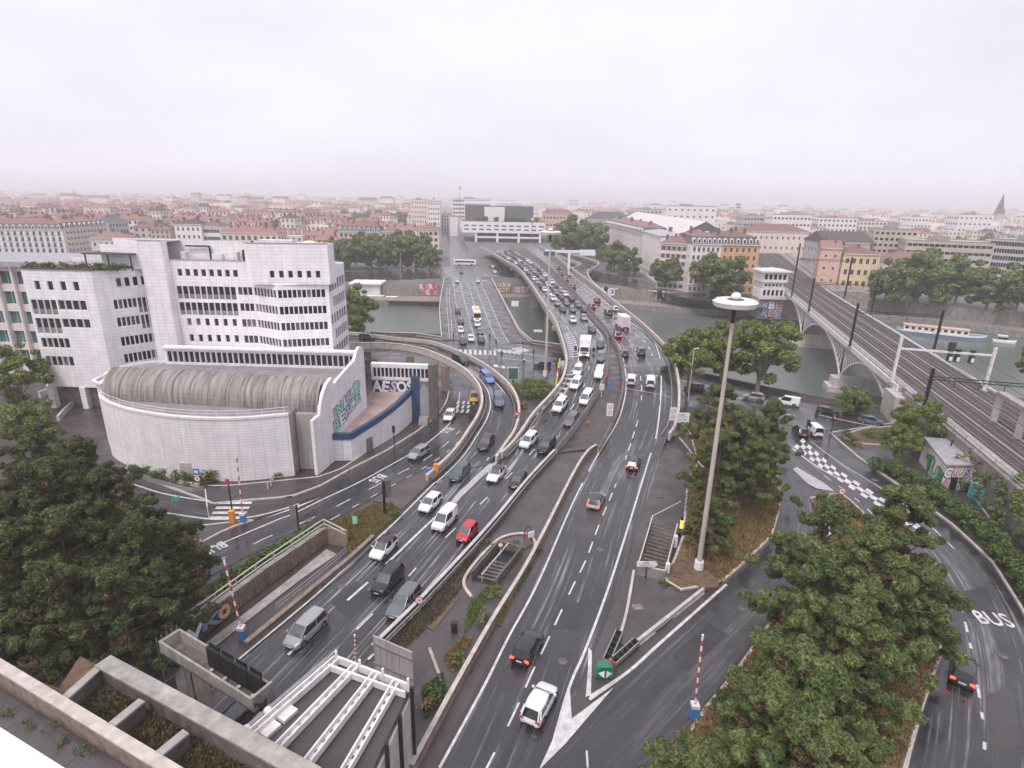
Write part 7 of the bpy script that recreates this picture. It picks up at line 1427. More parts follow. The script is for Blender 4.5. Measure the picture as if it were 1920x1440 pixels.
G_BUS = list(reversed(resample(path(BUS_R), 80))); G_BR = list(reversed([a.lerp(b, .5) for a, b in zip(KL, KR)])); G_RR = list(reversed([a.lerp(b, .5) for a, b in zip(resample(path(RQ_OUT), 80), resample(path(RQ_IN), 80))])); G_QR = resample(path([(1130, 720), (1280, 735), (1420, 755), (1530, 775), (1700, 805)]), 40); G_QL = list(reversed(G_QR))
G_NEAR_IN = list(reversed(resample(path([(480, 1290), (600, 1175), (756, 1010), (800, 965), (860, 905), (920, 840), (960, 800), (1000, 770)]), 80)))
def on(u, v, guide, dz=.55):
    if guide is G_RAMP:
        p = P(u, v, 4)
        for _ in range(12):
            q = min(guide, key=lambda g: (g.x - p.x) ** 2 + (g.y - p.y) ** 2); p = P(u, v, q.z + dz)
        i = guide.index(q); p.z = q.z
    else:
        zf = zm if guide in (G_IN, G_OUT, G_NEAR_IN) else (lambda y: 0.0); p = P(u, v, lambda y: zf(y) + dz); q = min(guide, key=lambda g: (g.x - p.x) ** 2 + (g.y - p.y) ** 2); i = guide.index(q); p.z = zf(p.y)
    a = guide[max(0, i - 2)]; b = guide[min(len(guide) - 1, i + 2)]; d = b - a; return V3(p.x, p.y, p.z + .02), math.atan2(d.y, d.x), math.atan2(d.z, math.hypot(d.x, d.y))
def C(style, col, u, v, guide, label, **k):
    loc, rz, tilt = on(u, v, guide); return make_car(style, col, loc, rz, label, tilt=tilt, **k)
C('mpv', 'c_silver', 574, 1181, G_NEAR_IN, 'silver grey people carrier throwing spray in the nearest inbound lane', name='people_carrier')
C('suv', 'c_black', 727, 1087, G_NEAR_IN, 'black off-roader in the inbound middle lane behind the silver people carrier')
C('estate', 'c_grey', 757, 1128, G_NEAR_IN, 'grey estate car close to the wall beside the 70 sign')
C('hatch', 'c_white', 720, 1027, G_NEAR_IN, 'white hatchback with black roof in the left inbound lane', roofm='c_black')
C('hatch', 'c_white', 807, 943, G_NEAR_IN, 'white hatchback entering from the ramp by the grass verge')
C('van', 'c_white', 834, 975, G_NEAR_IN, 'white delivery van beside the red car', name='van', cat='van')
C('small', 'c_red', 876, 998, G_NEAR_IN, 'small bright red car by the median wall')
C('suv', 'c_teal', 862, 887, G_RAMP, 'dark teal car at the foot of the slip ramp')
C('sedan', 'c_white', 931, 888, G_NEAR_IN, 'white saloon with black roof next to the painted gore', roofm='c_black')
C('hatch', 'c_black', 971, 901, G_NEAR_IN, 'black hatchback against the median wall ahead of the gore')
C('sedan', 'c_dark', 912, 828, G_RAMP, 'dark grey saloon coming down the end of the slip ramp')
C('suv', 'c_white', 992, 826, G_IN, 'white off-roader beside a black one before the gore')
C('suv', 'c_black', 1025, 836, G_IN, 'black off-roader beside a white one before the gore')
C('hatch', 'c_dark', 437, 1356, G_NEAR_IN, 'dark car disappearing under the tunnel portal beams')
C('hatch', 'c_slate', 935, 748, G_RAMP, 'slate blue hatchback on the lower bend of the slip ramp'); C('estate', 'c_blue', 913, 707, G_RAMP, 'bright blue estate on the bend of the slip ramp'); C('suv', 'c_black', 863, 675, G_RAMP, 'black off-roader high on the slip ramp bend'); C('hatch', 'c_dark', 690, 632, G_RAMP, 'dark car on the slip ramp beside the office tower')
C('suv', 'c_white', 1051, 759, G_IN, 'white off-roader leaving the viaduct beside the chevron line'); C('hatch', 'c_grey', 1072, 786, G_IN, 'dark grey hatchback above the roadworks'); C('mpv', 'c_white', 1100, 745, G_IN, 'white people carrier at the foot of the viaduct', name='people_carrier'); C('hatch', 'c_white', 1081, 718, G_IN, 'white hatchback second behind the white lorry'); C('hatch', 'c_white', 1084, 694, G_IN, 'white hatchback directly in front of the white lorry'); C('suv', 'c_white', 1124, 699, G_IN, 'white off-roader beside the median at the signs'); C('suv', 'c_grey', 1127, 670, G_IN, 'grey off-roader right of the white lorry cab'); C('hatch', 'c_dark', 1126, 646, G_IN, 'dark hatchback right of the white lorry box')
C('hatch', 'c_dark', 1110, 618, G_IN, 'dark car behind the white lorry by the median'); C('hatch', 'c_silver', 1095, 596, G_IN, 'silver car on the viaduct two places behind the lorry'); C('hatch', 'c_white', 1074, 600, G_IN, 'white car in the left viaduct lane behind the hatching')
C('hatch', 'c_white', 1012, 1318, G_OUT, 'white hatchback driving away, nearest on the outbound carriageway', head=False); C('hatch', 'c_black', 990, 1212, G_OUT, 'black hatchback with red brake lights driving away', head=False, tail=True); C('hatch', 'c_beige', 1118, 938, G_OUT, 'pale car with black roof driving away up the outbound lanes', head=False, roofm='c_black', tail=True); C('hatch', 'c_black', 1188, 868, G_OUT, 'black car with red tail lights in the right outbound lane', head=False, tail=True)
C('hatch', 'c_white', 1184, 710, G_OUT, 'white car in the left outbound lane before the joint line', head=False); C('suv', 'c_white', 1220, 714, G_OUT, 'white car with black rear window in the right outbound lane', head=False); C('hatch', 'c_dark', 1171, 662, G_OUT, 'dark car in the left outbound lane on the viaduct bend', head=False); C('suv', 'c_dark', 1202, 659, G_OUT, 'dark off-roader in the middle of the viaduct bend', head=False); C('hatch', 'c_maroon', 1157, 628, G_OUT, 'maroon car by the outbound median', head=False, tail=True); C('suv', 'c_dark', 1140, 586, G_OUT, 'dark car left of the white lorry driving away', head=False); C('hatch', 'c_white', 1153, 579, G_OUT, 'white car just beyond the outbound lorry', head=False)
for k, (u, v, c) in enumerate(((1110, 574, 'c_dark'), (1120, 563, 'c_black'), (1075, 537, 'c_black'), (1062, 524, 'c_maroon'), (1052, 513, 'c_dark'), (1068, 514, 'c_white'), (1047, 502, 'c_dark'))): C('hatch', c, u, v, G_OUT, '%s car driving away on the far part of the viaduct, %s of the outbound line' % (c[2:], ('first', 'second', 'third', 'fourth', 'fifth', 'sixth', 'last')[k]), full=False, head=False, tail=True, group='far outbound cars')
# bridge queue and junction
for u, v, c, st_, lab in ((868, 640, 'c_dark', 'suv', 'dark car first in the left bridge queue'), (864, 619, 'c_white', 'hatch', 'white car second in the left bridge queue'), (864, 603, 'c_black', 'hatch', 'black car third in the left bridge queue'), (858, 584, 'c_black', 'suv', 'black car last in the left bridge queue'), (883, 635, 'c_white', 'hatch', 'white car alone at the front of the middle bridge lane'), (902, 637, 'c_dark', 'hatch', 'dark car first in the right bridge queue'), (900, 622, 'c_grey', 'hatch', 'grey car second in the right bridge queue'), (895, 608, 'c_white', 'suv', 'white car ahead of the yellow bus')): C(st_, c, u, v, G_BR, lab)
for u, v, c, lab in ((857, 527, 'c_white', 'white car entering the far end of the bridge'), (896, 527, 'c_white', 'white van-like car at the far right end of the bridge'), (928, 510, 'c_white', 'white car on the far quay street under the yellow sign'), (924, 500, 'c_white', 'white car behind another on the far quay street'), (865, 510, 'c_dark', 'dark car with headlights beyond the far bridge end')): C('hatch', c, u, v, G_BR, lab, full=False)
C('hatch', 'c_dark', 1017, 684, G_QL, 'dark car waiting under the viaduct at the junction')
C('hatch', 'c_yellow', 889, 745, G_BUS, 'yellow taxi-like car under the inner edge of the slip ramp'); C('hatch', 'c_white', 843, 779, G_BUS, 'white hatchback on the bus road below the ramp column'); C('hatch', 'c_silver', 785, 849, G_BUS, 'silver hatchback on the bus road near the curved hall')
C('hatch', 'c_dark', 1807, 1256, G_RR, 'dark car with bright red lights on the right quay road', head=False, tail=True)
C('hatch', 'c_dark', 1302, 726, G_QL, 'dark car on the quay street beside the viaduct'); C('hatch', 'c_black', 1340, 733, G_QL, 'black car on the quay street behind the pines'); C('hatch', 'c_silver', 1413, 744, G_QL, 'silver car by the river wall under the plane tree'); C('van', 'c_white', 1477, 754, G_QL, 'white van with blue roof lights beside the river wall', name='van', cat='van'); C('hatch', 'c_black', 1552, 772, G_QR, 'black car on the quay street near the rail bridge'); C('hatch', 'c_slate', 1633, 789, G_QR, 'slate blue car under the railway at the right quay'); C('hatch', 'c_dark', 1501, 808, G_RR, 'dark car waiting at the quay junction', head=False); C('van', 'c_white', 1527, 807, G_RR, 'white rounded van waiting at the quay junction', head=False, name='van', cat='van')
for k, (u, v) in enumerate(((1713, 566), (1600, 563), (1680, 562), (1570, 560))): x_, y_ = P(u, v)[:2]; make_car('hatch', ('c_white', 'c_white', 'c_silver', 'c_dark')[k], (x_, max(y_, 242), .0), .1, ('white car parked under the trees on the right quay', 'white car parked before the yellow house', 'silver car parked between the quay trees', 'dark car parked by the pink gable')[k], full=False)
# queue on the far viaduct
rr = random.Random(3); ql = resample(path([(1100, 588), (1078, 570), (1040, 536), (1008, 506), (985, 488), (955, 470)], zm), 200); qm = resample(path([(1078, 590), (1058, 567), (1024, 533), (993, 504), (970, 488), (943, 471)], zm), 200); qr_ = resample(path([(1062, 592), (1040, 566), (1008, 532), (980, 504), (955, 488), (930, 472)], zm), 200)
for j, gl in enumerate((ql, qm, qr_)):
    D = 0.0; nxt = 4.0 + j * 2; kk = 0
    for a, b in zip(gl, gl[1:]):
        D += (b - a).length
        if D > nxt:
            nxt = D + rr.uniform(7.5, 11); d = a - b; cst, ccl = rr.choice(('hatch', 'hatch', 'suv', 'estate')), rr.choice(('c_white', 'c_white', 'c_dark', 'c_black', 'c_silver', 'c_grey')); make_car(cst, ccl, (a.x, a.y, zm(a.y) + .02), math.atan2(d.y, d.x), '%s %s with lit headlights in the %s lane of the viaduct jam' % (ccl[2:], {'hatch': 'hatchback', 'suv': 'off-roader'}.get(cst, cst), ('right', 'middle', 'left')[j]), group='%s %s in the viaduct jam, %s lane' % (ccl[2:], cst, ('right', 'middle', 'left')[j]), full=False)
# lorries and buses
def box_lorry(u, v, guide, label, rear=False):
    loc, rz, tilt = on(u, v, guide, 1.6); r = thing('box_lorry', loc, label, 'lorry', None, rz); r.rotation_euler = (0, -tilt, rz)
    mb = MB(); mb.box(-3.6, -1.2, .95, 1.55, 1.2, 3.7); lpart(mb, 'cargo_box', 'paint_white', r); mb = MB(); mb.box(-3.66, -1.1, 1.05, -3.61, 1.1, 3.6); lpart(mb, 'rear_door', 'w_pale', r)
    cb = MB(); cb.add([(1.7, -1.1, .5), (3.5, -1.1, .5), (3.5, -1.1, 1.5), (3.1, -1.0, 2.6), (1.7, -1.0, 2.75), (1.7, 1.1, .5), (3.5, 1.1, .5), (3.5, 1.1, 1.5), (3.1, 1.0, 2.6), (1.7, 1.0, 2.75)], [(0, 1, 2, 3, 4), (9, 8, 7, 6, 5), (1, 6, 7, 2), (2, 7, 8, 3), (3, 8, 9, 4), (4, 9, 5, 0), (0, 5, 6, 1)]); lpart(cb, 'cab', 'paint_white', r)
    mb = MB(); mb.quad((3.49, -.95, 1.6), (3.49, .95, 1.6), (3.14, .88, 2.5), (3.14, -.88, 2.5)); mb.v = [(x + .03, y, z + .02) for x, y, z in mb.v]; lpart(mb, 'windscreen', 'car_glass', r)
    for s in (1, -1): mb = MB(); mb.quad((2.2, s * 1.09, 1.5), (3.2, s * 1.09, 1.5), (3.0, s * 1.045, 2.4), (2.2, s * 1.04, 2.4)); lpart(mb, 'side_window', 'car_glass', r); mb = MB(); mb.box(3.3, s * 1.35 - .12, 1.5, 3.45, s * 1.35 + .12, 2.3); lpart(mb, 'wing_mirror', 'plastic', r); mb = MB(); mb.box(3.5, s * .8 - .18, .75, 3.54, s * .8 + .18, 1.0); lpart(mb, 'headlight', 'lamp_head', r); mb = MB(); mb.box(-3.7, s * .95 - .12, .7, -3.6, s * .95 + .12, .95); lpart(mb, 'taillight', 'lamp_red', r)
    mb = MB(); mb.box(-3.5, -.5, .55, 3.0, .5, .94); lpart(mb, 'chassis', 'plastic', r); mb = MB(); mb.box(3.5, -.8, .55, 3.53, .8, .72); mb.box(3.5, -.6, 1.1, 3.53, .6, 1.4); lpart(mb, 'grille', 'plastic', r)
    for x in (-2.4, 2.5):
        for s in (1, -1): mb = MB(); mb.tube((x, s * .8, .48), (x, s * 1.13, .48), .48, .48, 14); t = lpart(mb, 'wheel', 'tyre', r, 40); mb = MB(); mb.tube((x, s * 1.12, .48), (x, s * 1.15, .48), .28, .24, 10); lpart(mb, 'rim', 'rim', t)
box_lorry(1097, 652, G_IN, 'white box lorry coming off the viaduct beside the hatching'); box_lorry(1167, 604, G_OUT, 'white box lorry driving away along the right viaduct parapet')
def bus(loc, rz, label, L_=11.5, front='c_yellow', body='paint_white', roof='w_pale'):
    r = thing('bus', loc, label, 'bus', None, rz); h = L_ / 2; mb = MB(); mb.add([(x, y, z) for x in (-h, h) for y, z in ((-1.25, .35), (1.25, .35), (1.27, 1.5), (1.2, 2.9), (1.0, 3.05), (-1.0, 3.05), (-1.2, 2.9), (-1.27, 1.5))], [(0, 8, 9, 1), (1, 9, 10, 2), (2, 10, 11, 3), (3, 11, 12, 4), (4, 12, 13, 5), (5, 13, 14, 6), (6, 14, 15, 7), (7, 15, 8, 0), tuple(range(8)), tuple(range(8, 16))[::-1]]); lpart(mb, 'body', body, r)
    for s in (1, -1):
        for k in range(6): x = -h + .7 + k * (L_ - 1.6) / 6; mb = MB(); mb.box(x, min(s * 1.25, s * 1.285), 1.55, x + (L_ - 1.6) / 6 - .15, max(s * 1.25, s * 1.285), 2.6); lpart(mb, 'side_window', 'car_glass', r)
        mb = MB(); mb.box(h, s * .9 - .2, .7, h + .04, s * .9 + .2, .95); lpart(mb, 'headlight', 'lamp_head', r)
    mb = MB(); mb.box(h, -1.1, 1.3, h + .03, 1.1, 2.65); lpart(mb, 'windscreen', 'car_glass', r); mb = MB(); mb.box(h, -1.2, .4, h + .025, 1.2, 1.28); lpart(mb, 'front_panel', front, r); mb = MB(); mb.box(-h * .5, -.8, 3.05, h * .4, .8, 3.3); lpart(mb, 'roof_unit', roof, r)
    for x in (-h * .55, h * .6):
        for s in (1, -1): mb = MB(); mb.tube((x, s * .95, .48), (x, s * 1.29, .48), .48, .48, 14); t = lpart(mb, 'wheel', 'tyre', r, 40); mb = MB(); mb.tube((x, s * 1.28, .48), (x, s * 1.31, .48), .26, .24, 10); lpart(mb, 'rim', 'rim', t)
loc, rz, _t = on(893, 588, G_BR, 1.5); bus(loc, rz, 'white bus with yellow front in the right lane of the bridge', front='c_yellow', roof='c_yellow')
q = P(872, 492, 1.5); bus((q.x, q.y, 0), .05, 'white articulated-looking bus crossing the far end of the bridge', 13, 'paint_white')
# ================================================================== tunnel portal, walls and gantry near the camera
def solid(poly, z0, z1): mb = MB(); mb.prism([(p[0], p[1]) for p in poly], z0, z1); return mb
def quadpts(a, b, th): a = V3(a[0], a[1], 0); b = V3(b[0], b[1], 0); d = (b - a).normalized(); n_ = V3(-d.y, d.x, 0) * th; return [a, b, b + n_, a + n_]
def wallthing(name, label, a, b, th, z0, z1, m, cap=None, parent=None):
    if parent is None: r = thing(name, ((a[0] + b[0]) / 2, (a[1] + b[1]) / 2, z0), label, 'wall')
    else: r = parent
    part(solid(quadpts(a, b, th), z0, z1), 'wall' if parent is None else name, m, r)
    if cap:
        a_ = V3(a[0], a[1], 0); b_ = V3(b[0], b[1], 0); d = (b_ - a_).normalized(); n_ = V3(-d.y, d.x, 0); part(solid(quadpts(a_ - n_ * .1, b_ - n_ * .1, th + .2), z1, z1 + .14), 'coping', cap, r)
    return r
TZ = 10.0
t1, t2, t3, t4 = P(-60, 1222, TZ), P(330, 1462, TZ), P(181, 1249, TZ), P(580, 1470, TZ)
wallthing('terrace_wall', 'nearest concrete wall with tan coping crossing the lower left corner', t1, t2, .45, 2, TZ, 'concrete_brown', 'coping_tan')
tw = wallthing('terrace_wall', 'portal headwall with broad concrete coping above the tunnel mouth', t3, t4, .8, 5.2, TZ, 'concrete_dark', 'concrete')
for k, (a, b) in enumerate((((181, 1249), (110, 1312)), ((262, 1310), (190, 1368)), ((345, 1368), (278, 1422)))):
    wallthing('terrace_divider', ('short wall closing the planted terrace at its upper end', 'middle dividing wall between the planted terraces', 'lower dividing wall between the planted terraces')[k], P(*a, TZ), P(*b, TZ), .35, 4, TZ - .15, 'concrete_dark', 'concrete')
mb = MB(); mb.poly([P(*p, TZ - 1.3) for p in ((150, 1230), (110, 1290), (0, 1250), (330, 1480), (620, 1480))]); structure(mb, 'planted_terrace', 'soil')
grass('terrace_growth', [(190, 1275), (520, 1475), (330, 1475), (110, 1325)], 5000, 'brown dead growth on the planted terraces', 'pine_brown', TZ - 1.28, .2, 8)
mb = MB(); q = [P(-80, 1225, TZ) , P(330, 1475, TZ), P(150, 1520, TZ), P(-120, 1330, TZ)]; mb.poly([V3(p.x, p.y, TZ - 1.0) for p in q]); structure(mb, 'service_path', 'pavement')
for k, (u, v) in enumerate(((48, 1362), (95, 1368), (112, 1395), (160, 1410), (20, 1340))): p = P(u, v, TZ - 1); shrub('weed_tuft', (p.x, p.y, p.z), ('weed tuft on the service path, %s from the left' % ('second', 'third', 'fourth', 'fifth', 'first')[k]), .5, .4, .5, 'shrub_leaf', n=6, size=.12)
# sill of the building the picture was taken from
s0, s1 = P(-40, 1338, 36.2), P(150, 1458, 36.2); d = (s1 - s0).normalized(); n_ = V3(d.y, -d.x, 0); sl = thing('window_sill', (s0.x, s0.y, 36), 'white window sill close to the camera in the bottom left corner', 'sill'); part(solid([s0, s1, s1 + n_ * 1.2, s0 + n_ * 1.2], 36.05, 36.2), 'ledge', 'paint_white', sl); part(solid([s0 + n_ * .05, s1 + n_ * .05, s1 + n_ * 1.2, s0 + n_ * 1.2], 34, 36.04), 'apron', 'w_pale', sl)
# gantry beam with signal boards in front of the portal
ga, gb = P(300, 1205, 6.4), P(470, 1312, 6.4); gd = (gb - ga).normalized(); gn = V3(-gd.y, gd.x, 0); gt = thing('sign_gantry', (ga.lerp(gb, .5).x, ga.lerp(gb, .5).y, 0), 'concrete gantry trough with dark sign boards before the tunnel mouth', 'gantry'); Lg = (gb - ga).length
part(solid(quadpts(ga, gb, .16), 5.4, 6.4), 'side_beam', 'concrete', gt); part(solid(quadpts(ga + gn * 1.5, gb + gn * 1.5, .16), 5.4, 6.4), 'side_beam', 'concrete', gt); part(solid(quadpts(ga, gb, 1.6), 5.3, 5.45), 'trough_floor', 'concrete_dark', gt)
part(solid([ga - gd * .2, ga, ga + gn * 1.66, ga - gd * .2 + gn * 1.66], 5.3, 6.4), 'end_plate', 'concrete', gt); part(solid([gb, gb + gd * .2, gb + gd * .2 + gn * 1.66, gb + gn * 1.66], 4.6, 6.6), 'end_plate', 'concrete', gt)
for k in range(4):
    a = ga + gd * (Lg * (.42 + .145 * k)) + gn * .9; part(solid(quadpts(a, a + gd * (Lg * .135), .22), 5.6, 7.3), 'sign_board', 'pylon_black', gt)
    mb = MB(); c_ = a + gd * (Lg * .067) - gn * .25; mb.tube((c_.x, c_.y, 5.45), (c_.x, c_.y, 5.75), .16, .16, 8); part(mb, 'lamp_base', 'coping_tan', gt)
    part(solid(quadpts(a + gd * .1 + gn * .24, a + gd * (Lg * .125) + gn * .24, .05), 7.2, 7.6), 'sign_hood', 'black_metal', gt)
for t in (.06, .3): a = ga + gd * (Lg * t) + gn * .8; mb = MB(); mb.box(a.x - .35, a.y - .35, 0, a.x + .35, a.y + .35, 5.3); part(mb, 'column', 'concrete', gt)
mb = MB()
for k in range(5):
    a = ga - gd * (.5 + .0 * k) + gn * (.4 * k); mb.tube((a.x, a.y, 2.2), (a.x, a.y, 6.6), .04, .04, 5); b = ga - gd * .5; z = 2.4 + k * .95; mb.tube((b.x, b.y, z), (b.x + gn.x * 1.6, b.y + gn.y * 1.6, z), .04, .04, 5)
part(mb, 'ladder_cage', 'galv', gt, kind='stuff')
p = gb + gd * 1.0; mb = MB(); mb.box(p.x - .3, p.y - .25, 6.2, p.x + .3, p.y + .35, 6.9); mb.tube((p.x, p.y - .3, 6.55), (p.x - .2, p.y - .7, 6.5), .2, .2, 10); part(mb, 'camera_housing', 'plastic', gt)
part(solid(quadpts(gb + gd * .2, gb + gd * 3.4, 1.1), 4.7, 5.2), 'cross_slab', 'concrete_brown', gt)
# dark tunnel mouth
tm = thing('tunnel_mouth', (-16, 26, 0), 'dark tunnel mouth swallowing the inbound lanes below the portal wall', 'tunnel'); part(solid(quadpts(P(100, 1330, 4), P(560, 1500, 4), .5), -.04, 5.15), 'inner_wall', 'concrete_dark', tm)
# canopy with white beams
c1, c2, c3, c4 = P(632, 1243, 6.5), P(766, 1296, 6.5), P(690, 1462, 6.5), P(425, 1425, 6.5)
cn = thing('tunnel_canopy', (c1.lerp(c3, .5).x, c1.lerp(c3, .5).y, 0), 'grey flat tunnel canopy ribbed with long white beams at the bottom', 'canopy')
part(solid([c4, c3, c2, c1], 6.0, 6.5), 'roof_slab', 'asphalt_pale', cn)
for k, t in enumerate((0.0, .28, .56, .84)):
    a = c1.lerp(c2, t); b = c4.lerp(c3, t); mb = MB()
    d = (b - a).normalized(); n_ = V3(-d.y, d.x, 0)
    for s_ in (-.22, .22): mb.bar(a + n_ * s_ + V3(0, 0, .32), b + n_ * s_ + V3(0, 0, .32), .12, .5)
    mb.bar(a + V3(0, 0, .22), b + V3(0, 0, .22), .5, .1); part(mb, 'roof_beam', 'white_metal', cn)
    for j in range(10): q = a.lerp(b, (j + .5) / 10); mb = MB(); mb.bar(q + d * -.12 + V3(0, 0, .285), q + d * .12 + V3(0, 0, .285), .2, .03); part(mb, 'beam_slot', 'concrete_dark', cn)
mb = MB(); mb.bar(c1 + V3(0, 0, .35), c2 + V3(0, 0, .35), .16, .6); part(mb, 'front_beam', 'white_metal', cn); mb = MB(); a, b = c1.lerp(c4, .09), c2.lerp(c3, .09); mb.bar(a + V3(0, 0, .3), b + V3(0, 0, .3), .16, .5); part(mb, 'front_beam', 'white_metal', cn)
for t in (0, .34, .66, 1): a = c1.lerp(c2, t); mb = MB(); mb.box(a.x - .08, a.y - .08, 6.5, a.x + .08, a.y + .08, 7.6); part(mb, 'stub_post', 'white_metal', cn)
mb = MB(); a, b = c1.lerp(c4, .02), c4; n_ = V3(-(b - a).y, (b - a).x, 0).normalized() * -.55; mb.tube(a + n_ + V3(0, 0, .4), b + n_ + V3(0, 0, .4), .09, .09, 6); mb.tube(a + n_ * 1.6 + V3(0, 0, .2), b + n_ * 1.6 + V3(0, 0, .2), .06, .06, 6); part(mb, 'edge_pipe', 'galv', cn, kind='stuff')
for t in (.55, .7): a = c1.lerp(c4, t) - n_ * 1.0; mb = MB(); mb.obox(a[:2], c4 - c1, .55, .4, 6.5, 6.75); part(mb, 'hatch', 'white_metal', cn)
for t in (.62, .8): a = c1.lerp(c4, t) + n_ * .9; mb = MB(); mb.sphere((a.x, a.y, 6.9), .28); part(mb, 'lamp_globe', 'white_metal', cn, 40)
d = (c3 - c2).normalized(); r_ = V3(-d.y, d.x, 0)
for k in range(3): mb = MB(); a, b = c2.lerp(c3, k / 3 + .012), c2.lerp(c3, (k + 1) / 3); mb.prism([(p.x, p.y) for p in (a, b, b + r_ * .15, a + r_ * .15)], .1, 5.98); part(mb, 'side_panel', 'concrete_light', cn)
for t in (0, .34, .67): a = c2.lerp(c3, t) + r_ * .25; mb = MB(); mb.box(a.x - .12, a.y - .12, 0, a.x + .12, a.y + .12, 6.9); part(mb, 'side_post', 'black_metal', cn)
# metal sign seen from behind
pa, pb = P(704, 1262), P(776, 1295); pn = thing('road_sign', (pa.lerp(pb, .5).x, pa.lerp(pb, .5).y, 0), 'large grey sign panel seen from behind at the head of the canopy', 'sign')
for k in range(3): a, b = pa.lerp(pb, k / 3), pa.lerp(pb, (k + 1) / 3 - .01); part(solid(quadpts(a, b, .12), .3, 3.9), 'panel', 'concrete_slab', pn)
for z in (1.2, 3.2): mb = MB(); d = (pb - pa).normalized(); n_ = V3(d.y, -d.x, 0) * .08; mb.bar(pa + n_ + V3(0, 0, z), pb + n_ + V3(0, 0, z), .08, .16); part(mb, 'stiffener', 'galv', pn)
for t in (.1, .9): a = pa.lerp(pb, t); mb = MB(); mb.box(a.x - .1, a.y + .1, 0, a.x + .1, a.y + .3, 3.6); part(mb, 'post', 'galv', pn)
# ribbed retaining wall with railing and sunken footpath
wl = [P(318, 1196, 2.0), P(400, 1136, 2.0), P(500, 1063, 2.0), P(608, 990, 2.0)]; rw_ = thing('retaining_wall', (wl[1].x, wl[1].y, 0), 'brown ribbed retaining wall with cream railing beside the inbound carriageway', 'retaining wall')
mb = MB(); pts = resample(wl, step=1.2); mb.sweep([V3(p.x, p.y, 0) for p in pts], rect(.2, -.1, 2.0)); part(mb, 'wall', 'concrete_brown', rw_)
for i, p in enumerate(resample(wl, step=.34)): d = (wl[3] - wl[0]).normalized(); q = p + V3(d.y, -d.x, 0) * .24; mb = MB(); mb.box(q.x - .07, q.y - .07, .05, q.x + .07, q.y + .07, 1.92); part(mb, 'rib', 'concrete_brown', rw_)
mb = MB(); mb.sweep([V3(p.x, p.y, 2.0) for p in pts], rect(.28, 0, .12)); part(mb, 'coping', 'concrete', rw_)
end = [wl[3], P(649, 1020, .3)]
for z in (.5, 1.05): mb = MB(); mb.sweep([V3(p.x, p.y, 2.1 + z) for p in pts] + [V3(end[1].x, end[1].y, 1.2 + z * .9)], rect(.05, -.05, .05)); part(mb, 'handrail', 'rail_cream', rw_)
for p in resample(wl, step=2.2): mb = MB(); mb.cyl(p.x, p.y, 2.1, 3.2, .05, .05, 6); part(mb, 'railing_post', 'rail_cream', rw_)
part(solid(quadpts(wl[3], P(652, 1022, .2), .3), -.1, 2.0), 'end_wall', 'concrete_brown', rw_)
mb = MB(); mb.poly([P(*p) + V3(0, 0, .05) for p in ((380, 1232), (470, 1160), (560, 1090), (632, 1040), (612, 1030), (540, 1088), (440, 1165), (355, 1230))]); structure(mb, 'footpath', 'concrete')
d = (wl[3] - wl[0]).normalized(); o_ = V3(wl[0].x, wl[0].y, .25) + d * 1.2 + V3(d.y, -d.x, 0) * .34; graffiti(rw_, o_, d, (0, 0, 1), 3.4, 1.5, ['VK'], ['g_white', 'g_blue'], 'g_black', seed=41); graffiti(rw_, o_ + d * 3.5, d, (0, 0, 1), 1.0, 1.4, ['O'], ['w_orange'], 'w_orange', seed=42)
mb = MB(); g_ = [P(*p) for p in ((520, 1148), (570, 1108), (622, 1066), (650, 1040))]; mb.sweep(resample(g_, step=1.5), rect(.03, .9, .96)); mb.sweep(resample(g_, step=1.5), rect(.03, .5, .55)); [mb.box(p.x - .03, p.y - .03, 0, p.x + .03, p.y + .03, .95) for p in resample(g_, step=1.6)]; single(mb, 'footpath_railing', 'galv', 'thin grey railing on the motorway side of the sunken footpath', 'railing')
# ---- median stairwell
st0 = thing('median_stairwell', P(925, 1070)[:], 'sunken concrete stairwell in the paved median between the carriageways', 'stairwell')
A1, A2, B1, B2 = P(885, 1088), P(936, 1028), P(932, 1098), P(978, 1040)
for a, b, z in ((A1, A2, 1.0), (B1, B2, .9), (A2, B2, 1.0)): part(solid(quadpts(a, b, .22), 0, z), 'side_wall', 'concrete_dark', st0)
mb = MB(); mb.poly([p + V3(0, 0, .03) for p in (A1, B1, B2, A2)]); part(mb, 'shaft', 'black_metal', st0)  # flat black sheet at ground level paints the dark depth of the shaft
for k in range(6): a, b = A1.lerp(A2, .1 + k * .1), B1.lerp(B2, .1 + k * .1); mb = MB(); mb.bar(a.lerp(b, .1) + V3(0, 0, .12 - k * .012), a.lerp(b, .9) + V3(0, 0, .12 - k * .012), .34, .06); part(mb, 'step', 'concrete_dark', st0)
mb = MB(); a, b = A1.lerp(B1, .4), A2.lerp(B2, .4); mb.bar(a + V3(0, 0, 1.0), b + V3(0, 0, 1.0), .12, .1); [mb.bar(a.lerp(b, t) + V3(0, 0, .05), a.lerp(b, t) + V3(0, 0, 1), .06, .06) for t in (0, .5, 1)]; part(mb, 'handrail', 'concrete_light', st0)
kb = [P(*p) for p in ((884, 1120), (870, 1098), (876, 1076), (905, 1040), (935, 1012), (965, 1002), (990, 1003), (1003, 1018), (1000, 1045))]; mb = MB(); mb.sweep(catmull(kb, 5), rect(.16, 0, .16)); single(mb, 'median_kerb', 'coping_tan', 'curved pale kerb looping round the median stairwell', 'kerb')
mb = MB(); mb.poly([P(*p) + V3(0, 0, .06) for p in ((905, 1042), (935, 1016), (965, 1006), (990, 1008), (998, 1020), (985, 1030), (950, 1022), (930, 1028), (890, 1075), (882, 1080))]); structure(mb, 'median_paving', 'pavement_red')
for k, pts in enumerate((((575, 0),),)): pass
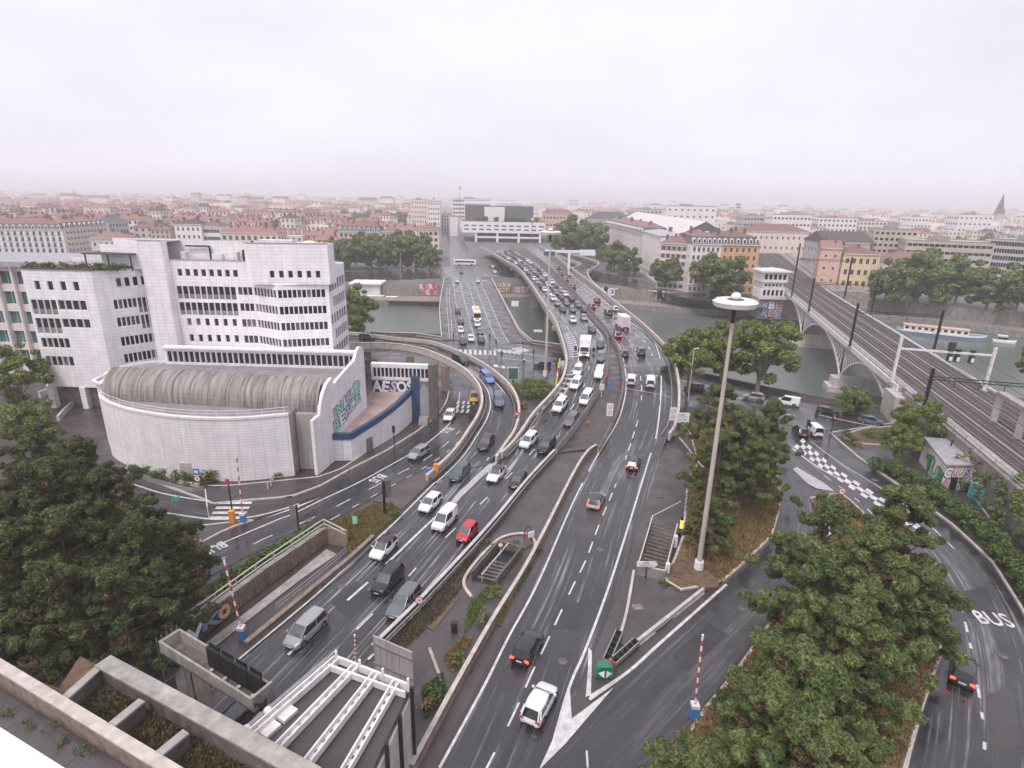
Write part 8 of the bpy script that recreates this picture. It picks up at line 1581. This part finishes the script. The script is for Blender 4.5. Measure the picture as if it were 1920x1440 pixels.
mb = MB(); mb.poly([P(*p) + V3(0, 0, .03) for p in ((802, 1215), (808, 1214), (834, 1285), (828, 1286))]); structure(mb, 'paving_seam', 'concrete')
p = P(852, 1185); mb = MB(); mb.box(p.x - .28, p.y - .2, 0, p.x + .28, p.y + .2, 1.0); mb.box(p.x - .33, p.y - .25, 1.0, p.x + .33, p.y + .25, 1.08); single(mb, 'junction_box', 'black_metal', 'black cabinet standing in the paved median', 'cabinet')
# ---- stair shelter with arrow sign
S = [P(1195, 1078), P(1245, 1090), P(1268, 1000), P(1222, 985)]; sh = thing('stair_shaft', (S[0].x, S[0].y, 0), 'open metal-sided stair shaft leading down beside the outbound carriageway', 'stairs')
mb = MB(); mb.poly([p + V3(0, 0, .13) for p in S]); part(mb, 'shaft', 'concrete_dark', sh)
for k in range(12): a, b = S[3].lerp(S[0], .08 + k * .066), S[2].lerp(S[1], .08 + k * .066); mb = MB(); mb.bar(a.lerp(b, .06) + V3(0, 0, .95 - k * .06), a.lerp(b, .94) + V3(0, 0, .95 - k * .06), .22, .08); part(mb, 'step', 'concrete_dark', sh)
for a, b in ((S[0], S[3]), (S[2], S[1]), (S[1], S[0])): part(solid(quadpts(a, b, .1), .1, 1.3), 'side_panel', 'galv', sh)
mb = MB(); [mb.bar(a + V3(0, 0, 1.35), b + V3(0, 0, 1.35), .1, .1) for a, b in ((S[0], S[3]), (S[1], S[2]), (S[0], S[1]))]; mb.bar(S[3] + V3(0, 0, 1.35), P(1275, 955) + V3(0, 0, 1.2), .08, .08); part(mb, 'handrail', 'rail_cream', sh, kind='stuff')
for u, v in ((1250, 1078), (1265, 1025)): p = P(u, v); mb = MB(); mb.box(p.x - .2, p.y - .2, 0, p.x + .2, p.y + .2, 1.5); single(mb, 'white_bollard', 'paint_white', 'white post beside the stair shaft, %s' % ('lower' if u == 1250 else 'upper'), 'post')
def sign_frame(x, y, z): return V3(x, y, z)
p = P(1210, 1085); ar = thing('direction_sign', (p.x, p.y, 0), 'white arrow-shaped direction sign on a black post before the stair shaft', 'sign'); mb = MB(); mb.cyl(p.x, p.y, 0, 2.4, .06); part(mb, 'post', 'black_metal', ar)
mb = MB(); o_ = [(-1.1, -.33), (.85, -.33), (1.2, 0), (.85, .33), (-1.1, .33)]; mb.add([(p.x + a, p.y - .1, 1.9 + b) for a, b in o_] + [(p.x + a, p.y - .05, 1.9 + b) for a, b in o_], [(0, 1, 2, 3, 4), (9, 8, 7, 6, 5)] + [(i, 5 + i, 5 + (i + 1) % 5, (i + 1) % 5) for i in range(5)]); part(mb, 'panel', 'sign_white', ar)
put_text('CITE', .34, 'g_black', ar, frame4((-.15, -.11, 2.02), (1, 0, 0), (0, 0, 1))); put_text('INTERNATIONALE', .17, 'g_black', ar, frame4((-.1, -.11, 1.72), (1, 0, 0), (0, 0, 1)))
p = P(1275, 1005); mb = MB(); mb.cyl(p.x, p.y, 0, .5, .25); mb.cyl(p.x, p.y, .5, 1.1, .16); bl = thing('beacon', (p.x, p.y, 0), 'amber flashing beacon on a dark post by the stair shaft', 'beacon'); part(mb, 'post', 'black_metal', bl); mb = MB(); mb.cyl(p.x, p.y, 1.12, 2.2, .16); part(mb, 'lamp', 'lamp_amber', bl); mb = MB(); mb.cyl(p.x, p.y, 2.2, 2.6, .14); part(mb, 'cap', 'black_metal', bl)
# ---- crash cushions with green arrow sign
cc = P(1132, 1268); cr = thing('nose_sign', (cc.x, cc.y, 0), 'round-topped green and white arrow sign at the nose of the slip road', 'sign')
mb = MB(); prf = []
for k in range(13): t = math.pi * k / 12; prf.append((.75 * math.cos(t), 1.0 + .45 * math.sin(t)))
prf += [(-.75, .1), (.75, .1)]; mb.add([(cc.x + a, cc.y - .3 - .25 * (1 - (a / .75) ** 2), b) for a, b in prf] + [(cc.x + a, cc.y + .3, b) for a, b in prf], [tuple(range(15))[::-1], tuple(range(15, 30))] + [(i, (i + 1) % 15, 15 + (i + 1) % 15, 15 + i) for i in range(15)]); part(mb, 'panel', 'sign_green', cr)
for s_ in (-1, 1): mb = MB(); mb.add([(cc.x + s_ * .08, cc.y - .58, .35), (cc.x + s_ * .08, cc.y - .58, 1.15), (cc.x + s_ * .6, cc.y - .44, .75)], [(0, 1, 2)]); part(mb, 'arrow', 'sign_white', cr)
for k, (a, b) in enumerate((((1136, 1250), (1160, 1195)), ((1148, 1252), (1192, 1212)))):
    a, b = P(*a), P(*b); d = (b - a).normalized(); n_ = V3(-d.y, d.x, 0); r = thing('crash_cushion', (a.x, a.y, 0), ('left', 'right')[k] + ' crash cushion of galvanised rails behind the green arrow sign', 'crash cushion')
    for s_ in (-.32, .32): mb = MB(); mb.bar(a + n_ * s_ + V3(0, 0, .55), b + n_ * s_ + V3(0, 0, .55), .08, .42); part(mb, 'side_rail', 'galv', r)
    for t in range(6): q = a.lerp(b, t / 5); mb = MB(); mb.bar(q - n_ * .32 + V3(0, 0, .4), q + n_ * .32 + V3(0, 0, .4), .12, .7); part(mb, 'diaphragm', 'plastic', r)
    mb = MB(); mb.bar(a - n_ * .36 - d * .1 + V3(0, 0, .5), a + n_ * .36 - d * .1 + V3(0, 0, .5), .1, .7); part(mb, 'nose_plate', 'sign_red', r)
p = P(1195, 1140); mb = MB(); mb.obox((p.x, p.y), (1, .1), .5, .4, .12, .15); mb.cyl(p.x, p.y, .15, .165, .3, .3, 14); single(mb, 'manhole_cover', 'concrete_brown', 'square manhole cover in the triangular paved area', 'manhole')
# ---- tall lamp masts
def mast(x, y, z, label, r=.32, hr=2.1, base=True, m='mast_paint'):
    o = thing('lamp_mast', (x, y, 0), label, 'lamp mast'); mb = MB(); mb.cyl(x, y, 0, z, r, r * .55, 12); part(mb, 'pole', m, o, 40)
    mb = MB(); mb.cyl(x, y, z, z + .45, hr * .93, hr, 12); mb.cyl(x, y, z + .45, z + .65, hr, hr * .88, 12); part(mb, 'lamp_ring', 'lamp_white', o); mb = MB(); mb.cyl(x, y, z + .655, z + .68, hr * .38, hr * .38, 12); part(mb, 'ring_well', 'black_metal', o); mb = MB(); mb.sphere((x, y, z + .9), .5, .5, .45); part(mb, 'cap', 'lamp_white', o, 40)
    mb = MB(); mb.cyl(x, y, z - 1.6, z, r * .75, r * .7, 10); part(mb, 'hoist_collar', 'black_metal', o)
    if base: mb = MB(); mb.cyl(x, y, 0, 1.3, .55, .5, 8); part(mb, 'base_sleeve', 'paint_white', o)
mast(21.0, 54.4, 29.5, 'tall tapering lamp mast with a white disc head on the pine island', .29); mast(7.6, 126.4, 31.6, 'tall lamp mast with white disc head at the viaduct junction', .32, 2.3)
xm, zm_ = XZ(998, 415, 250); mast(xm, 250, zm_, 'thin distant mast left of the viaduct jam', .2, .3, False, 'galv'); xm, zm_ = XZ(984, 398, 300); 
for k, (u, v, h_, lab) in enumerate(((1290, 752, 11, 'street lamp column between the viaduct and the near plane tree'), (1218, 500, 12, 'white street lamp on the far bank right of the off-ramp'), (752, 520, 11, 'street lamp on the far quay under the plane trees'))):
    p = P(u, v); o = thing('street_lamp', (p.x, p.y, 0), lab, 'street lamp'); mb = MB(); mb.cyl(p.x, p.y, 0, h_, .14, .08, 8); part(mb, 'pole', 'mast_paint', o); mb = MB(); mb.bar((p.x, p.y, h_), (p.x + .9, p.y, h_ + .15), .22, .12); part(mb, 'lamp_head', 'lamp_white', o)
# ---- red and white barrier arms
def arm(u, v, ut, vt, label, m_='blue', foot=True):
    b = P(u, v); d = ray(ut, vt); best = None
    x, z = XZ(ut, vt, b.y); o = thing('barrier_arm', (b.x, b.y, 0), label, 'barrier'); top = V3(x, b.y, z); a = V3(b.x, b.y, 1.0); n_ = 14
    for k in range(n_): mb = MB(); mb.tube(a.lerp(top, k / n_), a.lerp(top, (k + 1) / n_), .085, .085, 6); part(mb, 'stripe', 'sign_white' if k % 2 else 'sign_red', o)
    if foot: mb = MB(); mb.box(b.x - .28, b.y - .28, 0, b.x + .28, b.y + .28, 1.1); part(mb, 'housing', m_, o); mb = MB(); mb.box(b.x - .3, b.y - .3, 1.1, b.x + .3, b.y + .3, 1.4); part(mb, 'housing_top', 'white_metal', o)
arm(455, 1198, 420, 1050, 'raised red and white barrier arm beside the ribbed retaining wall'); arm(1300, 1345, 1318, 1190, 'raised red and white barrier arm at the slip road on the right'); arm(457, 980, 443, 850, 'raised red and white barrier arm with blue housing at the zebra crossing'); arm(668, 1262, 665, 1190, 'red and white barrier arm behind the canopy front', foot=False)
for u, v, m_, h_, lab in ((437, 982, 'orange', 1.7, 'orange cabinet beside the zebra crossing'), (818, 890, 'orange', 1.6, 'orange cabinet at the foot of the slip ramp'), (804, 893, 'blue', 1.2, 'blue and white barrier motor at the foot of the slip ramp')):
    p = P(u, v); mb = MB(); mb.box(p.x - .3, p.y - .25, 0, p.x + .3, p.y + .25, h_); mb.box(p.x - .34, p.y - .29, h_, p.x + .34, p.y + .29, h_ + .12); single(mb, 'control_cabinet', m_, lab, 'cabinet')
p = P(437, 968); mb = MB(); mb.cyl(p.x, p.y, 0, 5.0, .09); o = thing('signal_post', (p.x, p.y, 0), 'black signal post with small red lamp at the zebra crossing', 'signal'); part(mb, 'post', 'black_metal', o); mb = MB(); mb.box(p.x - .2, p.y - .25, 4.6, p.x + .2, p.y, 5.3); part(mb, 'lamp', 'sign_red', o)
p0, p1 = P(392, 972), P(388, 938); gp = thing('gate_frame', (p0.x, p0.y, 0), 'thin white height gauge frame across the access road', 'gate'); mb = MB(); mb.cyl(p0.x, p0.y, 0, 1.6, .06); mb.cyl(p1.x, p1.y, 0, 1.6, .06); mb.bar(p0 + V3(0, 0, 1.6), p1 + V3(0, 0, 1.6), .1, .1); part(mb, 'frame', 'white_metal', gp)
for u, v in ((503, 918), (509, 912), (512, 905)): p = P(u, v); mb = MB(); mb.cyl(p.x, p.y, .1, 1.1, .12, .1, 8); single(mb, 'short_bollard', 'coping_tan', 'short pale bollard on the pavement, %s of three' % {503: 'nearest', 509: 'middle', 512: 'farthest'}[u], 'bollard')
# ---- traffic signs
def roundel(u, v, num, label, z=2.2, r_=.45, zb=0.0, base=None, back=False):
    p = base or P(u, v, zb); o = thing('speed_sign', (p.x, p.y, p.z), label, 'sign'); mb = MB(); mb.cyl(p.x, p.y, p.z, p.z + z + r_, .05); part(mb, 'post', 'galv', o)
    mb = MB(); mb.tube((p.x, p.y - .1, p.z + z), (p.x, p.y - .06, p.z + z), r_, r_, 20); part(mb, 'rim', 'sign_red', o); mb = MB(); mb.tube((p.x, p.y - .115, p.z + z), (p.x, p.y - .101, p.z + z), r_ * .76, r_ * .76, 20); part(mb, 'face', 'sign_white', o)
    if num: put_text(num, r_ * .85, 'g_black', o, frame4((0, -.12, z), (1, 0, 0), (0, 0, 1)))
    return o, p
roundel(787, 1150, '70', 'round red-rimmed speed sign on the median wall beside the grey estate', 1.6, .42); roundel(1573, 945, '50', 'round red-rimmed speed sign at the tip of the right island', 2.0, .5)
o, p = roundel(374, 918, '30', 'red-rimmed speed sign under a blue board at the curved wall', 1.7, .45); mb = MB(); mb.box(p.x - .42, p.y - .1, 2.3, p.x + .42, p.y - .05, 3.2); part(mb, 'blue_board', 'sign_blue', o); mb = MB(); mb.box(p.x - .25, p.y - .115, 2.55, p.x + .25, p.y - .102, 2.95); part(mb, 'symbol', 'sign_white', o)
for u, v, zz, lab in ((1141, 800, 1.6, 'double speed limit board in the viaduct median'), (1258, 808, 1.6, 'double speed limit board at the right viaduct parapet')):
    p = P(u, v, zz); o = thing('speed_board', (p.x, p.y, zz), lab, 'sign'); mb = MB(); mb.cyl(p.x, p.y, zz, zz + 4.4, .07); part(mb, 'post', 'galv', o); mb = MB(); mb.box(p.x - .55, p.y - .12, zz + 2.0, p.x + .55, p.y - .07, zz + 4.3); part(mb, 'board', 'sign_white', o)
    for k, zc in enumerate((2.7, 3.7)):
        mb = MB(); mb.tube((p.x, p.y - .14, zz + zc), (p.x, p.y - .122, zz + zc), .45, .45, 18); part(mb, 'face', 'sign_white', o); mb = MB(); mb.tube((p.x, p.y - .16, zz + zc), (p.x, p.y - .142, zz + zc), .36, .36, 18); part(mb, 'red_ring', 'sign_red', o); mb = MB(); mb.tube((p.x, p.y - .18, zz + zc), (p.x, p.y - .162, zz + zc), .27, .27, 18); part(mb, 'disc', 'sign_white', o); put_text('70', .28, 'g_black', o, frame4((0, -.19, zc), (1, 0, 0), (0, 0, 1)))
p = P(1275, 810, .0); o = thing('direction_board', (p.x, p.y, 0), 'white direction board on posts at the right end of the viaduct parapet', 'sign'); mb = MB(); [mb.cyl(p.x + s_, p.y, 0, 3.6, .07) for s_ in (-.8, .8)]; part(mb, 'posts', 'galv', o, kind='stuff'); mb = MB(); mb.box(p.x - 1.3, p.y - .12, 1.8, p.x + 1.3, p.y - .07, 3.7); part(mb, 'board', 'sign_white', o); mb = MB(); mb.box(p.x - 1.1, p.y - .135, 2.85, p.x + 1.1, p.y - .122, 2.92); part(mb, 'divider', 'g_black', o); put_text('LYON', .42, 'g_black', o, frame4((-.15, -.13, 3.25), (1, 0, 0), (0, 0, 1))); put_text('LA MULATIERE', .26, 'g_black', o, frame4((0, -.13, 2.4), (1, 0, 0), (0, 0, 1)))
# black-backed board sign on the verge, red no-entry on the ramp, screens and boxes along the viaduct
p = P(722, 968); o = thing('verge_sign', (p.x, p.y, 0), 'tall dark post with a grey panel on the grass verge', 'sign'); mb = MB(); mb.box(p.x - .14, p.y - .14, 0, p.x + .14, p.y + .14, 5.0); part(mb, 'post', 'black_metal', o); mb = MB(); mb.box(p.x - .1, p.y + .15, 2.6, p.x + .9, p.y + .2, 5.0); part(mb, 'panel', 'glass_grey', o)
p = P(562, 1008); o = thing('verge_sign', (p.x, p.y, 0), 'dark post with see-through panel by the bus road dashes', 'sign'); mb = MB(); mb.box(p.x - .08, p.y - .08, 0, p.x + .08, p.y + .08, 4.4); part(mb, 'post', 'black_metal', o); mb = MB(); mb.box(p.x - .9, p.y + .1, 2.6, p.x - .1, p.y + .15, 4.2); part(mb, 'panel', 'galv', o)
p = P(667, 995); mb = MB(); mb.cyl(p.x, p.y, .2, 1.2, .05); o = thing('marker_sign', (p.x, p.y, 0), 'small turquoise marker board on the verge', 'sign'); part(mb, 'post', 'galv', o); mb = MB(); mb.box(p.x - .3, p.y - .08, 1.0, p.x + .3, p.y - .03, 2.0); part(mb, 'board', 'g_mint', o)
p = P(335, 965); mb = MB(); mb.cyl(p.x, p.y, 0, 2.0, .06); o = thing('marker_sign', (p.x, p.y, 0), 'turquoise arrow board beside the access road before the pines', 'sign'); part(mb, 'post', 'galv', o); mb = MB(); mb.add([(p.x - .7, p.y - .1, 1.9), (p.x + .5, p.y - .1, 2.2), (p.x + .6, p.y - .1, 2.9), (p.x + .2, p.y - .1, 2.5), (p.x - .3, p.y - .1, 2.8)], [(0, 1, 2, 3, 4)]); part(mb, 'board', 'g_cyan', o)
p = P(969, 795, 1.6); o = thing('no_entry_sign', (p.x, p.y, 1.6), 'red no-entry disc at the outer parapet of the slip ramp', 'sign'); mb = MB(); mb.cyl(p.x, p.y, 1.4, 3.6, .06); part(mb, 'post', 'black_metal', o); mb = MB(); mb.tube((p.x, p.y - .1, 3.5), (p.x, p.y - .05, 3.5), .5, .5, 18); part(mb, 'disc', 'sign_red', o); mb = MB(); mb.box(p.x - .35, p.y - .12, 3.42, p.x + .35, p.y - .101, 3.58); part(mb, 'bar', 'sign_white', o)
for k, (u, v, z, m_, sz, lab) in enumerate(((1054, 690, 5.2, 'w_pale', .7, 'white box on the left viaduct parapet'), (1047, 700, 5.0, 'sign_red', .5, 'red and white sign behind the left viaduct parapet'), (1128, 735, 4.6, 'w_pale', .7, 'white cabinet on the median barrier'), (1079, 659, 5.6, 'pylon_black', .5, 'black signal box left of the white lorry'), (1113, 662, 5.6, 'pylon_black', .5, 'black signal box right of the white lorry'), (1137, 711, 4.8, 'sign_red', .45, 'red panel on the median barrier by the white off-roader'), (1142, 728, 4.4, 'blue', .5, 'blue and white cabinet in the median gap'))):
    p = P(u, v, z); mb = MB(); mb.box(p.x - sz * .6, p.y - .15, z + .4, p.x + sz * .6, p.y + .15, z + .4 + sz * 1.6); mb.box(p.x - .06, p.y - .06, z - 1.0, p.x + .06, p.y + .06, z + .4); single(mb, 'roadside_box', m_, lab, 'cabinet')
p = P(1040, 735, 1.0); o = thing('lime_arm', (p.x, p.y, 0), 'lime green and white slanting barrier arm beside the planted mound', 'barrier'); a = P(1040, 742, .8); b = P(1050, 672, 5.4)
for k in range(4): mb = MB(); mb.tube(a.lerp(b, k / 4), a.lerp(b, (k + 1) / 4), .2, .16, 6); part(mb, 'stripe', ('blue', 'lime', 'paint_white', 'lime')[k], o)
# advertising screen, junction signals, lamps
p = P(962, 716); o = thing('advertising_screen', (p.x, p.y, 0), 'dark teal advertising screen with pale frame at the junction', 'screen'); mb = MB(); mb.box(p.x - 1.2, p.y - .15, .5, p.x + 1.2, p.y + .15, 3.4); part(mb, 'frame', 'w_pale', o); mb = MB(); mb.box(p.x - 1.05, p.y - .18, .7, p.x + 1.05, p.y - .155, 3.2); part(mb, 'screen', 'glass_green', o); mb = MB(); mb.box(p.x - .2, p.y - .1, 0, p.x + .2, p.y + .1, .5); part(mb, 'foot', 'black_metal', o)
for k, (u, v, h_) in enumerate(((850, 648, 3.2), (930, 662, 3.6), (940, 690, 4.2), (980, 676, 5.2), (1000, 680, 3.4), (982, 702, 3.8), (1510, 822, 3.4), (1556, 822, 4.0), (740, 845, 4.2), (785, 790, 3.2), (918, 674, 6.5))):
    p = P(u, v); o = thing('traffic_signal', (p.x, p.y, 0), 'black traffic signal post %s' % ('at the left corner of the bridge', 'by the right end of the zebra crossing', 'in front of the ramp bend', 'on the right pavement of the bridge', 'before the viaduct pier', 'above the planted mound', 'before the white van at the quay junction', 'with red lamp at the quay junction bed', 'against the curved terrace wall', 'by the terrace steps', 'tallest on the junction island')[k], 'traffic signal'); mb = MB(); mb.cyl(p.x, p.y, 0, h_, .07); part(mb, 'post', 'black_metal', o); mb = MB(); mb.box(p.x - .2, p.y - .25, h_ - 1.0, p.x + .2, p.y + .1, h_ + .1); part(mb, 'head', 'plastic', o); mb = MB(); mb.tube((p.x, p.y - .27, h_ - .1), (p.x, p.y - .25, h_ - .1), .12, .12, 10); part(mb, 'lamp', 'lamp_red' if k in (7, 3) else 'lamp_green' if k == 5 else 'plastic', o)
# gantry sign over the off-ramp
p = XZ(1066, 505, 288); o = thing('road_gantry', (p[0], 288, 0), 'white T-shaped sign gantry over the off-ramp on the far bank', 'gantry'); mb = MB(); mb.box(p[0] - .6, 287.6, 0, p[0] + .6, 288.4, 13.5); part(mb, 'mast', 'paint_white', o); mb = MB(); mb.box(p[0] - 12, 287.5, 13.5, p[0] + 12, 288.5, 14.7); part(mb, 'arm', 'paint_white', o); mb = MB(); mb.box(p[0] + 5, 287.2, 12.4, p[0] + 12.5, 287.5, 15.2); part(mb, 'sign_panel', 'paint_white', o); mb = MB(); mb.box(p[0] - 12.5, 287.2, 12.0, p[0] - 7, 287.5, 14.0); part(mb, 'sign_panel', 'glass_green', o)
for k in range(5): q = P(560 + k * 100, 650); 
# boards over the river
for u, v, h_, lab in ((965, 598, 4.5, 'white square board on the right bridge railing'), (1008, 642, 3.2, 'small white board before the viaduct pier')):
    p = P(u, v, 0); mb = MB(); mb.cyl(p.x, p.y, 0, h_, .07); o = thing('board', (p.x, p.y, 0), lab, 'sign'); part(mb, 'post', 'galv', o); mb = MB(); mb.box(p.x - 1.2, p.y - .1, h_ - .2, p.x + 1.2, p.y, h_ + (1.6 if u == 965 else .5)); part(mb, 'board', 'sign_white', o)
# ---- roadworks equipment in the median
p = P(1112, 800, .8); rwk = thing('worker', (p.x - .9, p.y, .0), 'road worker in orange leaning over equipment in the median', 'person')
def person(r, x, y, z, top, legs, bend=0.0, h=1.75):
    mb = MB(); S_ = [((0, -.09), 0.0, .075), ((0, -.09), .45, .07), ((0, -.08), .85, .09)]
    for s_ in (-1, 1):
        mb.tube((x + s_ * .1, y, z), (x + s_ * .1, y, z + .46), .065, .07, 8); mb.tube((x + s_ * .1, y, z + .46), (x + s_ * .08, y, z + .9), .07, .1, 8); mb.box(x + s_ * .1 - .06, y - .18, z, x + s_ * .1 + .06, y + .1, z + .09)
    lpart(mb, 'trousers', legs, r, 50)
    mb = MB(); b = V3(0, -math.sin(bend), math.cos(bend)); o_ = V3(x, y, z + .88); sh_ = o_ + b * .55
    prev = None; secs = []
    for t, wx, wy in ((0, .17, .11), (.2, .18, .12), (.45, .22, .12), (.58, .19, .1), (.63, .07, .07)):
        c_ = o_ + b * t; secs.append([c_ + V3(wx * math.cos(a_), 0, 0) + V3(0, wy * math.sin(a_) * math.cos(bend), wy * math.sin(a_) * math.sin(bend)) for a_ in [k * math.pi / 4 for k in range(8)]])
    tb = loft(secs); mb.add(tb.v, tb.f)
    for s_ in (-1, 1): e_ = sh_ + V3(s_ * .26, -.05, -.3); mb.tube(sh_ + V3(s_ * .2, 0, -.02), e_, .06, .05, 8); mb.tube(e_, e_ + V3(-s_ * .03, -.15, -.22), .05, .04, 8)
    lpart(mb, 'jacket', top, r, 50)
    mb = MB(); hd = sh_ + b * .25 + V3(0, -.02, 0); mb.sphere(hd, .085, .1, .12); mb.tube(sh_ + b * .05, hd, .05, .05, 8); lpart(mb, 'head', 'skin', r, 60); mb = MB(); mb.sphere(hd + V3(0, .02, .03), .095, .105, .11); lpart(mb, 'hair', 'hair', r, 60)
    for s_ in (-1, 1):
        e_ = sh_ + V3(s_ * .23, -.2, -.54); mb = MB(); mb.sphere(e_, .035, .025, .05, 6, 4); [mb.tube(e_ + V3((k - 1.5) * .016, 0, -.03), e_ + V3((k - 1.5) * .02, -.015, -.1), .009, .007, 5) for k in range(4)]; mb.tube(e_ + V3(-s_ * .03, 0, 0), e_ + V3(-s_ * .06, -.02, -.05), .01, .008, 5); lpart(mb, 'hand', 'skin', r)
person(rwk, 0, 0, .5, 'cloth_orange', 'cloth_dark', .5)
for u, v, c_, lab in ((818, 748, 'cloth_red', 'pedestrian in a red jacket on the pavement behind the terrace wing'), (1026, 702, 'cloth_red', 'pedestrian in red at the foot of the viaduct mast'), (1419, 748, 'cloth_orange', 'person in orange by the river wall near the white van')):
    p = P(u, v); r = thing('person', (p.x, p.y, .14), lab, 'person'); person(r, 0, 0, 0, c_, 'cloth_dark')
for k, (u, v, m_) in enumerate(((1100, 803, 'sign_red'), (1118, 808, 'orange'), (1110, 812, 'orange'))): p = P(u, v); mb = MB(); mb.box(p.x - .25, p.y - .25, .02, p.x + .25, p.y + .25, .07); mb.tube((p.x, p.y, .07), (p.x, p.y, .75), .17, .04, 10); single(mb, 'traffic_cone', m_, '%s traffic cone at the median roadworks' % ('red', 'upper orange', 'lower orange')[k], 'cone')
p = P(1112, 792, .3); mb = MB(); mb.box(p.x - .5, p.y - .3, 0, p.x + .5, p.y + .3, .9); mb.box(p.x - .3, p.y - .2, .9, p.x + .2, p.y + .2, 1.4); single(mb, 'work_machine', 'c_yellow', 'yellow work machine beside the road worker', 'machine')
p = P(990, 1012); o = thing('signal_trolley', (p.x, p.y, 0), 'folded signal trolley with red lamp and cables beside the median stairwell', 'trolley'); mb = MB(); pts = [V3(p.x - .45 + .9 * k / 8, p.y, 1.0 + .9 * math.sin(math.pi * k / 8)) for k in range(9)]; [mb.tube(a, b, .05, .05, 6) for a, b in zip(pts, pts[1:])]; mb.tube((p.x - .45, p.y, 0), (p.x - .45, p.y, 1), .05, .05, 6); mb.tube((p.x + .45, p.y, 0), (p.x + .45, p.y, 1), .05, .05, 6); part(mb, 'frame', 'black_metal', o); mb = MB(); mb.box(p.x - .35, p.y - .3, .3, p.x + .1, p.y - .05, 1.0); part(mb, 'red_box', 'sign_red', o); mb = MB(); mb.obox((p.x + .35, p.y - .3), (.8, .5), .4, .06, .6, 1.3); part(mb, 'panel', 'paint_white', o)
p = P(943, 1075); roundel(0, 0, '', 'small red and white round sign in the stairwell corner', 1.9, .3, base=P(938, 1048))
# bent pole seams, kerb between the carriageways
for k, (pts, lab) in enumerate((([(1285, 1350), (1262, 1375), (1240, 1400)], 'slanting low kerb at the barrier arm island'),)): pass
p = P(1300, 1350); mb = MB(); mb.prism([tuple(P(*q)[:2]) for q in ((1250, 1398), (1292, 1352), (1315, 1330), (1330, 1345), (1290, 1400), (1262, 1440), (1225, 1440))], 0, .13); structure(mb, 'pavement', 'pavement')
# ================================================================== haze
mb = MB(); mb.box(-7200, -420, -10.5, 7200, 7600, 95); hz = single(mb, 'haze', 'concrete', kind='stuff')
hm = bpy.data.materials.new('haze'); hm.use_nodes = True; hn = hm.node_tree.nodes; hn.clear()
ho = hn.new('ShaderNodeOutputMaterial'); pv = hn.new('ShaderNodeVolumePrincipled'); pv.inputs['Color'].default_value = (0.995, 0.975, 0.995, 1); pv.inputs['Density'].default_value = 0.00042; pv.inputs['Anisotropy'].default_value = 0.2
hm.node_tree.links.new(pv.outputs[0], ho.inputs['Volume']); hz.data.materials.clear(); hz.data.materials.append(hm); hz.display_type = 'WIRE'
